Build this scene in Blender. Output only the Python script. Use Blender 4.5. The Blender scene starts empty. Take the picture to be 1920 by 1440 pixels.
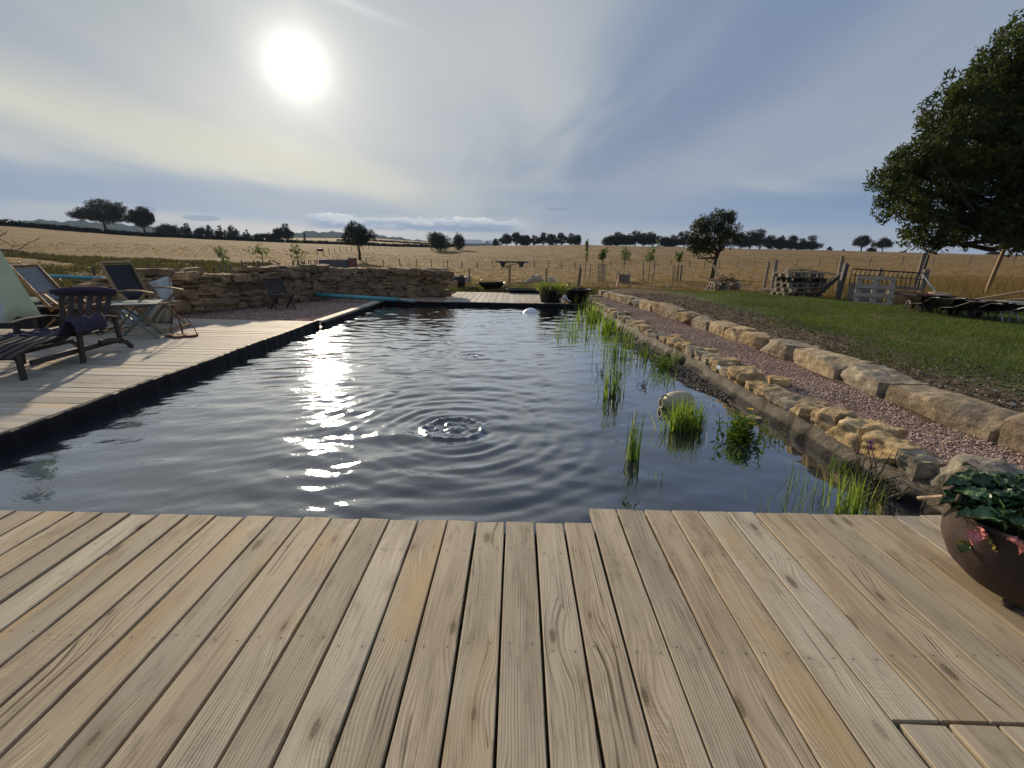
import bpy, bmesh, math, random
import numpy as np
from mathutils import Vector, Matrix

SC = bpy.context.scene
COL = SC.collection
rnd = random.Random(7)
PI = math.pi

# ------------------------------------------------------------------ camera
CAM_H = 1.35
FPX = 900.0
_f = np.array([12.0, -254.0, FPX]); _f /= np.linalg.norm(_f)
_t = np.array([1.0, .018, 0.0])
_up = np.cross(_t, _f); _up /= np.linalg.norm(_up)
if _up[1] > 0: _up = -_up
_rt = np.cross(_f, _up); _rt /= np.linalg.norm(_rt)
if _rt[0] < 0: _rt = -_rt
cd = bpy.data.cameras.new("camera"); cam = bpy.data.objects.new("camera", cd); COL.objects.link(cam)
cd.sensor_fit = 'HORIZONTAL'; cd.sensor_width = 36.0; cd.lens = 36.0 * FPX / 1920.0
cd.clip_start = 0.02; cd.clip_end = 20000
M = Matrix(((_rt[0], -_rt[1], -_rt[2], 0), (_f[0], -_f[1], -_f[2], 0), (_up[0], -_up[1], -_up[2], CAM_H), (0, 0, 0, 1)))
cam.matrix_world = M
SC.camera = cam

# ------------------------------------------------------------------ sun, sky, exposure
SUN_AZ, SUN_EL = math.radians(-22.5), math.radians(16.3)
SUN_DIR = Vector((math.sin(SUN_AZ) * math.cos(SUN_EL), math.cos(SUN_AZ) * math.cos(SUN_EL), math.sin(SUN_EL)))
SKY_STRENGTH = 0.10
ld = bpy.data.lights.new("sun", 'SUN'); sun = bpy.data.objects.new("sun", ld); COL.objects.link(sun)
ld.energy = 4.9; ld.angle = math.radians(1.2); ld.color = (1.0, .83, .60)
sun.rotation_euler = (-SUN_DIR).to_track_quat('-Z', 'Y').to_euler()
SC.view_settings.view_transform = 'Standard'; SC.view_settings.look = 'None'
SC.view_settings.exposure = 0.0; SC.view_settings.gamma = 1.0
SC.cycles.max_bounces = 6; SC.cycles.diffuse_bounces = 3; SC.cycles.glossy_bounces = 3
SC.cycles.transparent_max_bounces = 10; SC.cycles.transmission_bounces = 3
SC.cycles.sample_clamp_indirect = 3.0
SC.cycles.caustics_reflective = False; SC.cycles.caustics_refractive = False

class NT:
    """small node-tree helper"""
    def __init__(s, tree): s.t = tree; s.n = tree.nodes; s.l = tree.links
    def node(s, typ, **kw):
        n = s.n.new(typ)
        for k, v in kw.items(): setattr(n, k, v)
        return n
    def set(s, sock, v):
        if isinstance(v, bpy.types.NodeSocket): s.l.new(v, sock)
        elif v is not None:
            if isinstance(v, (tuple, list)) and len(v) == 3 and sock.type == 'RGBA': v = (*v, 1)
            sock.default_value = v
    def math(s, op, a, b=None, c=None, clamp=False):
        n = s.node('ShaderNodeMath', operation=op, use_clamp=clamp)
        s.set(n.inputs[0], a)
        if b is not None: s.set(n.inputs[1], b)
        if c is not None: s.set(n.inputs[2], c)
        return n.outputs[0]
    def vmath(s, op, a, b=None, out=0):
        n = s.node('ShaderNodeVectorMath', operation=op)
        s.set(n.inputs[0], a)
        if b is not None: s.set(n.inputs[1], b)
        return n.outputs[out]
    def comb(s, x, y, z):
        n = s.node('ShaderNodeCombineXYZ'); s.set(n.inputs[0], x); s.set(n.inputs[1], y); s.set(n.inputs[2], z); return n.outputs[0]
    def sep(s, v):
        n = s.node('ShaderNodeSeparateXYZ'); s.set(n.inputs[0], v); return n.outputs
    def noise(s, vec, scale=1, detail=3, rough=.5, dist=0.0, out=0):
        n = s.node('ShaderNodeTexNoise'); s.set(n.inputs['Vector'], vec)
        n.inputs['Scale'].default_value = scale; n.inputs['Detail'].default_value = detail
        n.inputs['Roughness'].default_value = rough; n.inputs['Distortion'].default_value = dist
        return n.outputs[out]
    def voro(s, vec, scale=1, feature='F1', rand=1.0, dim='3D'):
        n = s.node('ShaderNodeTexVoronoi', feature=feature, voronoi_dimensions=dim); s.set(n.inputs['Vector'], vec)
        n.inputs['Scale'].default_value = scale; n.inputs['Randomness'].default_value = rand
        return n.outputs
    def ramp(s, fac, stops, interp='LINEAR'):
        n = s.node('ShaderNodeValToRGB'); s.set(n.inputs[0], fac); cr = n.color_ramp; cr.interpolation = interp
        while len(cr.elements) < len(stops): cr.elements.new(.5)
        for e, (p, c) in zip(cr.elements, stops):
            e.position = p
            if not isinstance(c, (tuple, list)): c = (c, c, c)
            e.color = (*c[:3], 1)
        return n.outputs[0]
    def mix(s, fac, a, b, blend='MIX'):
        n = s.node('ShaderNodeMix', data_type='RGBA', blend_type=blend)
        s.set(n.inputs[0], fac); s.set(n.inputs[6], a); s.set(n.inputs[7], b); return n.outputs[2]
    def smooth(s, v, a, b, lo=0.0, hi=1.0):
        n = s.node('ShaderNodeMapRange', interpolation_type='SMOOTHSTEP')
        s.set(n.inputs[0], v); n.inputs[1].default_value = a; n.inputs[2].default_value = b
        n.inputs[3].default_value = lo; n.inputs[4].default_value = hi; return n.outputs[0]
    def attr(s, name, out='Vector'):
        n = s.node('ShaderNodeAttribute', attribute_name=name); return n.outputs[out]

W = bpy.data.worlds.new("World"); SC.world = W; W.use_nodes = True
def build_world():
    W.node_tree.nodes.clear(); k = NT(W.node_tree)
    out = k.node('ShaderNodeOutputWorld'); bg = k.node('ShaderNodeBackground'); k.l.new(bg.outputs[0], out.inputs[0])
    bg.inputs[1].default_value = SKY_STRENGTH
    sky = k.node('ShaderNodeTexSky', sky_type='NISHITA'); sky.sun_disc = False
    sky.sun_elevation = SUN_EL; sky.sun_rotation = SUN_AZ
    sky.air_density = 1.0; sky.dust_density = 1.0; sky.ozone_density = 2.0
    d = k.vmath('NORMALIZE', k.node('ShaderNodeTexCoord').outputs['Generated'])
    x, y, z = k.sep(d)
    zc = k.math('MAXIMUM', z, 0.0)
    inv = k.math('DIVIDE', 1.0, k.math('ADD', zc, .10))
    # cloud sheet, seen in perspective; streaks run towards azimuth about -14 degrees
    px = k.math('MULTIPLY', x, inv); py = k.math('MULTIPLY', y, inv)
    a = math.radians(7)
    qx = k.math('ADD', k.math('MULTIPLY', px, math.cos(a)), k.math('MULTIPLY', py, math.sin(a)))
    qy = k.math('SUBTRACT', k.math('MULTIPLY', py, math.cos(a)), k.math('MULTIPLY', px, math.sin(a)))
    v1 = k.comb(k.math('MULTIPLY', qx, .42), k.math('MULTIPLY', qy, .13), 5.2)
    n1 = k.noise(v1, 1.3, 3, .42, .5)
    v2 = k.comb(k.math('MULTIPLY', qx, 1.2), k.math('MULTIPLY', qy, .30), 8.1)
    n2 = k.noise(v2, 1.5, 4, .5, .5)
    # low bands near the horizon
    el = k.math('ARCSINE', z); azm = k.math('ARCTAN2', x, y)
    v3 = k.comb(k.math('MULTIPLY', azm, 1.5), k.math('MULTIPLY', k.math('ADD', el, k.math('MULTIPLY', azm, .10)), 10.0), 1.7)
    n3 = k.noise(v3, 1.2, 4, .5, .4)
    low = k.smooth(el, .02, .26, 1.0, 0.0)
    n = k.math('ADD', k.math('MULTIPLY', n1, .78), k.math('MULTIPLY', n2, .22))
    nn = k.math('ADD', k.math('MULTIPLY', n, k.math('SUBTRACT', 1.0, k.math('MULTIPLY', low, .6))), k.math('MULTIPLY', n3, k.math('MULTIPLY', low, .6)))
    cover = k.smooth(nn, .36, .64)
    cang = k.vmath('DOT_PRODUCT', d, tuple(SUN_DIR), out=1)
    ang = k.math('ARCCOSINE', k.math('MINIMUM', cang, 1.0))
    near = k.math('EXPONENT', k.math('MULTIPLY', ang, -2.1))
    cblue = k.mix(near, (1.75, 2.45, 3.95), (3.3, 3.85, 4.4))
    cpale = k.mix(near, (3.4, 3.95, 4.9), (6.8, 6.6, 5.5))
    cloud = k.mix(cover, cblue, cpale)
    base = k.mix(.95, sky.outputs[0], cloud)
    # blue strip just above the horizon
    wav = k.math('MULTIPLY', k.math('SUBTRACT', n3, .5), .10)
    els = k.math('ADD', el, wav)
    strip = k.math('MULTIPLY', k.smooth(els, .03, .06), k.smooth(els, .085, .135, 1.0, 0.0))
    base = k.mix(k.math('MULTIPLY', strip, .62), base, (1.7, 2.75, 4.5))
    hz = k.smooth(els, .0, .045, 1.0, 0.0)
    lf = k.smooth(azm, -.2, .3, 1.0, .25)
    base = k.mix(k.math('MULTIPLY', hz, k.math('MULTIPLY', lf, .8)), base, (4.4, 4.7, 4.9))
    def blob(a0, e0, rot, sa, se, wob=.0):
        ca, sa_ = math.cos(math.radians(rot)), math.sin(math.radians(rot))
        u = k.math('SUBTRACT', azm, math.radians(a0)); v = k.math('SUBTRACT', el, math.radians(e0))
        p_ = k.math('DIVIDE', k.math('ADD', k.math('MULTIPLY', u, ca), k.math('MULTIPLY', v, sa_)), math.radians(sa))
        q_ = k.math('DIVIDE', k.math('SUBTRACT', k.math('MULTIPLY', v, ca), k.math('MULTIPLY', u, sa_)), math.radians(se))
        q_ = k.math('ADD', q_, k.math('MULTIPLY', k.math('SUBTRACT', n2, .5), wob))
        return k.math('EXPONENT', k.math('MULTIPLY', k.math('ADD', k.math('MULTIPLY', p_, p_), k.math('MULTIPLY', q_, q_)), -1.0))
    base = k.mix(k.math('MULTIPLY', blob(19, 14.5, 26, 16, 4.6, 3.2), .8), base, (2.0, 2.6, 3.95))
    base = k.mix(k.math('MULTIPLY', blob(24, 8.5, 16, 24, 2.2, 1.5), .6), base, (3.3, 3.75, 4.6))
    base = k.mix(k.math('MULTIPLY', blob(-24, 7.8, -9, 20, 2.0, 2.4), .8), base, (6.6, 6.4, 5.2))
    base = k.mix(k.math('MULTIPLY', blob(-46, 11.0, -14, 11, 1.7, 1.2), .85), base, (6.6, 6.6, 5.6))
    base = k.mix(k.math('MULTIPLY', blob(-36, 20, -10, 18, 5.5, 1.5), .5), base, (2.6, 3.2, 3.8))
    base = k.mix(k.math('MULTIPLY', blob(-17.5, 21.6, -12, 5.5, .35, .3), .55), base, (7.2, 7.4, 7.4))
    base = k.mix(k.math('MULTIPLY', blob(-5, 15, 62, 17, 11, 3.5), .5), base, (5.2, 5.5, 5.6))
    for (ca_, ce_, w_, h_) in [(-32.2, 2.3, 1.9, .33), (-36.3, 2.9, .8, .3), (4.3, 4.3, 1.6, .14)]:
        base = k.mix(k.math('MULTIPLY', k.smooth(blob(ca_, ce_, 0, w_, h_, .8), .35, .65), .7), base, (2.0, 2.7, 3.8))
    # small heap clouds low over the middle of the view
    v4 = k.comb(k.math('MULTIPLY', azm, 26.0), k.math('MULTIPLY', el, 75.0), 4.4)
    n4 = k.noise(v4, .55, 6, .6, .2)
    ctop = k.math('ADD', .052, k.math('MULTIPLY', k.math('SUBTRACT', n4, .5), .05))
    band = k.math('MULTIPLY', k.smooth(el, .026, .034), k.smooth(k.math('SUBTRACT', el, ctop), -.002, .003, 1.0, 0.0))
    band = k.math('MULTIPLY', band, k.math('MULTIPLY', k.smooth(azm, -.42, -.36), k.smooth(azm, -.04, .03, 1.0, 0.0)))
    rim = k.smooth(k.math('SUBTRACT', el, ctop), -.013, -.001)
    body = k.mix(k.math('ADD', k.math('MULTIPLY', rim, .7), k.math('MULTIPLY', k.smooth(n4, .5, .65), .3)), (2.3, 3.1, 4.4), (7.6, 7.8, 7.7))
    base = k.mix(k.math('MULTIPLY', band, .95), base, body)
    # sun behind the thin cloud: blown-out core, bright rim, wide warm aureole
    core = k.math('POWER', k.smooth(ang, .026, .055, 1.0, 0.0), 4.0)
    h1 = k.math('EXPONENT', k.math('MULTIPLY', k.math('MAXIMUM', k.math('SUBTRACT', ang, .05), 0.0), -55.0))
    h2 = k.math('EXPONENT', k.math('MULTIPLY', ang, -9.0))
    add1 = k.vmath('SCALE', (1.0, .98, .86)); k.l.new(k.math('MULTIPLY', h1, 2.4), add1.node.inputs[3])
    add2 = k.vmath('SCALE', (1.0, .97, .86)); k.l.new(k.math('MULTIPLY', h2, 3.6), add2.node.inputs[3])
    add3 = k.vmath('SCALE', (1.0, .95, .84)); k.l.new(k.math('MULTIPLY', core, 160.0), add3.node.inputs[3])
    tot = k.vmath('ADD', k.vmath('ADD', base, add1), k.vmath('ADD', add2, add3))
    # below the horizon: dull ground colour
    tot = k.mix(k.smooth(z, -.03, 0.0, 1.0, 0.0), tot, (1.2, 1.05, .8))
    k.l.new(tot, bg.inputs[0])
build_world()

# ------------------------------------------------------------------ points on real surfaces from the survey of the view
def wdir(px, py):
    c = np.array([px - 960.0, py - 720.0, FPX]); c /= np.linalg.norm(c)
    return np.array([c @ _rt, c @ _f, c @ _up])
def G(px, py, z=0.0):
    w = wdir(px, py); s = (z - CAM_H) / w[2]
    return np.array([w[0] * s, w[1] * s, z])
def DP(px, py, dist):
    w = wdir(px, py); return np.array([0, 0, CAM_H]) + w * (dist / w[1])
def AZ(px, py=466):
    w = wdir(px, py); return math.degrees(math.atan2(w[0], w[1]))

# ------------------------------------------------------------------ tagging and hierarchy
USED = []
def tag(o, label, cat, group=None, kind=None):
    if label: o['label'] = label
    if cat: o['category'] = cat
    if group: o['group'] = group
    if kind: o['kind'] = kind
    return o
def thing(name, label, cat, loc=(0, 0, 0), rz=0.0, group=None):
    o = bpy.data.objects.new(name, None); COL.objects.link(o)
    o.empty_display_size = .1
    o.location = loc; o.rotation_euler = (0, 0, rz)
    return tag(o, label, cat, group)
def copy_tree(o, parent=None):
    c = o.copy(); COL.objects.link(c)
    c.parent = parent
    for ch in list(o.children): copy_tree(ch, c)
    return c
ORD = ['first', 'second', 'third', 'fourth', 'fifth', 'sixth', 'seventh', 'eighth', 'ninth', 'tenth', 'eleventh', 'twelfth', 'thirteenth', 'fourteenth', 'fifteenth', 'sixteenth', 'seventeenth', 'eighteenth', 'nineteenth', 'twentieth']
def ordw(i):
    if i < 20: return ORD[i]
    t = {2: 'twenty', 3: 'thirty', 4: 'forty', 5: 'fifty', 6: 'sixty'}[(i + 1) // 10]
    u = (i + 1) % 10
    return t + '-' + ORD[u - 1] if u else {'twenty': 'twentieth', 'thirty': 'thirtieth', 'forty': 'fortieth', 'fifty': 'fiftieth', 'sixty': 'sixtieth'}[t]

# ------------------------------------------------------------------ mesh builders
def link_mesh(name, me, mat, parent=None, smooth=False):
    o = bpy.data.objects.new(name, me); COL.objects.link(o)
    if mat: me.materials.append(mat)
    if parent: o.parent = parent
    if smooth:
        me.polygons.foreach_set('use_smooth', [True] * len(me.polygons))
    return o
def mesh_np(name, V, F, mat, parent=None, smooth=False, attrs=None, origin=None):
    V = np.asarray(V, dtype=np.float32); F = np.asarray(F, dtype=np.int32)
    if origin is not None: V = V - np.asarray(origin, dtype=np.float32)
    me = bpy.data.meshes.new(name); n = len(F); kk = F.shape[1]
    me.vertices.add(len(V)); me.vertices.foreach_set('co', V.ravel())
    me.loops.add(n * kk); me.loops.foreach_set('vertex_index', F.ravel())
    me.polygons.add(n); me.polygons.foreach_set('loop_start', np.arange(0, n * kk, kk, dtype=np.int32))
    me.polygons.foreach_set('loop_total', np.full(n, kk, dtype=np.int32))
    me.polygons.foreach_set('use_smooth', np.full(n, bool(smooth)))
    for an, av in (attrs or {}).items():
        av = np.asarray(av, dtype=np.float32)
        if av.ndim == 1:
            at = me.attributes.new(an, 'FLOAT', 'POINT'); at.data.foreach_set('value', av)
        else:
            at = me.attributes.new(an, 'FLOAT_VECTOR', 'POINT'); at.data.foreach_set('vector', av.ravel())
    me.update(calc_edges=True); me.validate()
    o = link_mesh(name, me, mat, parent)
    if origin is not None and parent is None: o.location = tuple(float(v) for v in origin)
    return o

def perp(d):
    d = np.asarray(d, float); d = d / (np.linalg.norm(d) + 1e-9)
    u = np.array([0, 0, 1.0]) if abs(d[2]) < .9 else np.array([1.0, 0, 0])
    a = np.cross(d, u); a /= np.linalg.norm(a); b = np.cross(a, d)
    return d, a, b

class MB:
    def __init__(s): s.v = []; s.f = []; s.r = []; s.w = []
    def add(s, V, F, r=None, w=None):
        b = len(s.v); V = np.asarray(V, float)
        s.v.extend(map(tuple, V)); s.f.extend([tuple(i + b for i in f) for f in F])
        r = rnd.random() if r is None else r
        s.r.extend([r] * len(V))
        if w is None: s.w.extend([tuple(p) for p in V])
        else: s.w.extend([tuple(p) for p in w])
        return s
    def beam(s, a, b, w, t, up=(0, 0, 1), r=None, bev=0.0):
        """bar of width w (sideways) and thickness t (along up) from a to b; grain attribute runs along it"""
        a = np.asarray(a, float); b = np.asarray(b, float); d = b - a; L = np.linalg.norm(d); d /= L
        up = np.asarray(up, float)
        sd = np.cross(d, up)
        if np.linalg.norm(sd) < 1e-4: sd = np.cross(d, np.array([1.0, 0, 0]))
        sd /= np.linalg.norm(sd); u = np.cross(sd, d)
        r = rnd.random() if r is None else r
        c = min(w, t) * .12 if bev == 0 else bev
        prof = [(-w / 2 + c, -t / 2), (w / 2 - c, -t / 2), (w / 2, -t / 2 + c), (w / 2, t / 2 - c), (w / 2 - c, t / 2), (-w / 2 + c, t / 2), (-w / 2, t / 2 - c), (-w / 2, -t / 2 + c)]
        V = []; Wc = []
        for q, l in ((a, 0), (b, L)):
            for (x, z) in prof:
                V.append(q + sd * x + u * z); Wc.append((x + w / 2 + z * .5 + r * 7.3, l + r * 13.7, r))
        F = [tuple(range(7, -1, -1)), tuple(range(8, 16))]
        for i in range(8): j = (i + 1) % 8; F.append((i, j, j + 8, i + 8))
        return s.add(V, F, r, Wc)
    def box(s, c, size, rz=0.0, r=None):
        c = np.asarray(c, float); ca, sa = math.cos(rz), math.sin(rz)
        V = []
        for z in (-.5, .5):
            for (x, y) in ((-.5, -.5), (.5, -.5), (.5, .5), (-.5, .5)):
                X = x * size[0]; Y = y * size[1]
                V.append((c[0] + X * ca - Y * sa, c[1] + X * sa + Y * ca, c[2] + z * size[2]))
        return s.add(V, [(3, 2, 1, 0), (4, 5, 6, 7), (0, 1, 5, 4), (1, 2, 6, 5), (2, 3, 7, 6), (3, 0, 4, 7)], r)
    def tube(s, pts, rad, n=6, caps=True, r=None, closed=False):
        pts = [np.asarray(p, float) for p in pts]; m = len(pts)
        rad = [rad] * m if not hasattr(rad, '__len__') else rad
        V = []; pa = None; Wc = []; L = 0; r = rnd.random() if r is None else r
        for i, p in enumerate(pts):
            if closed: d = pts[(i + 1) % m] - pts[(i - 1) % m]
            else: d = pts[min(i + 1, m - 1)] - pts[max(i - 1, 0)]
            d, a, b = perp(d)
            if pa is not None:
                a2 = pa - d * (pa @ d)
                if np.linalg.norm(a2) > 1e-6: a = a2 / np.linalg.norm(a2); b = np.cross(a, d)
            pa = a
            if i: L += np.linalg.norm(p - pts[i - 1])
            for k in range(n):
                t = 2 * PI * k / n
                V.append(p + (a * math.cos(t) + b * math.sin(t)) * rad[i]); Wc.append((k / n * rad[i] * 6 + r * 5, L + r * 9, r))
        F = []
        for i in range(m if closed else m - 1):
            i2 = (i + 1) % m
            for k in range(n):
                k2 = (k + 1) % n; F.append((i * n + k, i2 * n + k, i2 * n + k2, i * n + k2))
        if caps and not closed: F.append(tuple(range(n))); F.append(tuple((m - 1) * n + k for k in range(n - 1, -1, -1)))
        return s.add(V, F, r, Wc)
    def lathe(s, c, prof, n=24, axis=(0, 0, 1), r=None):
        """prof: list of (radius, height) along axis"""
        c = np.asarray(c, float); d, a, b = perp(axis)
        V = []
        for (R, h) in prof:
            for k in range(n):
                t = 2 * PI * k / n; V.append(c + d * h + (a * math.cos(t) + b * math.sin(t)) * R)
        F = []
        for i in range(len(prof) - 1):
            for k in range(n):
                k2 = (k + 1) % n; F.append((i * n + k, i * n + k2, (i + 1) * n + k2, (i + 1) * n + k))
        return s.add(V, F, r)
    def quadgrid(s, fn, nu, nv, r=None, thick=0.0):
        V = [fn(i / nu, j / nv) for j in range(nv + 1) for i in range(nu + 1)]
        F = [(j * (nu + 1) + i, j * (nu + 1) + i + 1, (j + 1) * (nu + 1) + i + 1, (j + 1) * (nu + 1) + i) for j in range(nv) for i in range(nu)]
        return s.add(V, F, r)
    def build(s, name, mat, parent=None, origin=None, smooth=False, solid=0.0, bevel=0.0):
        V = np.array(s.v)
        if parent is not None and origin is None: origin = (0, 0, 0)
        if origin is None: origin = (0, 0, 0)
        o0 = np.asarray(origin, float)
        me = bpy.data.meshes.new(name); me.from_pydata([tuple(p - o0) for p in V], [], s.f)
        at = me.attributes.new('rv', 'FLOAT', 'POINT'); at.data.foreach_set('value', np.array(s.r, dtype=np.float32))
        at = me.attributes.new('wc', 'FLOAT_VECTOR', 'POINT'); at.data.foreach_set('vector', np.array(s.w, dtype=np.float32).ravel())
        me.update()
        o = link_mesh(name, me, mat, parent, smooth)
        if parent is None: o.location = tuple(o0)
        if solid: m = o.modifiers.new('solid', 'SOLIDIFY'); m.thickness = solid; m.offset = 0
        if bevel: m = o.modifiers.new('bevel', 'BEVEL'); m.width = bevel; m.segments = 2; m.limit_method = 'ANGLE'
        return o

def hsin(P, freq, seed, n=7):
    """cheap smooth 3-D noise in [-1,1] from random sines"""
    g = np.random.RandomState(seed); P = np.asarray(P, float); out = np.zeros(len(P))
    for i in range(n):
        k = g.normal(size=3); k *= freq * (0.6 + g.rand() * .9) / np.linalg.norm(k)
        out += np.sin(P @ k + g.rand() * 6.28)
    return out / n * 1.6

_cub = {}
def cubegrid(n):
    if n not in _cub:
        t = np.linspace(-1, 1, n + 1); idx = {}; V = []; F = []
        def vid(p):
            k_ = tuple(np.round(p, 5))
            if k_ not in idx: idx[k_] = len(V); V.append(p)
            return idx[k_]
        for ax in range(3):
            for s in (-1, 1):
                for i in range(n):
                    for j in range(n):
                        q = []
                        for (a, b) in ((i, j), (i + 1, j), (i + 1, j + 1), (i, j + 1)):
                            p = np.zeros(3); p[ax] = s; p[(ax + 1) % 3] = t[a]; p[(ax + 2) % 3] = t[b]; q.append(vid(p))
                        if s < 0: q = q[::-1]
                        F.append((q[0], q[1], q[2])); F.append((q[0], q[2], q[3]))
        B = np.array(V); B = np.tan(B * PI / 4 * .9) / math.tan(PI / 4 * .9); _cub[n] = (B, np.array(F))
    return _cub[n]
_ico = {}
def ico(sub):
    if sub not in _ico:
        bm = bmesh.new(); bmesh.ops.create_icosphere(bm, subdivisions=sub, radius=1.0)
        V = np.array([v.co[:] for v in bm.verts]); F = np.array([[v.index for v in f.verts] for f in bm.faces]); bm.free()
        _ico[sub] = (V, F)
    return _ico[sub]
def rock(size, seed, sub=3, boxy=.75, cuts=6, rough=.05):
    """chiselled stone of full extents `size`, centred at the origin"""
    B, F = cubegrid({1: 2, 2: 5, 3: 8, 4: 13, 5: 22}[sub]); g = np.random.RandomState(seed); V = B / np.linalg.norm(B, axis=1, keepdims=True)
    P = V * (1 - boxy) + B * boxy * .86
    for i in range(cuts):
        nrm = g.normal(size=3); nrm /= np.linalg.norm(nrm); dd = .80 + g.rand() * .34
        ex = np.maximum(P @ nrm - dd, 0); P = P - ex[:, None] * nrm * .92
    n = V
    P = P / np.abs(P).max(axis=0)
    S = np.asarray(size, float) / 2; P = P * S; r0 = float(np.sort(S)[:2].mean()); q = P / r0
    lay = np.abs(np.sin(q[:, 2] * 5.5 + hsin(q, 1.2, seed + 4) * 1.5)) ** 3
    nn = V / np.linalg.norm(V, axis=1, keepdims=True)
    P = P + nn * r0 * (hsin(q, 2.2, seed + 1)[:, None] * rough * 1.5 + hsin(q, 5.5, seed + 2)[:, None] * rough * .8 + hsin(q, 12.0, seed + 3)[:, None] * rough * .4 - lay[:, None] * rough * .45 * (np.abs(nn[:, 2:3]) < .7))
    return P, F
# ------------------------------------------------------------------ materials
def mat(name):
    m = bpy.data.materials.new(name); m.use_nodes = True
    k = NT(m.node_tree); bs = m.node_tree.nodes['Principled BSDF']
    return m, k, bs
def bump(k, bs, h, strength=.4, dist=.01):
    b = k.node('ShaderNodeBump'); b.inputs['Strength'].default_value = strength; b.inputs['Distance'].default_value = dist
    k.set(b.inputs['Height'], h); k.l.new(b.outputs[0], bs.inputs['Normal'])
def objco(k): return k.node('ShaderNodeTexCoord').outputs['Object']

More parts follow.
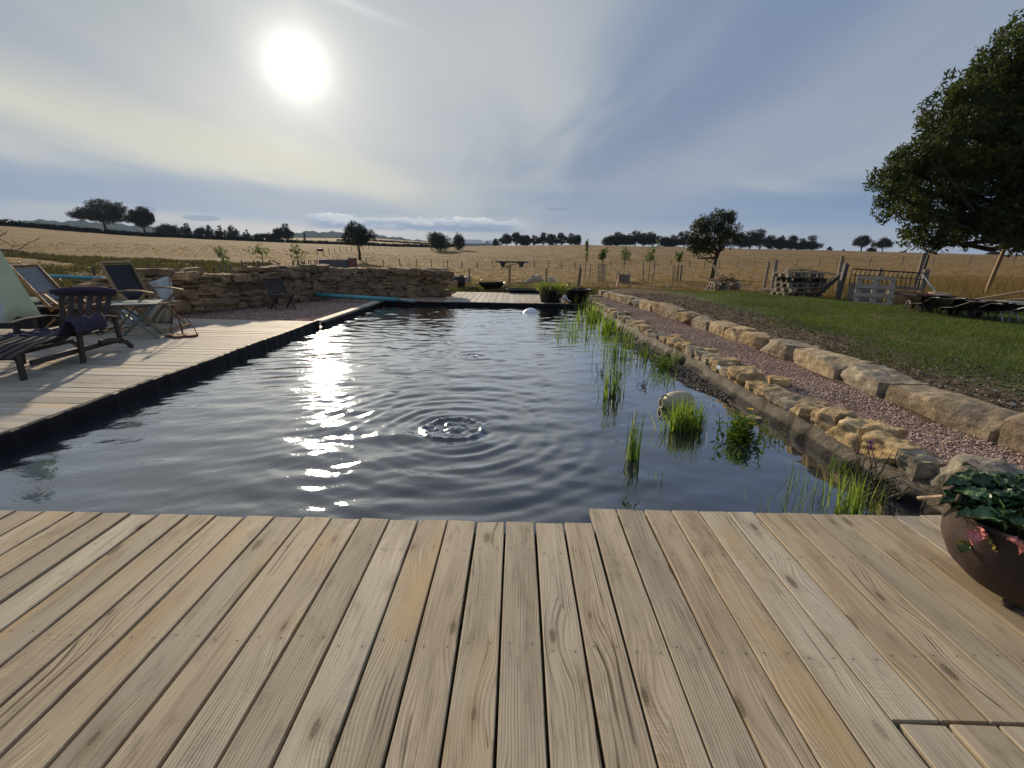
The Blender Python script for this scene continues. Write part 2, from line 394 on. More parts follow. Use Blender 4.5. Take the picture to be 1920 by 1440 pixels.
def m_wood(name, dark, light, grey, nails=False, scale=1.0, rough=.75, spec=.3, grime=.35, seams=0.0):
    m, k, bs = mat(name)
    wc = k.attr('wc'); x, y, r = k.sep(wc)
    wv = k.comb(k.math('MULTIPLY', x, scale), k.math('MULTIPLY', y, scale), r)
    # knots bend the grain
    kv = k.comb(k.math('MULTIPLY', x, 5.5 * scale), k.math('MULTIPLY', y, 1.9 * scale), r)
    vo = k.voro(kv, 1.0, dim='2D'); kd = vo[0]
    sel = k.smooth(k.sep(vo[1])[0], .52, .58)
    ksz = k.math('MULTIPLY', k.sep(vo[1])[1], .05)
    knot = k.math('MULTIPLY', k.smooth(k.math('SUBTRACT', kd, ksz), .015, .055, 1.0, .0), sel)
    kinf = k.math('MULTIPLY', k.smooth(kd, .05, .55, 1.0, 0.0), sel)
    warp = k.noise(k.vmath('MULTIPLY', wv, (5.0, 1.1, 1.0)), 1.0, 3, .5)
    xx = k.math('ADD', k.math('ADD', x, k.math('MULTIPLY', warp, .045)), k.math('MULTIPLY', kinf, .035))
    rings = k.math('SINE', k.math('MULTIPLY', k.math('ADD', xx, k.math('MULTIPLY', r, 3.0)), 620.0 * scale))
    fine = k.noise(k.comb(k.math('MULTIPLY', xx, 260.0 * scale), k.math('MULTIPLY', y, 3.5 * scale), r), 1.0, 4, .6)
    ringm = k.math('MULTIPLY', k.math('ADD', k.math('MULTIPLY', rings, .5), .5), k.smooth(k.noise(k.vmath('MULTIPLY', wv, (9.0, 1.3, 1.0)), 1.0, 2, .5), .32, .68))
    g = k.math('ADD', k.math('ADD', k.math('MULTIPLY', fine, .55), .13), k.math('MULTIPLY', ringm, .20))
    saw = k.noise(k.comb(k.math('MULTIPLY', x, 9.0), k.math('MULTIPLY', k.math('ADD', y, k.math('MULTIPLY', x, .12)), 170.0), r), 1.0, 2, .6)
    sawm = k.smooth(k.noise(k.vmath('MULTIPLY', wv, (4.0, 1.2, 3.0)), 1.0, 2, .5), .50, .64)
    g = k.math('SUBTRACT', g, k.math('MULTIPLY', k.math('MULTIPLY', k.smooth(saw, .42, .60), sawm), .04))
    crk = k.noise(k.comb(k.math('MULTIPLY', xx, 95.0 * scale), k.math('MULTIPLY', y, 1.1 * scale), r), 1.0, 2, .4)
    crack = k.math('MULTIPLY', k.smooth(crk, .655, .69), k.smooth(st0 := k.noise(k.vmath('MULTIPLY', wv, (5.0, 1.7, 2.0)), 1.0, 2, .5), .50, .60))
    g = k.math('SUBTRACT', g, k.math('MULTIPLY', crack, .35))
    col = k.ramp(g, [(.12, tuple(c * .45 for c in dark)), (.28, dark), (.52, light), (.80, tuple(min(1, c * 1.18) for c in light))])
    big = k.noise(k.vmath('MULTIPLY', wv, (4.5, 2.2, 1.0)), 1.0, 6, .65)
    col = k.mix(k.math('MULTIPLY', k.smooth(big, .36, .68), .7), col, k.mix(.35, grey, col))
    st = k.noise(k.vmath('MULTIPLY', wv, (16.0, 5.0, 1.0)), 1.0, 5, .65)
    col = k.mix(k.math('MULTIPLY', k.smooth(st, .52, .72), grime), col, tuple(c * .45 for c in dark))
    # plank to plank difference
    rr = k.math('FRACT', k.math('MULTIPLY', r, 17.31))
    col = k.mix(1.0, col, k.ramp(rr, [(0, (.80, .77, .72)), (.3, (.95, .93, .90)), (.5, (1.0, .92, .80)), (.7, (1.03, .98, .91)), (1, (1.14, 1.15, 1.14))]), 'MULTIPLY')
    warmn = k.noise(k.vmath('MULTIPLY', wv, (3.1, .9, 2.0)), 1.0, 3, .5)
    col = k.mix(k.math('MULTIPLY', k.smooth(warmn, .56, .70), .6), col, (light[0] * .95, light[1] * .72, light[2] * .42))
    kr = k.math('ADD', .62, k.math('MULTIPLY', k.math('SINE', k.math('MULTIPLY', kd, 240.0)), .25))
    col = k.mix(k.math('MULTIPLY', knot, kr), col, tuple(c * .30 for c in dark))
    col = k.mix(k.math('MULTIPLY', k.smooth(kd, .03, .20, 1.0, 0.0), k.math('MULTIPLY', sel, .35)), col, (dark[0] * .9, dark[1] * .75, dark[2] * .55))
    ht = k.math('SUBTRACT', g, k.math('MULTIPLY', knot, .4))
    if nails:
        w = k.attr('nl'); u, v, _ = k.sep(w)     # u across 0..1, v along in metres
        fv = k.math('SUBTRACT', k.math('FRACT', k.math('DIVIDE', k.math('ADD', v, k.math('MULTIPLY', rr, .045)), .56)), .5)
        dv = k.math('MULTIPLY', fv, .56)
        du1 = k.math('MULTIPLY', k.math('SUBTRACT', k.math('ABSOLUTE', k.math('SUBTRACT', u, .5)), .29), .145)
        dd = k.math('SQRT', k.math('ADD', k.math('MULTIPLY', dv, dv), k.math('MULTIPLY', du1, du1)))
        nm = k.smooth(dd, .0022, .0036, 1.0, 0.0)
        halo = k.smooth(dd, .003, .018, 1.0, 0.0)
        col = k.mix(k.math('MULTIPLY', halo, .15), col, tuple(c * .4 for c in dark))
        col = k.mix(k.math('MULTIPLY', nm, .95), col, (.012, .010, .009))
        ht = k.math('SUBTRACT', ht, k.math('MULTIPLY', nm, .7))
    k.l.new(col, bs.inputs['Base Color'])
    bs.inputs['Roughness'].default_value = rough; bs.inputs['Specular IOR Level'].default_value = spec
    bump(k, bs, ht, .55, .003)
    return m

def m_plain(name, col, rough=.6, metal=0.0, var=.25, nscale=14.0, spec=.4, bumps=.15, dirt=None):
    m, k, bs = mat(name); co = objco(k)
    n = k.noise(co, nscale, 5, .6)
    c = k.mix(1.0, tuple(col), k.ramp(n, [(.3, (1 - var,) * 3), (.7, (1 + var,) * 3)]), 'MULTIPLY')
    if dirt:
        n2 = k.noise(co, nscale * .33, 6, .65); c = k.mix(k.smooth(n2, .48, .66), c, dirt)
    k.l.new(c, bs.inputs['Base Color']); bs.inputs['Roughness'].default_value = rough; bs.inputs['Metallic'].default_value = metal
    bs.inputs['Specular IOR Level'].default_value = spec
    bump(k, bs, n, bumps, .01)
    return m

def m_leaf(name, c1, c2, c3=None, trans=.3, rough=.5):
    m, k, bs = mat(name)
    r = k.attr('rv', 'Fac')
    col = k.ramp(r, [(0, c1), (.6, c2), (1, c3 or c2)])
    k.l.new(col, bs.inputs['Base Color']); bs.inputs['Roughness'].default_value = rough; bs.inputs['Specular IOR Level'].default_value = .35
    out = m.node_tree.nodes['Material Output']
    tr = k.node('ShaderNodeBsdfTranslucent'); k.l.new(k.mix(1.0, col, (1.25, 1.35, .7), 'MULTIPLY'), tr.inputs[0])
    mx = k.node('ShaderNodeMixShader'); mx.inputs[0].default_value = trans
    k.l.new(bs.outputs[0], mx.inputs[1]); k.l.new(tr.outputs[0], mx.inputs[2]); k.l.new(mx.outputs[0], out.inputs[0])
    return m

def m_stone(name, c1, c2, c3, scale=6.0, rough=.9, b=.6):
    m, k, bs = mat(name); co = objco(k); ri = k.node('ShaderNodeObjectInfo').outputs['Random']
    rv = k.attr('rv', 'Fac')
    seed = k.math('MULTIPLY', k.math('ADD', ri, rv), 40.0)
    v = k.vmath('ADD', co, k.comb(seed, seed, seed))
    n1 = k.noise(v, scale, 6, .62); n2 = k.noise(v, scale * 3.7, 5, .65); n3 = k.noise(v, scale * .45, 3, .5)
    st = k.noise(k.vmath('MULTIPLY', v, (1.0, 1.0, 5.0)), scale * .8, 4, .6)
    col = k.ramp(n1, [(.30, c1), (.52, c2), (.72, c3)])
    col = k.mix(k.smooth(n3, .42, .62), col, k.mix(n2, c1, c2))
    col = k.mix(k.math('MULTIPLY', k.smooth(n2, .54, .70), .55), col, tuple(x * .35 for x in c1))
    col = k.mix(k.math('MULTIPLY', k.smooth(k.noise(v, scale * 1.9, 6, .7), .62, .70), .5), col, (.42, .41, .36))
    vv = k.math('FRACT', k.math('MULTIPLY', k.math('ADD', ri, rv), 7.77))
    col = k.mix(1.0, col, k.ramp(vv, [(0, (.68, .66, .64)), (.5, (1, 1, 1)), (1, (1.22, 1.14, .98))]), 'MULTIPLY')
    k.l.new(col, bs.inputs['Base Color']); bs.inputs['Roughness'].default_value = rough; bs.inputs['Specular IOR Level'].default_value = .2
    h = k.math('ADD', k.math('ADD', k.math('MULTIPLY', n1, .6), k.math('MULTIPLY', n2, .35)), k.math('MULTIPLY', st, .5))
    bump(k, bs, h, b, .03)
    return m

WD_NEAR = m_wood('deck_wood', (.165, .122, .078), (.53, .455, .335), (.42, .37, .295), nails=True)
WD_FAR = m_wood('pale_deck_wood', (.25, .22, .18), (.55, .51, .44), (.44, .41, .37), nails=True)
WD_TEAK = m_wood('oiled_teak', (.13, .065, .035), (.26, .14, .075), (.23, .15, .10), scale=2.0, rough=.55)
WD_BLOND = m_wood('worn_teak', (.22, .14, .08), (.40, .28, .17), (.34, .28, .21), scale=2.0, rough=.6)
WD_DARK = m_wood('black_weathered_wood', (.028, .023, .022), (.075, .062, .06), (.06, .053, .055), scale=2.0, rough=.7)
WD_GREEN = m_wood('grey_green_wood', (.10, .13, .13), (.22, .27, .27), (.20, .24, .24), scale=2.0, rough=.55, grime=.2)
WD_GREY = m_wood('grey_weathered_wood', (.10, .085, .07), (.26, .23, .19), (.24, .22, .20), scale=1.5)
WD_POST = m_wood('fence_post_wood', (.06, .048, .038), (.15, .12, .09), (.15, .13, .11), scale=1.5)
WD_TAN = m_wood('fresh_stake_wood', (.22, .14, .07), (.42, .30, .17), (.36, .28, .19), scale=1.5)
WD_PALLET = m_wood('pallet_wood', (.16, .13, .10), (.40, .35, .28), (.34, .31, .27), scale=1.5)
WALLSTONE = m_stone('dry_wall_stone', (.15, .10, .06), (.32, .225, .14), (.46, .345, .22), 7.0)
PALESTONE = m_stone('pale_limestone', (.20, .15, .10), (.42, .34, .23), (.60, .52, .38), 9.0, b=.9)
TANSTONE = m_stone('ochre_limestone', (.26, .175, .085), (.46, .34, .19), (.60, .49, .32), 9.0, b=.8)
GREYSTONE = m_stone('grey_limestone', (.13, .115, .09), (.28, .245, .19), (.46, .41, .33), 9.0, b=.9)
LINER = m_plain('black_pond_liner', (.010, .010, .012), .62, var=.4, nscale=14, spec=.18, bumps=.6)
def m_liner():
    m, k, bs = mat('silty_grey_liner'); co = objco(k); x, y, z = k.sep(co); n = k.noise(co, 16, 6, .65); n2 = k.noise(co, 4.5, 5, .6)
    c = k.ramp(n, [(.3, (.085, .068, .048)), (.55, (.15, .125, .09)), (.75, (.23, .20, .15))]); c = k.mix(k.smooth(n2, .46, .62), c, (.07, .055, .038))
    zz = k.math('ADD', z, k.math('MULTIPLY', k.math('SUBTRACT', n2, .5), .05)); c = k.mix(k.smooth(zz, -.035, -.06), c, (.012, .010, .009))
    k.l.new(c, bs.inputs['Base Color']); bs.inputs['Roughness'].default_value = .8; bs.inputs['Specular IOR Level'].default_value = .25; bump(k, bs, k.math('ADD', n, n2), .8, .02); return m
LINERGREY = m_liner()
BLACKPLASTIC = m_plain('black_plastic', (.010, .010, .011), .45, var=.2)
DARKMETAL = m_plain('dark_steel', (.03, .03, .032), .5, metal=.6)
IRON = m_plain('rusty_cast_iron', (.055, .034, .027), .72, metal=.15, var=.45, nscale=10, dirt=(.028, .021, .019), bumps=.5)
RUST = m_plain('red_brown_rusty_steel', (.16, .06, .038), .75, metal=.1, var=.3)
MESHGREY = m_plain('grey_mesh_fabric', (.23, .24, .25), .85, nscale=120, var=.2)
MESHDARK = m_plain('charcoal_mesh_fabric', (.030, .032, .038), .8, nscale=120, var=.2)
TURQ = m_plain('turquoise_plastic', (.10, .36, .37), .4, var=.12, nscale=3, dirt=(.09, .27, .27))
WHITEPL = m_plain('white_plastic', (.78, .78, .80), .35, var=.04, bumps=.02)
TOWEL = m_plain('navy_towel', (.040, .035, .062), .95, var=.4, nscale=40, bumps=.6)
CANVAS = m_plain('pale_blue_canvas', (.50, .58, .62), .9, var=.1, nscale=4, dirt=(.42, .44, .38))
CREAM = m_plain('cream_canvas', (.46, .44, .36), .9, var=.15, nscale=5)
PARAW = m_plain('grey_white_canvas', (.55, .57, .54), .9, var=.08, nscale=3)
PARAY = m_plain('pale_yellow_green_canvas', (.60, .66, .42), .9, var=.08, nscale=3)
GALV = m_plain('galvanised_sheet', (.30, .33, .35), .5, metal=.5, var=.2)
REDP = m_plain('faded_red_paint', (.26, .06, .045), .6, var=.3)
ORANGE = m_plain('faded_orange_plastic', (.75, .30, .20), .6, var=.15)
BARK = m_stone('tree_bark', (.035, .028, .02), (.07, .055, .04), (.12, .10, .075), 8.0)
STRAW_TRUNK = m_plain('pale_bark', (.16, .13, .10), .9, var=.3)
CLAY = m_stone('algae_stained_stoneware', (.30, .27, .19), (.42, .38, .27), (.50, .46, .36), 5.0, rough=.6, b=.1)

# ------------------------------------------------------------------ terrain
def _itp(xs, ys): return lambda a: np.interp(a, xs, ys)
e1 = _itp([-75, -60, -46.1, -37.8, -28.3, -21.7, -10.4, -4.4, 0, 7.75, 29.3, 44.5, 75], [1.4, 1.35, 1.08, .51, .26, .13, -.06, .22, .35, .54, .38, .2, .1])
e2 = _itp([-75, -46, -38, -29.2, -21.7, -16.2, -10.4, -4.4, 0, 10, 75], [.8, .8, .45, .55, .73, .80, .57, .20, .1, .1, 0])
z35 = _itp([-75, -50, -30, -10, 8, 20, 30, 45, 75], [-.6, -.8, -1.2, -1.35, -1.4, -1.15, -.85, -.35, -.1])
z85 = _itp([-75, -50, -30, -15, 0, 30, 45, 75], [.5, .2, -1.0, -1.8, -1.75, -.75, 0.0, .2])
def tz(x, y):
    x = np.asarray(x, float); y = np.asarray(y, float)
    r = np.hypot(x, y); a = np.clip(np.degrees(np.arctan2(x, y)), -75, 75)
    z0 = np.full_like(r, -.06)
    s0 = 15.0 + np.clip(np.abs(a - 20) - 10, 0, 30) * 0 + np.where(a > 25, 3.0, 0.0)
    A, B, C_ = z35(a), z85(a), CAM_H + 200 * np.tan(np.radians(e1(a)))
    Dd = CAM_H + 450 * np.tan(np.radians(e2(a)))
    def sm(t): t = np.clip(t, 0, 1); return t * t * (3 - 2 * t)
    z = z0 + (A - z0) * sm((r - 15.5) / 19.5)
    z = np.where(r > 35, A + (B - A) * (r - 35) / 50, z)
    z = np.where(r > 85, B + (C_ - B) * ((r - 85) / 115) ** .9, z)
    z = np.where(r > 200, C_ + (Dd - C_) * sm((r - 200) / 250) - 2.2 * np.sin(np.clip((r - 200) / 250, 0, 1) * PI), z)
    z = np.where(r > 450, Dd - (r - 450) * .03, z)
    wob = .10 * np.sin(x * .31 + 1) * np.sin(y * .27) + .05 * np.sin(x * .9 + y * .7)
    z = z + wob * np.clip((r - 17) / 10, 0, 1)
    z = np.where(r > 12, z, -.06)
    z = np.where(y < 0, -.06, z)
    # left of the wall the ground drops behind the terrace
    lf = np.clip((-x - 7.2) / 2.0, 0, 1) * np.clip((y - 7.5) / 2.5, 0, 1) * np.clip(1 - (r - 14) / 16, 0, 1)
    return z - .0 * lf
def tz1(x, y): return float(tz(np.array([x]), np.array([y]))[0])
def onT(px, py, zoff=0.0, rmax=600):
    w = wdir(px, py); s = 3.0
    while s < rmax:
        p = np.array([0, 0, CAM_H]) + w * s
        if p[2] < tz1(p[0], p[1]) + zoff: return np.array([p[0], p[1], tz1(p[0], p[1])])
        s *= 1.006
    p[2] = tz1(p[0], p[1]); return p
def atD(px, dist):
    """point of the terrain in the direction of column px at forward distance dist"""
    w = wdir(px, 466); x = w[0] / w[1] * dist; return np.array([x, dist, tz1(x, dist)])

PL, PR, PF, PN = -3.60, 2.36, 12.35, 1.95     # pool: left, right, far, near
WZ = -.10
def ground_material():
    m, k, bs = mat('dry_grass_field'); co = objco(k); x, y, z = k.sep(co)
    r = k.math('SQRT', k.math('ADD', k.math('MULTIPLY', x, x), k.math('MULTIPLY', y, y)))
    n1 = k.noise(co, .045, 6, .6); n2 = k.noise(co, .6, 6, .65); n3 = k.noise(k.vmath('MULTIPLY', co, (1, 1, 1)), 6.0, 5, .7)
    st = k.noise(k.vmath('MULTIPLY', co, (.55, .08, 1)), 1.0, 4, .6)
    col = k.ramp(n2, [(.3, (.115, .07, .03)), (.5, (.22, .14, .062)), (.7, (.31, .21, .10))])
    col = k.mix(k.smooth(n1, .4, .6), col, k.ramp(st, [(.35, (.16, .098, .042)), (.65, (.30, .20, .09))]))
    col = k.mix(k.math('MULTIPLY', k.smooth(n3, .5, .7), .55), col, (.085, .062, .03))
    n5 = k.noise(k.vmath('MULTIPLY', co, (.22, .14, 1)), 1.0, 7, .72)
    col = k.mix(k.math('MULTIPLY', k.smooth(n5, .50, .66), .5), col, (.12, .085, .04))
    grn = k.math('MULTIPLY', k.smooth(n2, .52, .68), k.smooth(r, 45, 22, 0, 1))
    col = k.mix(k.math('MULTIPLY', grn, .6), col, (.07, .085, .03))
    # field beyond the hedge: paler mown strips
    col = k.mix(k.math('MULTIPLY', k.smooth(r, 205, 230), .75), col, (.42, .29, .15))
    k.l.new(col, bs.inputs['Base Color']); bs.inputs['Roughness'].default_value = 1; bs.inputs['Specular IOR Level'].default_value = .1
    bump(k, bs, k.math('ADD', k.math('MULTIPLY', n2, .7), k.math('MULTIPLY', n3, .3)), .9, .12)
    return m
def build_ground():
    xs = list(np.arange(-14, 14.01, .5)) + [PL - .12, PR + .1]
    xs = sorted(set(round(v, 3) for v in xs if not (PL - .3 < v < PL - .01 and v != PL - .12)))
    g = 14.0; st = .6
    while g < 1400: st *= 1.07; g += st; xs = [-g] + xs + [g]
    ys = list(np.arange(-10, 60, .5)) + [1.9, PF + .1]
    ys = sorted(set(round(v, 3) for v in ys)); g = ys[-1]; st = .6
    while g < 1400: st *= 1.05; g += st; ys.append(g)
    ys = [-400, -100, -30] + ys
    X, Y = np.meshgrid(np.array(xs), np.array(ys)); Z = tz(X, Y)
    V = np.stack([X.ravel(), Y.ravel(), Z.ravel()], 1); nx = len(xs); F = []
    for j in range(len(ys) - 1):
        for i in range(nx - 1):
            cx = (xs[i] + xs[i + 1]) / 2; cy = (ys[j] + ys[j + 1]) / 2
            if PL - .12 < cx < PR + .1 and 1.9 < cy < PF + .1: continue
            F.append((j * nx + i, j * nx + i + 1, (j + 1) * nx + i + 1, (j + 1) * nx + i))
    o = mesh_np('ground', V, F, ground_material(), smooth=True); o['kind'] = 'structure'
build_ground()

# lawn sheet on the right with bare soil along the boulders
def boulder_x(y):      # path-side foot of the big boulder row
    return np.interp(y, [2.4, 3.2, 4.4, 5.8, 6.6, 8.1, 10.1, 12.4, 13.8, 14.6], [3.70, 3.60, 3.5, 3.58, 3.46, 3.38, 3.18, 2.88, 2.66, 2.5])
def small_x(y):        # pool-side foot of the small edging stones
    return np.interp(y, [1.6, 2.6, 3.3, 4.0, 4.75, 6.0, 6.7, 7.5, 8.6, 10.3, 12.5], [2.55, 2.50, 2.42, 2.36, 2.34, 2.31, 2.24, 2.14, 2.06, 2.0, 1.88])
def lawn_far(x):       # straw line beyond the grass
    return np.interp(x, [2.5, 5, 8, 9.5, 11, 14], [17.3, 17.0, 16.6, 14.6, 13.2, 11.5]) + .5 * np.sin(x * 2.1)
def build_lawn():
    m, k, bs = mat('lawn_and_soil'); co = objco(k); x, y, z = k.sep(co)
    n1 = k.noise(co, 1.3, 6, .62); n2 = k.noise(co, 9.0, 6, .7); n3 = k.noise(co, 45.0, 4, .7)
    soilm = k.smooth(k.math('ADD', k.math('SUBTRACT', x, 4.95), k.math('MULTIPLY', k.math('SUBTRACT', n1, .5), -3.0)), -.4, .5, 1.0, 0.0)
    grass = k.ramp(n2, [(.3, (.035, .048, .014)), (.55, (.08, .11, .028)), (.75, (.15, .16, .05))])
    n6 = k.noise(co, .55, 5, .6); grass = k.mix(k.math('MULTIPLY', k.smooth(k.math('ADD', n6, k.math('MULTIPLY', x, .012)), .60, .74), .75), grass, (.20, .155, .075))
    soil = k.ramp(n2, [(.3, (.055, .036, .02)), (.55, (.13, .088, .052)), (.75, (.22, .165, .10))])
    soil = k.mix(k.math('MULTIPLY', k.smooth(n3, .60, .68), .7), soil, (.30, .25, .18))
    col = k.mix(soilm, grass, soil)
    k.l.new(col, bs.inputs['Base Color']); bs.inputs['Roughness'].default_value = .95; bs.inputs['Specular IOR Level'].default_value = .15
    bump(k, bs, k.math('ADD', k.math('MULTIPLY', n2, .7), k.math('MULTIPLY', n3, .3)), .9, .05)
    xs = np.arange(2.3, 20.01, .2); ys = np.arange(-3, 18.6, .2)
    X, Y = np.meshgrid(xs, ys)
    Z = np.maximum(tz(X, Y), -.06) + .05 + .03 * np.sin(X * 1.7 + Y) * np.sin(Y * 1.1) 
    edge = np.clip((X - boulder_x(Y) - .1) / .5, 0, 1); Z = Z + .12 * edge
    far = np.clip((Y - lawn_far(X) + 1.2) / 1.2, 0, 1); Z = Z - (Z - tz(X, Y)) * far
    V = np.stack([X.ravel(), Y.ravel(), Z.ravel()], 1); nx = len(xs); F = []
    for j in range(len(ys) - 1):
        for i in range(nx - 1):
            cx = xs[i] + .1; cy = ys[j] + .1
            if cx < boulder_x(cy) + .02 and cy > 2 or cx < 3.9 and cy <= 2: continue
            if cy > lawn_far(cx): continue
            F.append((j * nx + i, j * nx + i + 1, (j + 1) * nx + i + 1, (j + 1) * nx + i))
    o = mesh_np('lawn', V, F, m, smooth=True); o['kind'] = 'structure'
def lawn_z(x, y):
    x = np.asarray(x, float); y = np.asarray(y, float)
    z = np.maximum(tz(x, y), -.06) + .05 + .03 * np.sin(x * 1.7 + y) * np.sin(y * 1.1) + .12 * np.clip((x - boulder_x(y) - .1) / .5, 0, 1)
    far = np.clip((y - lawn_far(x) + 1.2) / 1.2, 0, 1)
    return z - (z - tz(x, y)) * far
build_lawn()

# ------------------------------------------------------------------ pool basin and water
def build_pool():
    mb = MB(); d = 1.3
    x0, x1, y0, y1 = PL, PR + .12, 1.9, PF + .08
    V = [(x0, y0, -d), (x1, y0, -d), (x1, y1, -d), (x0, y1, -d)]
    mb.add(V, [(0, 1, 2, 3)])
    o = mb.build('pool_floor', LINER); o['kind'] = 'structure'
    # pleated liner walls, left and far, with a rolled lip standing proud of the decking
    def wall(name, P0, P1, inward, ztop, n):
        P0 = np.array(P0, float); P1 = np.array(P1, float); inn = np.array(inward, float)
        prof = [(-.02, -d), (.0, -.30), (.012, -.12), (.0, -.03), (.008, ztop - .012), (-.012, ztop + .004), (-.05, ztop + .002), (-.065, ztop - .03), (-.065, -.09)]
        V = []; g = np.random.RandomState(3)
        t = np.linspace(0, 1, n); L = np.linalg.norm(P1 - P0)
        pl = np.interp(t * L, np.arange(0, L + 1, .07), g.normal(size=len(np.arange(0, L + 1, .07))) * .0028)
        for i in range(n):
            P = P0 + (P1 - P0) * t[i]
            for j, (o_, z) in enumerate(prof):
                f = 1.0 if j < 5 else .4
                q = P + inn * (o_ + pl[i] * f * (1.6 if 1 < j < 5 else .6)); zz = z + (.004 * math.sin(t[i] * L * 3.1) + pl[i] * .5 if j > 3 else 0)
                V.append((q[0], q[1], zz))
        m = len(prof); F = [(i * m + j, (i + 1) * m + j, (i + 1) * m + j + 1, i * m + j + 1) for i in range(n - 1) for j in range(m - 1)]
        o = mesh_np(name, V, F, LINER, smooth=True); return o
    o = wall('pool_liner', (PL, 1.9, 0), (PL, 8.66, 0), (1, 0, 0), .030, 700)
    tag(o, 'black pleated pool liner lip running along the left wooden deck', 'pool liner')
    o = wall('pool_liner', (PL + .1, 8.66, 0), (PL + .12, PF, 0), (1, 0, 0), -.012, 300)
    tag(o, 'black liner below the pale edging plank beside the red gravel corner', 'pool liner')
    o = wall('pool_liner', (PL + .1, PF, 0), (PR, PF, 0), (0, -1, 0), -.002, 400)
    tag(o, 'black liner band along the far end of the pool under the small deck', 'pool liner')
build_pool()

RIP = [(-.51, 3.72, .95, 1.0), (-.58, 6.51, .55, .6), (-.67, 9.09, .5, .45), (-.85, 11.3, .5, .4)]
def build_water():
    ys = [1.9]
    while ys[-1] < PF: ys.append(ys[-1] + (.014 + .0035 * max(0, ys[-1] - 3)))
    ys = np.array(ys); xs = np.arange(PL, PR + .13, .018)
    X, Y = np.meshgrid(xs, ys); x = X.ravel(); y = Y.ravel(); g = np.random.RandomState(11)
    h = np.zeros(len(x))
    calm = 1 - .80 * np.clip((x - .55 + .12 * (y - 2)) / 1.0, 0, 1) * np.clip((7.2 - y) / 2.0, 0, 1)
    calm *= 1 - .55 * np.clip((-1.6 - x) / 1.0, 0, 1) * np.clip((6 - y) / 2.0, 0, 1)
    for i in range(54):
        lam = .12 * (5.5 ** g.rand()); th = g.normal() * .42 + PI / 2 + .12; kx, ky = math.cos(th) * 2 * PI / lam, math.sin(th) * 2 * PI / lam
        sl = .0140 * (1.0 + .5 * g.rand()); a = sl * lam / (2 * PI)
        ph = g.rand() * 6.28 + .9 * np.sin(x * (.8 + g.rand()) + g.rand() * 6) + .9 * np.sin(y * (.7 + g.rand()) + g.rand() * 6)
        env = .65 + .35 * np.sin(x * (.6 + g.rand()) + y * (.3 + g.rand() * .6) + g.rand() * 6)
        h += a * env * np.sin(kx * x + ky * y + ph)
    h *= calm
    for (cx, cy, amp, ext) in RIP:
        dx = x - cx; dy = y - cy; r = np.hypot(dx, dy); th = np.arctan2(dy, dx)
        rr = r * (1 + .03 * np.sin(th * 3 + 1) + .02 * np.sin(th * 5)) 
        e = np.exp(-r / (.50 * ext)) * np.clip(r / .08, 0, 1)
        lobe = .7 + .3 * np.sin(th * 2 + 2.2 + r * 1.5)
        h += amp * e * lobe * (.0072 * np.sin(2 * PI * rr / .105) + .0042 * np.sin(2 * PI * rr / .19 + 1))
        e2 = np.exp(-((r - .8 * ext) / (.75 * ext)) ** 2) * amp
        h += e2 * .0034 * np.sin(2 * PI * (rr + .02 * np.sin(th * 4 + cy)) / .17) * np.maximum(calm, .5) * lobe
        P = np.stack([x * 1.0, y, np.zeros_like(x)], 1); near = r < .5 * ext + .1
        if near.any():
            q = P[near]; rn = r[near]; b = .24 * (ext ** .5)
            t = (hsin(q, 70, 5, 12) + .9 * hsin(q, 125, 6, 12)) * np.clip(1.5 - rn / (b * 1.05), 0, 1)
            ring = np.exp(-((rn - b * (1 + .05 * np.sin(th[near] * 5))) / .024) ** 2) * (1 + .6 * hsin(q, 60, 9))
            h[near] += .0120 * t * amp + .016 * ring * amp + .018 * np.exp(-(rn / .05) ** 2) * amp
    V = np.stack([x, y, WZ + h], 1); nx = len(xs); ny = len(ys)
    I = np.arange(nx * ny).reshape(ny, nx)
    F = np.stack([I[:-1, :-1].ravel(), I[:-1, 1:].ravel(), I[1:, 1:].ravel(), I[1:, :-1].ravel()], 1)
    m = bpy.data.materials.new('pool_water'); m.use_nodes = True; m.node_tree.nodes.clear(); k = NT(m.node_tree)
    co = objco(k); sx, sy, sz = k.sep(co)
    n1 = k.noise(k.vmath('MULTIPLY', co, (1, 1.5, 1)), 16.0, 3, .55, .4); n2 = k.noise(co, 5.0, 3, .5, .3)
    b = k.node('ShaderNodeBump'); b.inputs['Distance'].default_value = .01
    cm = k.smooth(k.math('SUBTRACT', sx, k.math('MULTIPLY', k.math('SUBTRACT', sy, 4.0), .3)), .3, 1.2, 1.0, .18)
    b.inputs['Strength'].default_value = .17
    k.l.new(k.math('MULTIPLY', k.math('ADD', n1, k.math('MULTIPLY', n2, 1.3)), cm), b.inputs['Height'])
    fr0 = k.node('ShaderNodeFresnel'); fr0.inputs[0].default_value = 1.36; k.l.new(b.outputs[0], fr0.inputs['Normal'])
    fr = k.math('MULTIPLY', k.math('POWER', fr0.outputs[0], .82), 2.1, clamp=True).node
    gl = k.node('ShaderNodeBsdfGlossy'); gl.inputs['Roughness'].default_value = .022; k.l.new(b.outputs[0], gl.inputs['Normal'])
    gl.inputs['Color'].default_value = (1, 1, 1, 1)
    tr = k.node('ShaderNodeBsdfTransparent'); tr.inputs[0].default_value = (.36, .40, .42, 1)
    df = k.node('ShaderNodeBsdfDiffuse'); df.inputs[0].default_value = (.030, .036, .055, 1)
    m0 = k.node('ShaderNodeMixShader'); m0.inputs[0].default_value = .45; k.l.new(tr.outputs[0], m0.inputs[1]); k.l.new(df.outputs[0], m0.inputs[2])
    mx = k.node('ShaderNodeMixShader'); k.l.new(fr.outputs[0], mx.inputs[0]); k.l.new(m0.outputs[0], mx.inputs[1]); k.l.new(gl.outputs[0], mx.inputs[2])
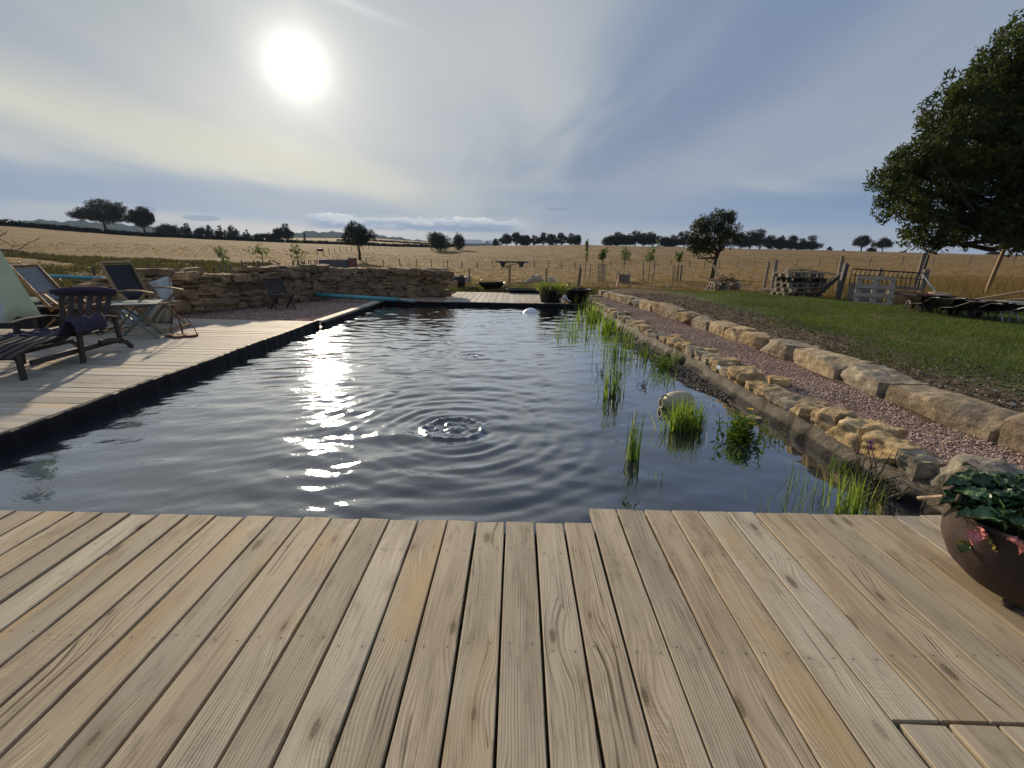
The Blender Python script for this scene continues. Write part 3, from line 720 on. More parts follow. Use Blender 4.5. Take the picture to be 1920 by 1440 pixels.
    o = k.node('ShaderNodeOutputMaterial'); k.l.new(mx.outputs[0], o.inputs[0])
    o = mesh_np('water', V, F, m, smooth=True); o['kind'] = 'structure'
    # froth on top of the bubbling springs
    for i, (cx, cy, amp, ext) in enumerate(RIP):
        mb = MB(); g = np.random.RandomState(40 + i)
        for j in range([46, 26, 18, 12][i]):
            a = g.rand() * 6.28; r = abs(g.normal()) * .09 * ext ** .5 if j % 3 else .22 * ext ** .5 * (1 + .06 * g.normal())
            s = .003 + .006 * g.rand()
            V, F_ = ico(1); mb.add(V * (s, s, s * .7) + (cx + r * math.cos(a), cy + r * math.sin(a), WZ + .004 + (.008 if r < .06 else 0)), F_)
        fo = mb.build('bubbling_water', FROTH, origin=(cx, cy, WZ), smooth=True)
        tag(fo, ['ring of bubbles of the nearest and largest spring bubbling up in the pool', 'bubbles of the second spring up the pool, behind the largest one',
                 'bubbles of the third small spring, towards the far end of the pool', 'bubbles of the farthest spring, just before the far deck'][i], 'bubbles', 'springs bubbling in a line along the pool', 'stuff')
FROTH, _k, _b = mat('bubble_film'); _b.inputs['Base Color'].default_value = (.7, .72, .75, 1); _b.inputs['Roughness'].default_value = .1; _b.inputs['Transmission Weight'].default_value = .6; _b.inputs['IOR'].default_value = 1.33
build_water()
# ------------------------------------------------------------------ decks
def planks(name, P0, along, across, specs, mat_, parent, t=.034, ztop=0.0, step=.149, sag=.0):
    """specs: list of (offset across, width, start, end). P0 origin; along, across unit vectors"""
    P0 = np.array(P0, float); al = np.array(along, float); ac = np.array(across, float)
    V = []; F = []; WC = []; NL = []; RV = []
    g = np.random.RandomState(len(specs) + 5)
    for (o, w, s, e) in specs:
        r = g.rand(); dz = g.normal() * .0012; tw = g.normal() * .0012; c = .003
        n = max(2, int((e - s) / .25)); prof = [(-w / 2, -t), (-w / 2, -c), (-w / 2 + c, 0), (w / 2 - c, 0), (w / 2, -c), (w / 2, -t)]
        base = len(V)
        # wavy natural edges
        ph = g.rand() * 6; ph2 = g.rand() * 6
        for i in range(n + 1):
            L = s + (e - s) * i / n
            wl = .0016 * math.sin(L * 2.3 + ph); wr = .0016 * math.sin(L * 2.9 + ph2)
            for (x, z) in prof:
                xx = x + (wl if x < 0 else wr); P = P0 + ac * (o + xx) + al * L
                V.append((P[0], P[1], ztop + z + dz + tw * (x / w * 2)))
                WC.append((x + w / 2 + r * 7.3 + (z if abs(x) == w / 2 else 0), L + r * 13.7, r)); NL.append((x / w + .5, L, 0)); RV.append(r)
        m = 6
        for i in range(n):
            for j in range(m - 1):
                F.append((base + i * m + j, base + i * m + j + 1, base + (i + 1) * m + j + 1, base + (i + 1) * m + j))
        for q in (base, base + n * m):
            F.append((q, q + 1, q + 4, q + 5)); F.append((q + 1, q + 2, q + 3, q + 4))
    return mesh_np(name, V, F, mat_, parent, attrs={'wc': WC, 'nl': NL, 'rv': RV})

def build_decks():
    g = np.random.RandomState(2)
    # near deck
    root = thing('wooden_deck', 'broad plank deck in the foreground, boards running towards the pool', 'deck', (0, 2.2, 0))
    off = (0, -2.2, 0)
    sp = []; st = .149; x0 = .41
    for i in range(-46, 24):
        gap = .009 + .004 * g.rand()
        if i == -16: gap = .016
        c = x0 + st * (i + .5); w = st - gap + (.003 if i >= 0 else 0)
        if i >= 0:
            end = 2.325 + g.normal() * .004; s = -1.6
            if i >= 5:
                sp.append((c, w, 1.135 + .004 * g.rand(), end)); sp.append((c + .012, w, -1.6, 1.122)); continue
            sp.append((c, w, s, end))
        else:
            end = 2.178 + g.normal() * .004 - .0009 * i * 0
            sp.append((c, w, -1.6, end))
    o = planks('decking_boards', (0, -2.2, 0), (0, 1, 0), (1, 0, 0), sp, WD_NEAR, root)
    mb = MB()
    for y in (2.10, 1.54, .98, .42, -.14, -.7): mb.box((-1.0, y - 2.2, -.095), (10.6, .05, .12))
    mb.box((-1.0, 0.05 - 2.2, -.17), (10.8, 4.0, .02))  # dark sheet below the joists, added so the plank gaps look shaded
    mb.build('joist', m_plain('joist_wood', (.05, .038, .03), .9), root)
    # left deck, boards running left to right
    root = thing('wooden_deck', 'pale sunlit plank deck on the left where the loungers stand', 'deck', (-3.7, 5.4, 0))
    sp = []; y = 2.215; i = 0
    while y + .14 < 8.86:
        w = .142 + .004 * g.rand()
        split = -5.0 - g.rand() * 1.5 if (i % 3 == 1) else None
        if split is not None:
            sp.append((y + w / 2 - 5.4, w, split + .004, -PL * 0 - 3.665 + g.normal() * .003)); sp.append((y + w / 2 - 5.4, w, -11.5, split))
        else: sp.append((y + w / 2 - 5.4, w, -11.5, -3.665 + g.normal() * .003))
        y += w + .006 + .004 * g.rand(); i += 1
    sp = [(o_, w, s + 3.7, e + 3.7) for (o_, w, s, e) in sp]
    planks('decking_boards', (0, 0, 0), (1, 0, 0), (0, 1, 0), sp, WD_FAR, root)
    mb = MB()
    for x in (-.25, -1.5, -2.8, -4.1, -5.5, -7.0): mb.box((x, .15, -.075), (.05, 6.6, .07))
    mb.build('joist', bpy.data.materials['joist_wood'], root)
    # small far deck
    root = thing('wooden_deck', 'small pale plank deck at the far end of the pool', 'deck', (-.6, 13.8, 0))
    sp = [(-1.30 + .165 * i + .08, .157, -1.42 + g.normal() * .01, 1.45) for i in range(19)]
    planks('decking_boards', (0, 0, 0), (0, 1, 0), (1, 0, 0), sp, WD_FAR, root, ztop=.012)
    mb = MB(); mb.box((.25, -1.36, -.085), (3.1, .05, .10)); mb.box((.25, 0, -.085), (3.1, .05, .10)); mb.box((.25, 1.3, -.085), (3.1, .05, .1))
    mb.build('joist', bpy.data.materials['joist_wood'], root)
    # pale edging plank by the gravel corner
    mb = MB(); mb.beam((PL - .02, 8.70, .004), (PL + .10, 12.32, .004), .17, .045)
    o = mb.build('edging_plank', WD_FAR, origin=(PL, 10.5, 0)); tag(o, 'long pale plank edging the pool beside the red gravel corner', 'plank')
    mb = MB(); mb.beam((1.95, 12.75, .02), (2.45, 14.55, .02), .12, .06); mb.beam((2.0, 13.05, .03), (2.0, 13.05 + .01, .03), .01, .01)
    for n_, (a, b, lab) in enumerate([((1.75, 14.3, 0), (2.15, 14.35, 0), 'short dark timber behind the right black tub'), ((2.2, 14.5, .0), (2.75, 14.6, 0), 'short weathered timber between the black tub and the first boulder')]):
        mb = MB(); mb.beam(a, b, .12, .07); o = mb.build('timber_offcut', WD_GREY, origin=a); tag(o, lab, 'timber')
build_decks()

# ------------------------------------------------------------------ gravel
def gravel_mat(name, c1, c2, c3):
    m, k, bs = mat(name); rv = k.attr('rv', 'Fac')
    col = k.ramp(rv, [(0, c1), (.45, c2), (.85, c3), (1, (.46, .38, .32))])
    k.l.new(col, bs.inputs['Base Color']); bs.inputs['Roughness'].default_value = .85; bs.inputs['Specular IOR Level'].default_value = .25
    return m
GRAVEL_CHIP = gravel_mat('red_gravel_chips', (.24, .135, .10), (.48, .32, .245), (.60, .45, .365))
def gravel_base():
    m, k, bs = mat('red_gravel_bed'); co = objco(k)
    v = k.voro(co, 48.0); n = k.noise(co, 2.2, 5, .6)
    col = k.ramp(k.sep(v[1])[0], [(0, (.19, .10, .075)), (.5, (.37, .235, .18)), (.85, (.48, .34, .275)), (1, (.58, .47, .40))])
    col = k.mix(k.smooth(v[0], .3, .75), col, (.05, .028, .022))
    col = k.mix(1.0, col, k.ramp(n, [(.3, (.8, .8, .8)), (.7, (1.15, 1.12, 1.1))]), 'MULTIPLY')
    k.l.new(col, bs.inputs['Base Color']); bs.inputs['Roughness'].default_value = .9; bs.inputs['Specular IOR Level'].default_value = .2
    bump(k, bs, k.math('SUBTRACT', 1.0, v[0]), 1.0, .012)
    return m
def chips(P, size, seed, mat_, name, parent=None, origin=None):
    """angular stone chips at points P"""
    g = np.random.RandomState(seed); N = len(P)
    base = np.array([(1, 0, -.2), (-.5, .8, -.25), (-.6, -.7, -.2), (.1, .1, .55), (.5, .75, .25), (.2, -.9, .2)])
    F0 = np.array([(0, 4, 3), (4, 1, 3), (1, 2, 3), (2, 5, 3), (5, 0, 3), (0, 1, 4), (0, 5, 2), (0, 2, 1)])
    B = base[None] * (1 + .35 * g.normal(size=(N, 6, 1)) * .6) + g.normal(size=(N, 6, 3)) * .12
    th = g.rand(N) * 6.28; c, s = np.cos(th)[:, None], np.sin(th)[:, None]
    tl = g.normal(size=(N, 1)) * .5
    x = B[:, :, 0]; y = B[:, :, 1] * (.55 + .3 * g.rand(N, 1)); z = B[:, :, 2] * (.5 + .4 * g.rand(N, 1)) + x * tl * .4
    sc = (size * (.55 + .8 * g.rand(N) ** 1.5))[:, None]
    X = (x * c - y * s) * sc + P[:, 0:1]; Y = (x * s + y * c) * sc + P[:, 1:2]; Z = z * sc + P[:, 2:3] + sc * .25
    V = np.stack([X, Y, Z], 2).reshape(-1, 3); F = (F0[None] + (np.arange(N) * 6)[:, None, None]).reshape(-1, 3)
    return mesh_np(name, V, F, mat_, parent, attrs={'rv': np.repeat(g.rand(N), 6)}, origin=origin)
def path_z(x, y): return .0 + .012 * np.sin(x * 3 + y * 2.2) + .008 * np.sin(y * 5 + x)
def build_gravel():
    gm = gravel_base()
    ys = np.linspace(1.2, 14.6, 90); V = []; F = []; nu = 10
    for y in ys:
        a = small_x(y) - .02; b = boulder_x(y) + .35
        for i in range(nu + 1): x = a + (b - a) * i / nu; V.append((x, y, path_z(x, y)))
    m = nu + 1; F = [(j * m + i, j * m + i + 1, (j + 1) * m + i + 1, (j + 1) * m + i) for j in range(len(ys) - 1) for i in range(nu)]
    o = mesh_np('gravel_path', V, F, gm, smooth=True); o['kind'] = 'structure'
    g = np.random.RandomState(9); P = []
    n = 52000
    y = 1.6 + 12.6 * g.rand(n) ** 1.9; t = g.rand(n); x = small_x(y) + .1 + (boulder_x(y) - small_x(y) + .05) * t
    P = np.stack([x, y, path_z(x, y)], 1)
    o = chips(P, .0125, 4, GRAVEL_CHIP, 'loose_gravel'); o['kind'] = 'stuff'; tag(o, 'loose red brown stone chips covering the path between the two rows of stones', 'gravel')
    # corner by the dry stone wall
    V = [(-11.5, 8.86, -.03), (PL - .09, 8.86, -.03), (PL + .03, 12.36, -.03), (PL + .03, 12.5, -.03), (-1.8, 14.2, -.03), (-5.4, 13.5, -.02), (-7.0, 9.0, -.02)]
    mb = MB(); mb.add(V, [(0, 1, 2, 3, 4, 5, 6)]); o = mb.build('gravel_bed', gm); o['kind'] = 'structure'
    n = 16000; yy = 8.88 + 4.6 * g.rand(n); xx = -6.6 + 3.1 * g.rand(n)
    lim = np.interp(yy, [8.88, 12.36], [PL - .13, PL + .0]); ok = (xx < lim) & (xx > np.interp(yy, [8.8, 12.6], [-6.5, -5.0]))
    P = np.stack([xx[ok], yy[ok], np.full(ok.sum(), -.03)], 1)
    n2 = 3500; x2 = PL + .1 + 1.6 * g.rand(n2); y2 = 12.44 + 1.3 * g.rand(n2)
    P = np.concatenate([P, np.stack([x2, y2, np.full(n2, -.03)], 1)])
    o = chips(P, .017, 6, GRAVEL_CHIP, 'loose_gravel'); o['kind'] = 'stuff'; tag(o, 'loose red brown stone chips in the corner below the dry stone wall', 'gravel')
    # dark wet pebbles on the planting shelf
    n = 9000; yy = 4.7 + 4.2 * g.rand(n) ** 1.2; w = np.interp(yy, [4.7, 5.2, 6.6, 7.6, 8.9], [.06, .36, .34, .42, .2])
    xx = small_x(yy) - .16 - w * g.rand(n)
    P = np.stack([xx, yy, WZ - .02 + .05 * (1 - (small_x(yy) - .16 - xx) / np.maximum(w, .01))], 1)
    dk = gravel_mat('wet_dark_pebbles', (.03, .026, .02), (.07, .055, .042), (.13, .10, .075))
    o = chips(P, .018, 8, dk, 'planting_gravel'); o['kind'] = 'stuff'; tag(o, 'dark wet pebbles along the waterline of the planting shelf', 'pebbles')
build_gravel()

# ------------------------------------------------------------------ right-hand liner fold
def build_right_liner():
    ys = np.linspace(1.7, 12.5, 420); g = np.random.RandomState(1)
    wr = np.interp(ys, np.arange(1.5, 13, .11), g.normal(size=len(np.arange(1.5, 13, .11))))
    wr2 = np.interp(ys, np.arange(1.5, 13, .33), g.normal(size=len(np.arange(1.5, 13, .33))))
    V = []
    for i, y in enumerate(ys):
        s = small_x(y); a = wr[i] * .015 + wr2[i] * .015
        prof = [(.14, .012), (.05, .022 + a * .4), (-.03, .020 + a), (-.055, -.012 + a * 1.3), (-.078, -.055 + a), (-.092, -.10 + a * .5), (-.11, -.25), (-.14, -.6), (-.16, -1.28)]
        for j, (dx, z) in enumerate(prof): V.append((s + dx + a * (1.4 if 1 < j < 6 else .4), y + a * .5 * (j % 2), z))
    m = 9; F = [(i * m + j, (i + 1) * m + j, (i + 1) * m + j + 1, i * m + j + 1) for i in range(len(ys) - 1) for j in range(m - 1)]
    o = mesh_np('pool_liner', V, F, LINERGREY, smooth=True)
    tag(o, 'silty grey brown liner folded over the pool edge below the small edging stones', 'pool liner')
build_right_liner()

# ------------------------------------------------------------------ edging stones
PROTO = {}
def proto_rock(kind, i, mat_, size=(1, 1, 1)):
    key = (kind, i, mat_.name, tuple(round(float(s_), 2) for s_ in size))
    if key not in PROTO:
        V, F = rock(size, 100 + i * 7 + len(kind) + int(size[1] * 1000) % 50, 5 if kind == 'big' and size[1] > .6 else (4 if kind == 'big' or size[0] > .2 else 3), boxy=[.94, .90, .86, .92][i % 4] if kind == 'big' else [.85, .75, .9][i % 3], cuts=[4, 6, 5, 5][i % 4], rough=.06 if kind == 'big' else .12)
        me = bpy.data.meshes.new('stone'); me.from_pydata([tuple(p) for p in V], [], [tuple(f) for f in F])
        me.materials.append(mat_); me.update(); PROTO[key] = me
        me.polygons.foreach_set('use_smooth', [True] * len(me.polygons))
        if kind != 'x':
            try: me.set_sharp_from_angle(angle=math.radians(34))
            except Exception: pass
    return PROTO[key]
def place_rock(name, kind, i, mat_, c, size, rz, tilt=(0, 0)):
    o = bpy.data.objects.new(name, proto_rock(kind, i, mat_, size)); COL.objects.link(o)
    o.location = tuple(c); o.rotation_euler = (tilt[0], tilt[1], rz); return o

def build_boulders():
    # (y0, y1, height, width, colour, description) along the lawn edge, from the near end
    L = [(2.25, 2.80, .30, .5, 0, 'big pale limestone boulder cut by the right picture edge'),
         (2.74, 3.42, .29, .46, 0, 'pale boulder with a bright sunny face, second from the near end'),
         (3.40, 4.46, .19, .46, 0, 'long flat topped tan boulder with dark undercut face, third in the lawn edging'),
         (4.46, 5.22, .18, .48, 2, 'low wide grey slab boulder between two paler ones in the lawn edging'),
         (5.20, 6.10, .20, .46, 0, 'long pale boulder with a smooth sloping top beside the gravel path'),
         (6.08, 6.84, .19, .40, 2, 'rough grey brown boulder following the long smooth one in the lawn edging'),
         (6.83, 7.38, .19, .36, 1, 'ochre layered boulder with a split top'),
         (7.38, 7.86, .20, .32, 1, 'blocky tan boulder standing upright in the row'),
         (7.86, 8.46, .19, .32, 0, 'squarish pale block in the lawn edging'),
         (8.46, 9.15, .18, .30, 2, 'dark stained square block in the lawn edging'),
         (9.15, 9.78, .19, .3, 1, 'bright ochre square block in the lawn edging'),
         (9.75, 10.5, .22, .3, 0, 'pale grey flat block with a clean top'),
         (10.5, 11.1, .23, .3, 1, 'golden upright block beyond the pale grey one'),
         (11.1, 11.9, .20, .3, 1, 'long brown block'), (11.9, 12.4, .19, .28, 2, 'small grey block with dark joint'),
         (12.4, 12.9, .20, .28, 0, 'small pale block of the narrow stretch'), (12.9, 13.5, .17, .27, 0, 'thin pale slab topped block'),
         (13.5, 13.95, .16, .27, 1, 'small tan block close to the end'), (14.0, 14.55, .17, .30, 0, 'light tan block by the far grass'),
         (14.6, 15.2, .16, .34, 0, 'pale end block beside the dark timbers')]
    ms = [PALESTONE, TANSTONE, GREYSTONE]
    for i, (a, b, h, w, mi, lab) in enumerate(L):
        y = (a + b) / 2; xa, xb = boulder_x(a), boulder_x(b); x = (xa + xb) / 2 + w / 2
        ang = math.atan2(b - a, xb - xa) - PI / 2
        o = place_rock('edging_boulder', 'big', i % 7, ms[mi], (x, y, h * .42), (w * .98, (b - a) * .99, h * 1.22), ang + rnd.uniform(-.06, .06), (rnd.uniform(-.03, .03), rnd.uniform(-.08, .03)))
        if i > 12: lab = lab + ', %s from the near end' % ordw(i)
        tag(o, lab, 'boulder', 'boulders edging the lawn beside the gravel path')
build_boulders()

def build_small_stones():
    g = np.random.RandomState(21); y = 2.02; i = 0
    specs = [(2.02, 2.32, .30, .19, 2), (2.33, 2.70, .34, .21, 2), (2.74, 2.96, .20, .13, 2), (2.92, 3.18, .26, .14, 1), (3.2, 3.52, .30, .15, 1), (3.5, 3.74, .22, .15, 1),
             (3.76, 4.0, .27, .10, 1), (4.02, 4.34, .28, .09, 0), (4.36, 4.62, .24, .09, 1), (4.64, 4.80, .2, .08, 1), (4.86, 5.16, .26, .15, 1), (5.2, 5.42, .18, .09, 0), (5.44, 5.68, .2, .12, 1), (5.7, 5.95, .2, .11, 0)]
    y = 5.97
    while y < 12.4:
        L = .17 + .16 * g.rand() + (y - 6) * .012; specs.append((y, y + L, .15 + .10 * g.rand(), .07 + .06 * g.rand(), int(g.choice([0, 1, 1, 2])))); y += L + .015 + .02 * g.rand()
    ms = [PALESTONE, TANSTONE, GREYSTONE]; cw = ['pale', 'ochre', 'greyish']
    desc = {0: 'grey stone half hidden behind the planted iron pot', 1: 'largest rounded grey stone of the pool edging, beside the iron pot', 2: 'small shadowed stone next to the largest grey one', 3: 'flat yellow stone behind the purple flowered plant',
            4: 'long craggy ochre stone of the pool edging, nearest the yellow flowers', 5: 'upright blocky ochre stone next to the long craggy one', 6: 'low flaky ochre slab in the pool edging', 7: 'pale pitted slab in the pool edging', 8: 'small pale slab touching the pitted one',
            9: 'tiny brown slab before the tall round stone', 10: 'tall round ochre stone standing alone, level with the jar in the water', 11: 'small stone carrying a strip of white tape', 12: 'knobbly ochre stone just beyond the white tape', 13: 'pale stone second beyond the white tape'}
    for i, (a, b, w, h, mi) in enumerate(specs):
        ym = (a + b) / 2; sx = float(small_x(ym)); ang = math.atan2(b - a, float(small_x(b) - small_x(a))) - PI / 2
        o = place_rock('edging_stone', 'small', (i * 3 + 1) % 8, ms[mi], (sx + w / 2 + .01, ym, h * .42 + .01), (w * 1.1, (b - a) * 1.10, h * 1.15), ang + g.normal() * .12, (g.normal() * .05, g.normal() * .08))
        lab = desc.get(i, '%s small stone of the pool edging, %s counted from the iron pot' % (cw[mi], ordw(i)))
        tag(o, lab, 'edging stone', 'small stones edging the pool along the gravel path')
    # second, inner pieces lying on the gravel behind the row
    ex = [(3.35, .22, .16, .07), (3.62, .2, .2, .08), (4.18, .22, .16, .06), (4.9, .28, .2, .09), (5.9, .2, .22, .07), (6.5, .22, .2, .07), (7.6, .2, .24, .07), (9.2, .2, .24, .06), (10.6, .2, .3, .06)]
    for i, (y, dx, s, h) in enumerate(ex):
        o = place_rock('loose_stone', 'small', i % 8, TANSTONE, (float(small_x(y)) + .16 + dx, y, h * .4 + .01), (s, s * .9, h), g.rand() * 3)
        tag(o, 'flat ochre stone lying behind the pool edging row, %s counted from the near end' % ordw(i), 'stone', 'loose flat stones behind the pool edging row')
    o = MB(); p = G(1347, 692, .1); o.beam((p[0] - .02, p[1] - .06, .115), (p[0] + .02, p[1] + .06, .125), .035, .006); o = o.build('white_tape', WHITEPL, origin=(p[0], p[1], .12)); tag(o, 'short strip of white tape lying on an edging stone', 'tape')
    # a stone awash by the yellow flowers, slab by the shelf, and pale stones under water
    for (px, py, z, s, mi, nm, lab) in [(1410, 788, WZ, (.16, .10, .06), PALESTONE, 'wet_stone', 'pale wet stone breaking the surface behind the yellow flowers'),
                                        (1200, 643, WZ + .01, (.30, .26, .05), GREYSTONE, 'flat_slab', 'flat grey slab lying at the edge of the planting shelf')]:
        p = G(px, py, z); o = place_rock(nm, 'small', 2, mi, p, s, .4); tag(o, lab, 'stone')
    for i, (px, py, s, lab) in enumerate([(1048, 962, .24, 'pale rounded stone under water close to the foreground deck step'), (962, 880, .24, 'blurred pale stone under water left of the deck step stone'),
                                          (1280, 905 - 70, .2, 'faint pale stone under water below the jar'), (1235, 745, .3, 'pale flat stone under water left of the jar'), (765, 935, .2, 'dim stone under water in line with the bubbling spring')]):
        p = G(px, py, -.22); o = place_rock('submerged_stone', 'small', i, PALESTONE, (p[0], p[1], -.24), (s, s * .7, .12), i); tag(o, lab, 'stone', 'pale stones lying under water')
build_small_stones()

# ------------------------------------------------------------------ dry stone walls
def dry_wall(label, A, B, H, T, seed, hfun=None, endcap=False):
    A = np.array(A, float); B = np.array(B, float); d = B - A; L = np.linalg.norm(d); d /= L; nrm = np.array([-d[1], d[0]])
    g = np.random.RandomState(seed); V = []; F = []; RV = []; z = 0.0
    c = 0
    while z < H + .05:
        ch = .06 + .085 * g.rand(); s = -g.rand() * .2
        while s < L:
            l = .17 + .45 * g.rand() ** 1.2; hh = ch * (.7 + .5 * g.rand()); cc = s + l / 2
            top = H + (hfun(cc / L) if hfun else 0)
            if z < top and -.05 < cc < L + .05:
                dep = T * (.9 + .15 * g.rand())
                P, f = rock((l * 1.10, dep, hh * 1.30), seed * 1000 + c, 2, boxy=.85, cuts=6, rough=.12)
                tw = g.normal() * .05; P = P + 0; x = P[:, 0] * math.cos(tw) - P[:, 1] * math.sin(tw); y = P[:, 0] * math.sin(tw) + P[:, 1] * math.cos(tw)
                zt = P[:, 2] + x * g.normal() * .06
                off = g.normal() * .02 + (-z * .05)
                W2 = A[None] + d[None] * (cc + x)[:, None] + nrm[None] * (y + off + T / 2 * 0)[:, None]
                base = len(RV); V.append(np.column_stack([W2, zt + z + ch / 2])); F.append(f + base); RV.extend([g.rand()] * len(P))
                c += 1
            s += l + .004
        z += ch * .97
    # rubble heart, added to block light through gaps, one mesh with the facing stones
    n0 = len(RV); q0 = A + d * .12 + nrm * (T * .30 - T / 2 + .02); 
    cor = [A + d * a_ + nrm * b_ for a_, b_ in ((.12, -T * .30), (L - .12, -T * .30), (L - .12, T * .30), (.12, T * .30))]
    V.append(np.array([(*c_, -.05) for c_ in cor] + [(*c_, H - .10) for c_ in cor])); RV.extend([.5] * 8)
    F.append(np.array([(0, 1, 5), (0, 5, 4), (1, 2, 6), (1, 6, 5), (2, 3, 7), (2, 7, 6), (3, 0, 4), (3, 4, 7), (4, 5, 6), (4, 6, 7)]) + n0)
    V = np.concatenate(V); F = np.concatenate(F)
    o = mesh_np('stone_wall', V, F, WALLSTONE, smooth=False, attrs={'rv': RV}, origin=(*(A + B) / 2, 0))
    return tag(o, label, 'stone wall')
def build_walls():
    dry_wall('dry stone wall of rough brown slabs behind the left deck and the charcoal chair', (-7.35, 8.3), (-5.15, 12.75), .74, .40, 3, lambda t: .05 * math.sin(t * 9) + .03 * math.sin(t * 23) - .12 * max(0, .2 - t) * 5)
    dry_wall('dry stone wall of layered slabs across the far left end of the pool', (-5.3, 12.85), (-2.0, 14.05), .70, .40, 4, lambda t: .04 * math.sin(t * 11 + 1) + (.05 if t > .75 else 0))
    # loose cap stones
    g = np.random.RandomState(5)
    for i, (px, py, s, lab) in enumerate([(640, 506, .30, 'upright pointed stone on top of the corner of the walls'), (715, 507, .32, 'tallest pointed stone standing on the far wall'), (800, 506, .45, 'dark flat slab capping the far wall near its right end'),
                                          (830, 508, .30, 'small flat slab at the very right end of the far wall'), (350, 512, .35, 'brown block sitting on the left wall above the charcoal chair'), (540, 508, .45, 'rounded mossy stone on top of the middle of the left wall'), (455, 516, .35, 'long pale slab on top of the left wall')]):
        dist = 13.2 if px > 610 else 9.0 + (px - 350) / 250 * 3.4
        p = DP(px, py + 5, dist); o = place_rock('cap_stone', 'small', i, WALLSTONE, (p[0], p[1], p[2]), (s, .28, .15 if i not in (0, 1) else .24), g.rand() * .6, (0, g.normal() * .1)); tag(o, lab, 'stone', 'loose stones on the dry stone walls')
build_walls()
# ------------------------------------------------------------------ vegetation builders
def leaf_cards(C, n_per, R, size, seed, flat=.0, aspect=.6):
    """leaf quads scattered round cluster centres C"""
    g = np.random.RandomState(seed); N = len(C) * n_per
    c = np.repeat(C, n_per, axis=0); rr = np.repeat(np.asarray(R) * np.ones(len(C)), n_per)
    off = g.normal(size=(N, 3)); off /= np.linalg.norm(off, axis=1, keepdims=True); off *= (g.rand(N) ** .45 * rr)[:, None]
    P = c + off
    a = g.normal(size=(N, 3)); a[:, 2] *= (1 - flat); a /= np.linalg.norm(a, axis=1, keepdims=True)
    b = np.cross(a, g.normal(size=(N, 3))); b /= np.linalg.norm(b, axis=1, keepdims=True)
    s = (size * (.6 + .7 * g.rand(N)))[:, None]
    V = np.stack([P - a * s, P + b * s * aspect * .5, P + a * s, P - b * s * aspect * .5], 1).reshape(-1, 3)
    F = np.arange(N * 4).reshape(-1, 4)
    cr = np.repeat(g.rand(len(C)), n_per); rv = np.clip(.55 * cr + .45 * g.rand(N), 0, 1)
    return V, F, np.repeat(rv, 4)
def blob_clusters(blobs, dens, seed, shell=.55):
    """cluster centres through ellipsoid blobs (x,y,z,rx,ry,rz), denser near the skin"""
    g = np.random.RandomState(seed); out = []
    for b in blobs:
        b = list(b); c = np.array(b[:3]); r = np.array(b[3:6]) if len(b) >= 6 else np.array([b[3]] * 3)
        n = max(3, int(dens * r.prod() ** (2 / 3)))
        d = g.normal(size=(n, 3)); d /= np.linalg.norm(d, axis=1, keepdims=True)
        rad = shell + (1.05 - shell) * g.rand(n) ** .6
        rad *= 1 + .12 * hsin(d * 3, 2.0, seed + 3)
        out.append(c + d * rad[:, None] * r)
    return np.concatenate(out)
LEAF_FAR = m_leaf('far_tree_leaves', (.006, .010, .006), (.014, .021, .010), (.026, .034, .014), .12)
LEAF_BIG = m_leaf('broad_tree_leaves', (.022, .032, .010), (.05, .068, .018), (.10, .105, .03), .4, rough=.75)
LEAF_HAW = m_leaf('hawthorn_leaves', (.013, .020, .007), (.030, .042, .012), (.065, .075, .022), .2)
LEAF_BUSH = m_leaf('bush_leaves', (.010, .022, .010), (.022, .042, .016), (.04, .065, .025), .2)
LEAF_SAP = m_leaf('sapling_leaves', (.05, .08, .02), (.10, .15, .035), (.17, .21, .06), .4)
LEAF_SCRUB = m_leaf('scrub_leaves', (.03, .04, .014), (.065, .075, .026), (.11, .10, .04), .25)
BARE = m_plain('bare_twigs', (.13, .105, .08), .9)
def tree(name, label, cat, base, h, blobs, lc=500, n_per=14, R=.55, size=.3, lm=None, trunk_r=.3, seed=1, trunk_top=.5, group=None, limbs=5, lean=(0, 0), bark=None, shell=.55, root_kind=None):
    base = np.array(base, float); root = thing(name, label, cat, tuple(base), 0, group)
    g = np.random.RandomState(seed)
    cl = blob_clusters([tuple(b) for b in blobs], lc, seed, shell)
    V, F, rv = leaf_cards(cl, n_per, R, size, seed + 9)
    mesh_np('crown', V, F, lm or LEAF_FAR, root, attrs={'rv': rv})
    mb = MB(); top = np.array([lean[0], lean[1], h * trunk_top])
    pts = [np.array([0, 0, -.4]), np.array([lean[0] * .2 + trunk_r * .3, 0, h * trunk_top * .35]), np.array([lean[0] * .6 - trunk_r * .3, lean[1] * .6, h * trunk_top * .7]), top]
    mb.tube(pts, [trunk_r * 1.25, trunk_r, trunk_r * .8, trunk_r * .6], 8)
    for i in range(min(limbs, len(blobs) * 2)):
        b = blobs[i % len(blobs)]; tgt = np.array(b[:3]) + g.normal(size=3) * .2 * b[3]
        s = pts[2] + (pts[3] - pts[2]) * g.rand(); mid = (s + tgt) / 2 + g.normal(size=3) * .06 * h; mid[2] -= .03 * h
        mb.tube([s, mid, tgt], [trunk_r * .5, trunk_r * .28, trunk_r * .1], 5)
    mb.build('trunk', bark or BARK, root, smooth=True)
    return root
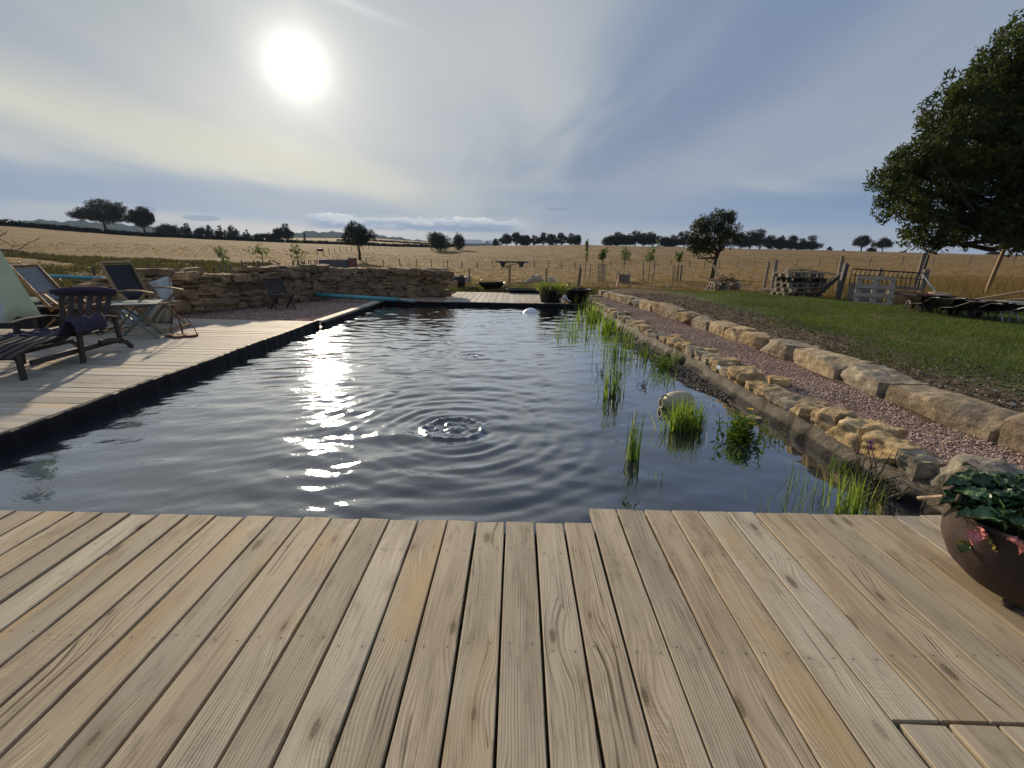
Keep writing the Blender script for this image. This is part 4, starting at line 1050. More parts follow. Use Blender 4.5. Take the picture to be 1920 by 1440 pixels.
def blades(P, H, W, lean, seed, segs=4, curl=.5, up=.92):
    """grass or reed blades rooted at P; H per-blade height"""
    g = np.random.RandomState(seed); N = len(P); H = np.ones(N) * H if not hasattr(H, '__len__') else np.asarray(H)
    th = g.rand(N) * 6.28; ln = np.abs(g.normal(size=N)) * lean; ft = g.rand(N) * 6.28
    V = np.zeros((N, 2 * segs + 1, 3)); side = np.stack([np.cos(ft), np.sin(ft), np.zeros(N)], 1)
    dirn = np.stack([np.cos(th), np.sin(th), np.zeros(N)], 1)
    for j in range(segs + 1):
        t = j / segs; c = P + dirn * (ln * H * (t * (1 - curl) + curl * t * t * 1.4))[:, None] + np.array([0, 0, 1.0])[None] * (H * (t - .35 * ln * t * t))[:, None]
        w = W * (1 - t ** 1.8) * .5 * (.8 + .4 * g.rand(N))
        if j < segs:
            V[:, 2 * j] = c - side * w[:, None]; V[:, 2 * j + 1] = c + side * w[:, None]
        else: V[:, 2 * j] = c
    F = []
    for j in range(segs - 1): F.append((2 * j, 2 * j + 1, 2 * j + 3, 2 * j + 2))
    F.append((2 * segs - 2, 2 * segs - 1, 2 * segs, 2 * segs)); nb = 2 * segs + 1
    # last face degenerate quad -> use triangles throughout
    T = []
    for a, b, c, d in F: T.append((a, b, c)); 
    for a, b, c, d in F[:-1]: T.append((a, c, d))
    T = np.array(T); FF = (T[None] + (np.arange(N) * nb)[:, None, None]).reshape(-1, 3)
    return V.reshape(-1, 3), FF, np.repeat(g.rand(N), nb)

# ------------------------------------------------------------------ haze-blue hills and distant fields' trees
def build_hills():
    m, k, bs = mat('wooded_hills'); co = objco(k); n = k.noise(co, .01, 6, .65)
    k.l.new(k.ramp(n, [(.35, (.02, .032, .02)), (.65, (.045, .06, .035))]), bs.inputs['Base Color']); bs.inputs['Roughness'].default_value = 1; bs.inputs['Specular IOR Level'].default_value = 0
    prof = _itp([-75, -60, -46, -41, -37, -34.4, -30, -26, -22.7, -19.5, -15, -11.6, -9, -6, 3, 8, 12, 75], [1.5, 1.5, 1.50, 1.62, 1.42, 1.18, .85, 1.0, 1.36, 1.36, 1.1, .74, .42, .2, .15, .50, .40, .2])
    az = np.linspace(-52, 22, 400); V = []; rs = [1500, 1800, 2150, 2400, 2650, 3000]; fs = [-.2, .25, .75, 1.0, .7, -.2]
    for a in az:
        zt = 2400 * math.tan(math.radians(float(prof(a)))) + 3 * math.sin(a * 2.7) + 2 * math.sin(a * 7)
        for r, f in zip(rs, fs): V.append((r * math.sin(math.radians(a)), r * math.cos(math.radians(a)), max(-30, CAM_H + zt * f + (f < 0) * -20)))
    F = [(i * 6 + j, (i + 1) * 6 + j, (i + 1) * 6 + j + 1, i * 6 + j + 1) for i in range(399) for j in range(5)]
    o = mesh_np('hills', V, F, m, smooth=True); o['kind'] = 'structure'
build_hills()

def far_tree(px, top, w, dist, label, group, seed, ybase=None, shape='round', trunk=.12, dens=26, name='field_tree', cat='tree'):
    b = atD(px, dist); T = DP(px, top, dist); h = T[2] - b[2]; W = w / 900 * dist / 2 * math.cos(math.radians(abs(AZ(px)))) ** 0
    g = np.random.RandomState(seed); bl = []
    cz = h * .60 if shape != 'bush' else h * .5
    if shape == 'cone': bl = [(0, 0, h * .3, W, W, h * .3), (W * .1, 0, h * .55, W * .72, W * .7, h * .28), (-.1 * W, 0, h * .8, W * .4, W * .4, h * .2)]
    elif shape == 'bush': bl = [(0, 0, h * .45, W * .85, W * .8, h * .45)] + [(W * .5 * (g.rand() * 2 - 1), W * .4 * g.normal(), h * (.4 + .3 * g.rand()), W * .45, W * .45, h * .32) for _ in range(5)]
    else:
        low = .34 if dist > 200 else .50
        bl = [(0, 0, h * (low + .14), W * .50, W * .5, h * .27)]
        for j in range(12):
            a = j / 12 * 6.28 * 2 + g.rand(); rr = W * (.35 + .45 * g.rand()); bl.append((rr * math.cos(a), rr * math.sin(a) * .8, h * (low + (.92 - low) * g.rand() * (1.25 - rr / W)), W * (.20 + .14 * g.rand()), W * .28, h * (.08 + .08 * g.rand())))
        bl.append((W * .15 * g.normal(), 0, h * .86, W * .38, W * .38, h * .14))
    sz = max(.18, 1.5 / 900 * dist * .8)
    return tree(name, label, cat, b, h, bl, lc=dens / max(1, (W / 4) ** 1.2), n_per=16, R=min(W * .16, sz * 2.4), size=sz * .8, seed=seed, trunk_r=h * .035, trunk_top=.55, group=group, shell=.45, lm=LEAF_FAR if shape != 'bush' or dist > 150 else LEAF_BUSH)
def build_far_trees():
    # the two oaks by the left hedge
    far_tree(205, 374, 104, 175, 'largest dark oak standing on the far left skyline', None, 1, name='oak_tree', dens=110)
    far_tree(277, 388, 54, 178, 'smaller dark oak just right of the largest one', None, 2, name='oak_tree', dens=80)
    for i, (px, top, w, sh, lab) in enumerate([(318, 418, 42, 'bush', 'low spreading thicket tree right of the two oaks'), (355, 417, 20, 'round', 'dark round headed tree poking above the left thicket'), (335, 421, 26, 'bush', 'lighter bushy tree between the thicket and the round headed tree'), (382, 425, 26, 'bush', 'low bushy tree in the middle of the left tree belt'),
                                              (396, 422, 18, 'round', 'small domed tree, first of the pair left of the gap'), (415, 423, 18, 'round', 'small domed tree, second of the pair left of the gap'), (438, 422, 26, 'round', 'wide domed tree at the right end of the left tree belt'), (465, 430, 14, 'round', 'tiny tree alone between the left belt and the dark clump'),
                                              (522, 424, 22, 'bush', 'left half of the dark clump over the wall'), (540, 419, 30, 'round', 'tallest dome of the dark clump over the left wall'), (505, 436, 30, 'bush', 'low scrub left of the dark clump'), (490, 440, 24, 'bush', 'lowest scrub patch along the left field edge'), (573, 432, 6, 'cone', 'thin pointed tree right of the dark clump')]):
        far_tree(px, top, w, 205, lab, 'trees along the left field edge', 20 + i, shape=sh, dens=30)
    far_tree(825, 436, 50, 150, 'wide dark green bush left of the white barns', None, 50, shape='bush', name='round_bush', cat='bush', dens=50)
    far_tree(861, 437, 27, 155, 'wedge shaped dark green tree beside the wide bush', None, 51, shape='bush', name='field_tree', dens=40)
    for i, (px, top, w) in enumerate([(930, 447, 14), (950, 438, 30), (968, 436, 26), (985, 438, 24), (1002, 441, 22), (1018, 436, 26), (1035, 437, 22), (1052, 436, 24), (1070, 438, 24), (1082, 439, 18)]):
        far_tree(px, top, w, 225, 'tree of the small dark wood straight ahead, %s from its left end' % ordw(i), 'dark wood straight ahead on the skyline', 60 + i, dens=30, shape='bush' if i % 3 == 0 else 'round')
    hs = [(1145, 440, 34), (1158, 436, 30), (1172, 444, 28), (1190, 433, 34), (1206, 437, 26), (1222, 435, 28), (1250, 444, 30), (1262, 441, 24), (1282, 433, 34), (1300, 434, 24), (1388, 438, 30), (1405, 432, 32), (1424, 430, 36), (1445, 441, 30), (1462, 442, 26), (1482, 442, 30), (1500, 447, 24), (1520, 442, 34)]
    for i, (px, top, w) in enumerate(hs):
        far_tree(px, top, w * 1.15, 215, 'dark tree of the long skyline row on the right, %s from its left end' % ordw(i), 'long row of trees on the right skyline', 80 + i, dens=34, shape='bush' if i in (0, 6) else 'round')
    for i, (px, top, w, lab) in enumerate([(1556, 461, 10, 'tiny dark bush just right of the long tree row'), (1583, 466, 5, 'smallest bush dot on the right skyline'), (1615, 441, 34, 'flat topped spreading tree alone on the right skyline'), (1655, 446, 38, 'dense dark tree beside the flat topped one'), (1636, 462, 16, 'low bush under the flat topped and the dense tree'),
                                           (1696, 470, 14, 'small bush left of the big tree crown at the skyline'), (1745, 469, 14, 'small dark bush under the big tree crown'), (1866, 472, 30, 'low dark bush line behind the pale leaning pole')]):
        far_tree(px, top, w, 190, lab, None, 110 + i, dens=30, shape='bush' if w < 20 or px > 1800 else 'round')
    # mid-field round tree over the left wall
    far_tree(673, 416, 62, 92, 'round leafy fruit tree standing alone in the straw field beyond the wall', None, 130, name='fruit_tree', dens=60)
build_far_trees()

def build_hedges():
    # low dark hedge along the field edge
    g = np.random.RandomState(6)
    def hedge(label, a0, a1, r, h, n, seed):
        az = np.radians(a0 + (a1 - a0) * g.rand(n)); x = r * np.sin(az); y = r * np.cos(az)
        C = np.stack([x, y, tz(x, y) + h * g.rand(n)], 1); V, F, rv = leaf_cards(C, 10, .7, .45, seed)
        c0 = C.mean(0); o = mesh_np('hedge', V, F, LEAF_FAR, attrs={'rv': rv}, origin=c0); tag(o, label, 'hedge')
    hedge('low dark hedge line closing the straw field on the left', -49, -28, 199, .9, 1500, 1)
    hedge('thin dark hedge line continuing between the left trees and the wide bush', -28, -7.5, 199, .55, 1200, 2)
    hedge('thin far hedge between the two pale fields near the centre', -20, -9, 380, .8, 700, 3)
build_hedges()

def build_barns():
    for (px, dist, L, Wd, hw, hr, rz, lab) in [(883, 420, 17, 14, 3.2, 3.0, .2, 'white roofed barn behind the wedge shaped tree'), (905, 430, 20, 13, 2.5, 2.2, -.3, 'long low white roofed barn in the middle of the farm'), (926, 415, 11, 10, 2.3, 2.2, .4, 'small pale barn at the left edge of the central wood')]:
        p = atD(px, dist); T = DP(px, 455, dist); z0 = T[2] - hw - .6
        root = thing('barn', lab, 'barn', (p[0], p[1], z0), rz, 'pale barns far beyond the fields')
        mb = MB(); mb.box((0, 0, hw / 2 - 2), (L, Wd, hw + 4)); mb.add([(-L / 2, -Wd / 2, hw), (-L / 2, Wd / 2, hw), (-L / 2, 0, hw + hr), (L / 2, -Wd / 2, hw), (L / 2, Wd / 2, hw), (L / 2, 0, hw + hr)], [(0, 1, 2), (3, 5, 4)])
        mb.build('wall', m_plain('barn_wall', (.42, .42, .40), .8), root)
        mb = MB(); mb.add([(-L / 2 - .4, -Wd / 2 - .4, hw - .1), (L / 2 + .4, -Wd / 2 - .4, hw - .1), (L / 2 + .4, 0, hw + hr + .1), (-L / 2 - .4, 0, hw + hr + .1), (-L / 2 - .4, Wd / 2 + .4, hw - .1), (L / 2 + .4, Wd / 2 + .4, hw - .1)], [(0, 1, 2, 3), (3, 2, 5, 4)])
        mb.build('roof', m_plain('barn_roof', (.75, .75, .72), .6), root)
build_barns()

def build_mid_trees():
    # windswept hawthorn by the pallets
    b = atD(1338, 28); D = 28.0
    def w(px, py, d=D): q = DP(px, py, d); return q - b
    bl = []
    for (px, py, r, dd) in [(1350, 415, 26, 0), (1322, 418, 16, .4), (1312, 425, 16, -.3), (1368, 408, 14, .2), (1340, 440, 28, -.4), (1312, 448, 22, .3), (1375, 432, 14, 0), (1300, 468, 13, .1), (1362, 450, 20, .6), (1330, 460, 20, .5), (1385, 447, 9, -.4), (1318, 462, 12, -.4), (1392, 440, 7, .4)]:
        q = w(px, py, D + dd); R = r / 900 * D * .86; bl.append((q[0], q[1], q[2], R, R * 1.1, R * .85))
    V = None
    t = tree('hawthorn_tree', 'windswept dark tree with bare leaning trunk beside the first pallet pile', 'tree', b, w(1350, 400)[2], bl, lc=190, n_per=26, R=.20, size=.07, lm=LEAF_HAW, trunk_r=.13, seed=3, trunk_top=.62, limbs=12, lean=tuple((w(1352, 455) * (1, 1, 0))[:2]), shell=.4)
    # big broad-leaved tree, trunk just outside the view on the right
    D = 20.0; b = np.array([23.5, 20.5, tz1(23.5, 20.5)])
    bl = []
    for (px, py, r, d) in [(1905, 95, 45, 20), (1868, 150, 55, 20.5), (1815, 160, 38, 19.6), (1795, 225, 62, 20), (1750, 285, 48, 19.8), (1725, 320, 52, 20.4), (1680, 315, 34, 20), (1672, 355, 34, 19.6), (1705, 385, 42, 20.3), (1760, 350, 70, 21), (1745, 425, 42, 19.8), (1790, 425, 46, 20.5),
                           (1840, 250, 80, 21), (1850, 340, 85, 20), (1845, 420, 52, 19.6), (1900, 180, 80, 21.5), (1905, 300, 90, 19.5), (1905, 410, 60, 20.5), (1760, 455, 20, 19.6), (1720, 440, 24, 20.4), (1960, 100, 90, 21), (1990, 230, 120, 20), (2000, 360, 110, 21), (2080, 60, 120, 21), (2100, 200, 150, 19), (2110, 340, 130, 20), (2220, 150, 150, 21), (2240, 320, 150, 20), (2180, 0, 120, 20.5), (2330, 240, 130, 20.5), (1915, 445, 30, 19.4), (1960, 430, 50, 19.8)]:
        q = DP(px, py, d) - b; R = r / 900 * D; bl.append((q[0], q[1], q[2], R * .86, R * 1.15, R * .80))
    g = np.random.RandomState(5)
    tree('broadleaf_tree', 'huge dark leafy tree filling the upper right corner', 'tree', b, 9.5, bl, lc=52, n_per=34, R=.27, size=.105, lm=LEAF_BIG, trunk_r=.42, seed=12, trunk_top=.35, limbs=34, shell=.35)
    # saplings with stake guards
    def sapling(px, top, w_, dist, lab, guard, seed, group):
        b = atD(px, dist); h = DP(px, top, dist)[2] - b[2]; W = w_ / 900 * dist / 2; g = np.random.RandomState(seed)
        root = thing('sapling', lab, 'sapling', tuple(b), 0, group)
        bl = [(g.normal() * W * .4, g.normal() * W * .4, h * (.62 + .3 * g.rand()), W * .5, W * .5, h * .14) for _ in range(7)]
        V, F, rv = leaf_cards(blob_clusters(bl, 46 / max(.15, W * W) * .75, seed, .3), 9, .11, .075 * dist / 38, seed)
        mesh_np('crown', V, F, LEAF_SAP, root, attrs={'rv': rv})
        mb = MB(); mb.tube([(0, 0, -.1), (.02, 0, h * .4), (-.02, .02, h * .7)], [.035, .03, .02], 5)
        for i in range(6): q = bl[i]; mb.tube([(0, 0, h * (.45 + .05 * i)), (q[0], q[1], q[2] + .1)], [.016, .008], 4)
        mb.build('trunk', STRAW_TRUNK, root)
        if guard == 'pales':
            for i in range(6):
                a = i / 6 * 6.28; mb = MB(); r_ = .32; mb.tube([(r_ * math.cos(a), r_ * math.sin(a), -.1), (r_ * 1.12 * math.cos(a) + g.normal() * .05, r_ * math.sin(a), h * .50)], .035, 5); mb.build('guard_stake', WD_GREY, root)
        elif guard == 'box':
            mb = MB(); 
            for z in (.15, .5):
                for (a, c) in (((-.45, -.4), (.45, -.4)), ((.45, -.4), (.45, .4)), ((.45, .4), (-.45, .4)), ((-.45, .4), (-.45, -.4))): mb.beam((*a, z), (*c, z), .03, .30)
            mb.build('guard_frame', WD_GREY, root)
            for a in ((-.45, -.4), (.45, -.4), (.45, .4), (-.45, .4)): mb = MB(); mb.beam((*a, -.1), (*a, .95), .06, .06, up=(0, 1, 0)); mb.build('guard_stake', WD_GREY, root)
        elif guard == 'two':
            for s in (-.4, .38): mb = MB(); mb.tube([(s, 0, -.1), (s * 1.3, .05, h * .42)], .045, 5); mb.build('guard_stake', WD_GREY, root)
    G1 = 'young fruit trees behind the left wall'; G2 = 'young fruit trees in the field right of the cart'
    sapling(416, 458, 26, 33, 'young green tree in a bundle of leaning pales, leftmost above the wall', 'pales', 1, G1)
    sapling(490, 450, 40, 35, 'young tree with sparse yellow green twigs between two others above the wall', 'two', 2, G1)
    sapling(556, 452, 32, 37, 'dense green young tree just left of the grey trailer', 'pales', 3, G1)
    sapling(1100, 452, 9, 46, 'thin pale sapling nearly straight behind the black tubs', 'two', 4, G2)
    sapling(1132, 459, 16, 44, 'small dark sapling inside upright guard stakes', 'pales', 5, G2)
    sapling(1173, 463, 26, 42, 'sapling growing out of a boxed wooden guard', 'box', 6, G2)
    sapling(1221, 455, 24, 42, 'tallest sapling of the field row with bare lower stem', 'two', 7, G2)
    sapling(1276, 464, 12, 41, 'short leafless looking sapling within a ring of stakes left of the windswept tree', 'pales', 8, G2)
build_mid_trees()

# ------------------------------------------------------------------ fences and posts
def post(px, ytop, ybase, dist, lab, group=None, r=.045, matp=None, lean=0.0, name='fence_post'):
    b = DP(px, ybase, dist); t = DP(px, ytop, dist); bz = tz1(b[0], b[1]); h = t[2] - bz
    mb = MB(); mb.tube([(0, 0, -.3), (lean * h * .5, 0, h * .5), (lean * h, .01, h)], [r, r * .95, r * .88], 7)
    o = mb.build(name, matp or WD_POST, smooth=False); o.location = (b[0] - lean * h, b[1], bz); tag(o, lab, 'post', group); return o
def build_fences():
    g = np.random.RandomState(8); FG = 'row of small posts crossing the straw field'
    xs = [685, 717, 749, 780, 808, 839, 866, 895, 925, 951, 976, 1003, 1030, 1054, 1080, 1148, 1209, 1229, 1259, 1297, 1324, 1353, 1385, 1418, 1455, 1498, 1541, 1587, 1636, 1698, 1755, 1824, 1907]
    proto = None; tops = []
    for i, px in enumerate(xs):
        d = 78.0; b = atD(px, d); h = 1.05 + .25 * g.rand()
        if proto is None:
            mb = MB(); mb.tube([(0, 0, -.3), (.005, 0, .6), (.0, .01, 1.2)], [.075, .072, .066], 6); proto = o = mb.build('fence_post', WD_POST)
        else: o = proto.copy(); COL.objects.link(o)
        o.location = tuple(b); o.scale = (1, 1, h / 1.2); o.rotation_euler = (g.normal() * .04, g.normal() * .07 + (.08 if px > 1350 else 0), 0)
        tag(o, 'small post of the fence across the straw field, %s from the left' % ordw(i), 'post', FG); tops.append((b, h))
    mb = MB()
    for zf in (.92, .62):
        for (b0, h0), (b1, h1) in zip(tops[:-1], tops[1:]): mb.tube([b0 + (0, 0, h0 * zf), b1 + (0, 0, h1 * zf)], .010, 3, caps=False)
    o = mb.build('fence_wire', DARKMETAL, origin=tuple(tops[0][0])); tag(o, 'thin wire strung along the small posts across the field', 'wire')
    # receding fence line left of centre
    for i in range(16):
        t = i / 15; px = 595 + 160 * t; d = 100 + 75 * t; b = atD(px, d)
        o = proto.copy(); COL.objects.link(o); o.location = tuple(b); o.rotation_euler = (0, g.normal() * .05, 0); o.scale = (1, 1, .95)
        tag(o, 'post of the fence receding beyond the fruit tree, %s from the near end' % ordw(i), 'post', 'fence receding beyond the fruit tree')
    # posts behind the walls on the left
    for i, (px, yt, yb, d, lab) in enumerate([(178, 499, 520, 19, 'short post left of the charcoal chair back'), (281, 494, 516, 24, 'leftmost dark post between chair and wall'), (298, 496, 516, 24, 'thin post beside the leftmost dark one'), (364, 490, 512, 26, 'tall thin post over the left wall'), (372, 499, 514, 17, 'thick leaning post just behind the left wall'),
                                              (455, 488, 510, 30, 'dark post right of the bundled sapling'), (460, 496, 511, 20, 'low dark post holding the rail'), (403, 500, 514, 26, 'small post before the leftmost sapling'), (507, 487, 506, 34, 'corner post with a slanting strut'), (478, 487, 506, 36, 'post left of the middle sapling'), (485, 488, 506, 36, 'second thin post at the middle sapling')]):
        post(px, yt, yb, d, lab, 'posts behind the left wall', r=.03 + .0006 * d, lean=g.normal() * .05)
    mb = MB(); a = DP(462, 503, 20); b = DP(540, 503, 20.4); mb.tube([a, b], .022, 5); o = mb.build('rail', RUST, origin=tuple(a)); tag(o, 'thin brown rail just above the left wall', 'rail')
    mb = MB(); a = DP(509, 488, 34); b = DP(532, 499, 34.5); mb.tube([a, b], .04, 5); o = mb.build('strut', WD_POST, origin=tuple(a)); tag(o, 'slanting strut of the corner post above the wall', 'strut')
    # pale fence right of the third sapling
    p0 = atD(555, 33); p1 = atD(610, 32); root = thing('paling_fence', 'row of pale upright pales left of the grey trailer', 'fence', tuple(p0))
    for i in range(14):
        t = i / 13; q = (p1 - p0) * t; h = DP(560, 484 + 3 * g.rand(), 33)[2] - p0[2]; mb = MB(); mb.tube([(q[0], q[1], q[2] - .1), (q[0] + g.normal() * .06, q[1], q[2] + h)], .035, 5); mb.build('pale', WD_TAN if i % 3 else WD_GREY, root)
    # tall stakes between the far deck and the sheep
    for (px, yt, yb, d, m_, lab) in [(880, 502, 536, 20, WD_TAN, 'tan stake beside the black barbecue bowl'), (955, 496, 536, 20, WD_TAN, 'tall tan stake behind the black wheelbarrow'), (1024, 502, 530, 21, WD_TAN, 'tan stake in front of the grazing sheep'), (1087, 503, 538, 19, WD_POST, 'dark leaning stake right of the black tubs')]:
        post(px, yt, yb, d, lab, None, r=.05 if px != 880 else .035, matp=m_, lean=.0 if px < 1080 else .08, name='stake')
    A = [DP(px, y, d) for (px, y, d) in [(847, 512, 19.5), (880, 508, 20), (955, 505, 20), (1024, 508, 21), (1087, 508, 19), (1120, 512, 19)]]
    mb = MB()
    for a, b in zip(A[:-1], A[1:]): mb.tube([a, b], .006, 3, caps=False); mb.tube([a - (0, 0, .4), b - (0, 0, .4)], .006, 3, caps=False)
    o = mb.build('fence_wire', DARKMETAL, origin=tuple(A[0])); tag(o, 'thin wire running between the tall stakes behind the far deck', 'wire')
    # right-hand posts around the hay gate
    for (px, yt, yb, d, r, m_, lean, lab) in [(1438, 491, 520, 22, .06, WD_GREY, .05, 'short post left of the tall pallet stack'), (1451, 487, 522, 21, .085, WD_GREY, 0, 'thick post just behind the tall pallet stack'), (1573, 480, 518, 19, .065, WD_GREY, .0, 'tall square post behind the leaning gate post'),
                                              (1716, 475, 556, 16, .095, WD_POST, .03, 'tallest thick dark post right of the hay rack'), (1732, 478, 520, 15.6, .045, WD_DARK, .12, 'thin black post against the tallest thick one'), (1727, 505, 555, 15.3, .10, WD_GREY, .05, 'lower thick grey post at the hay rack end'),
                                              (1872, 461, 512, 22, .085, WD_TAN, .16, 'pale leaning pole under the big tree'), (1647, 503, 530, 15, .06, WD_GREY, 0, 'stout post between the rack bars')]:
        post(px, yt, yb, d, lab, None, r=r, matp=m_, lean=lean)
    mb = MB(); a = DP(1587, 496, 15); b = DP(1571, 556, 14.2); b[2] = lawn_z(b[0], b[1]) - .05; mb.beam(b, a, .13, .11, up=(0, 1, 0)); o = mb.build('gate_post', WD_DARK, origin=tuple(b)); tag(o, 'dark heavy post leaning to the right at the left end of the hay rack', 'post')
    mb = MB(); a = DP(1580, 512, 15.2); b = DP(1533, 553, 15.0); mb.beam(b, a, .10, .08, up=(0, 1, 0)); o = mb.build('strut', WD_DARK, origin=tuple(b)); tag(o, 'dark strut propping the leaning gate post', 'strut')
    # white framed netting panel right of pallets
    q = [DP(1500, 506, 15.8), DP(1566, 513, 15.6), DP(1540, 548, 15.0), DP(1500, 543, 15.5)]
    root = thing('netting_panel', 'pale framed wire netting panel leaning right of the tall pallet stack', 'panel', tuple(q[3]))
    mb = MB()
    for i in range(4): mb.beam(q[i] - q[3], q[(i + 1) % 4] - q[3], .035, .035, up=(0, 1, .2))
    mb.build('frame', WD_TAN, root)
    mb = MB()
    for i in range(1, 12):
        t = i / 12; mb.tube([q[0] + (q[1] - q[0]) * t - q[3], q[3] + (q[2] - q[3]) * t - q[3]], .005, 3, caps=False); mb.tube([(q[3] - q[0]) * t + q[0] - q[3], (q[2] - q[1]) * t + q[1] - q[3]], .005, 3, caps=False)
    mb.build('wire_mesh', DARKMETAL, root)
build_fences()
DULLGREY = m_plain('dull_grey_sheet', (.10, .105, .11), .7, var=.3)
# ------------------------------------------------------------------ furniture on the left deck
def yaw(fx, fy): return math.atan2(-fx, fy)
def arm_curve(mb, x, y0, y1, z, w=.05):
    pts = [(x, y0, z - .01), (x, y0 + (y1 - y0) * .3, z + .012), (x, y0 + (y1 - y0) * .7, z + .010), (x, y1, z - .02)]
    for a, b in zip(pts[:-1], pts[1:]): mb.beam(a, b, w, .022)
def recliner(label, loc, fwd, fabric, frame, rec, blen=.80):
    """folding garden recliner, local +Y is where it faces"""
    t = thing('reclining_chair', label, 'garden chair', loc, yaw(*fwd), 'folding recliners on the left deck')
    w = .265; sr, cr = math.sin(rec), math.cos(rec); hy, hz = -.20, .40
    def bp(s, l): return (s * w, hy - sr * l, hz + cr * l)
    for s in (-1, 1):
        mb = MB(); mb.beam(bp(s, -.05), bp(s, blen), .026, .045, up=(0, 1, .3)); mb.build('back_frame', frame, t)
        mb = MB(); mb.beam((s * (w + .03), .36, .0), (s * (w + .03), -.22, .60), .026, .048, up=(1, 0, 0)); mb.build('leg', frame, t)
        mb = MB(); mb.beam((s * (w + .055), -.40, .0), (s * (w + .055), .22, .60), .026, .048, up=(1, 0, 0)); mb.build('leg', frame, t)
        mb = MB(); arm_curve(mb, s * (w + .045), -.27, .34, .63); mb.build('armrest', frame, t)
    mb = MB(); mb.beam(bp(-1, blen), bp(1, blen), .045, .03, up=(0, -sr, cr)); mb.build('back_rail', frame, t); mb = MB(); mb.beam(bp(-1, .06), bp(1, .06), .04, .025, up=(0, -sr, cr)); mb.build('back_rail', frame, t)
    mb = MB(); mb.quadgrid(lambda u, v: (lambda p: (p[0], p[1] - .02 * math.sin(v * PI) , p[2]))(bp((u * 2 - 1) * .95, .08 + v * (blen - .12))), 6, 8); mb.build('backrest', fabric, t, smooth=True, solid=.006)
    mb = MB()
    for s in (-1, 1): mb.beam((s * w, hy - .02, hz), (s * w, .30, hz + .035), .026, .04)
    mb.beam((-w, .30, hz + .035), (w, .30, hz + .035), .04, .03); mb.build('seat_frame', frame, t)
    mb = MB(); mb.quadgrid(lambda u, v: ((u * 2 - 1) * w * .95, hy + v * .48, hz + .03 * v - .03 * math.sin(v * PI)), 6, 6); mb.build('seat', fabric, t, smooth=True, solid=.006)
    for (y, nm) in ((.34, 'stretcher'), (-.38, 'stretcher')): mb = MB(); mb.beam((-w - .05, y, .045), (w + .05, y, .045), .035, .03); mb.build(nm, frame, t)
    return t
recliner('tall folding recliner with charcoal mesh back, nearest the stone wall', (-5.78, 7.55, 0), (1.0, -.05), MESHDARK, WD_BLOND, math.radians(21), .68)
recliner('folding recliner with pale grey mesh back and orange brown frame, behind the black slatted lounger', (-6.62, 7.20, 0), (.96, .22), MESHGREY, WD_TEAK, math.radians(32), .70)

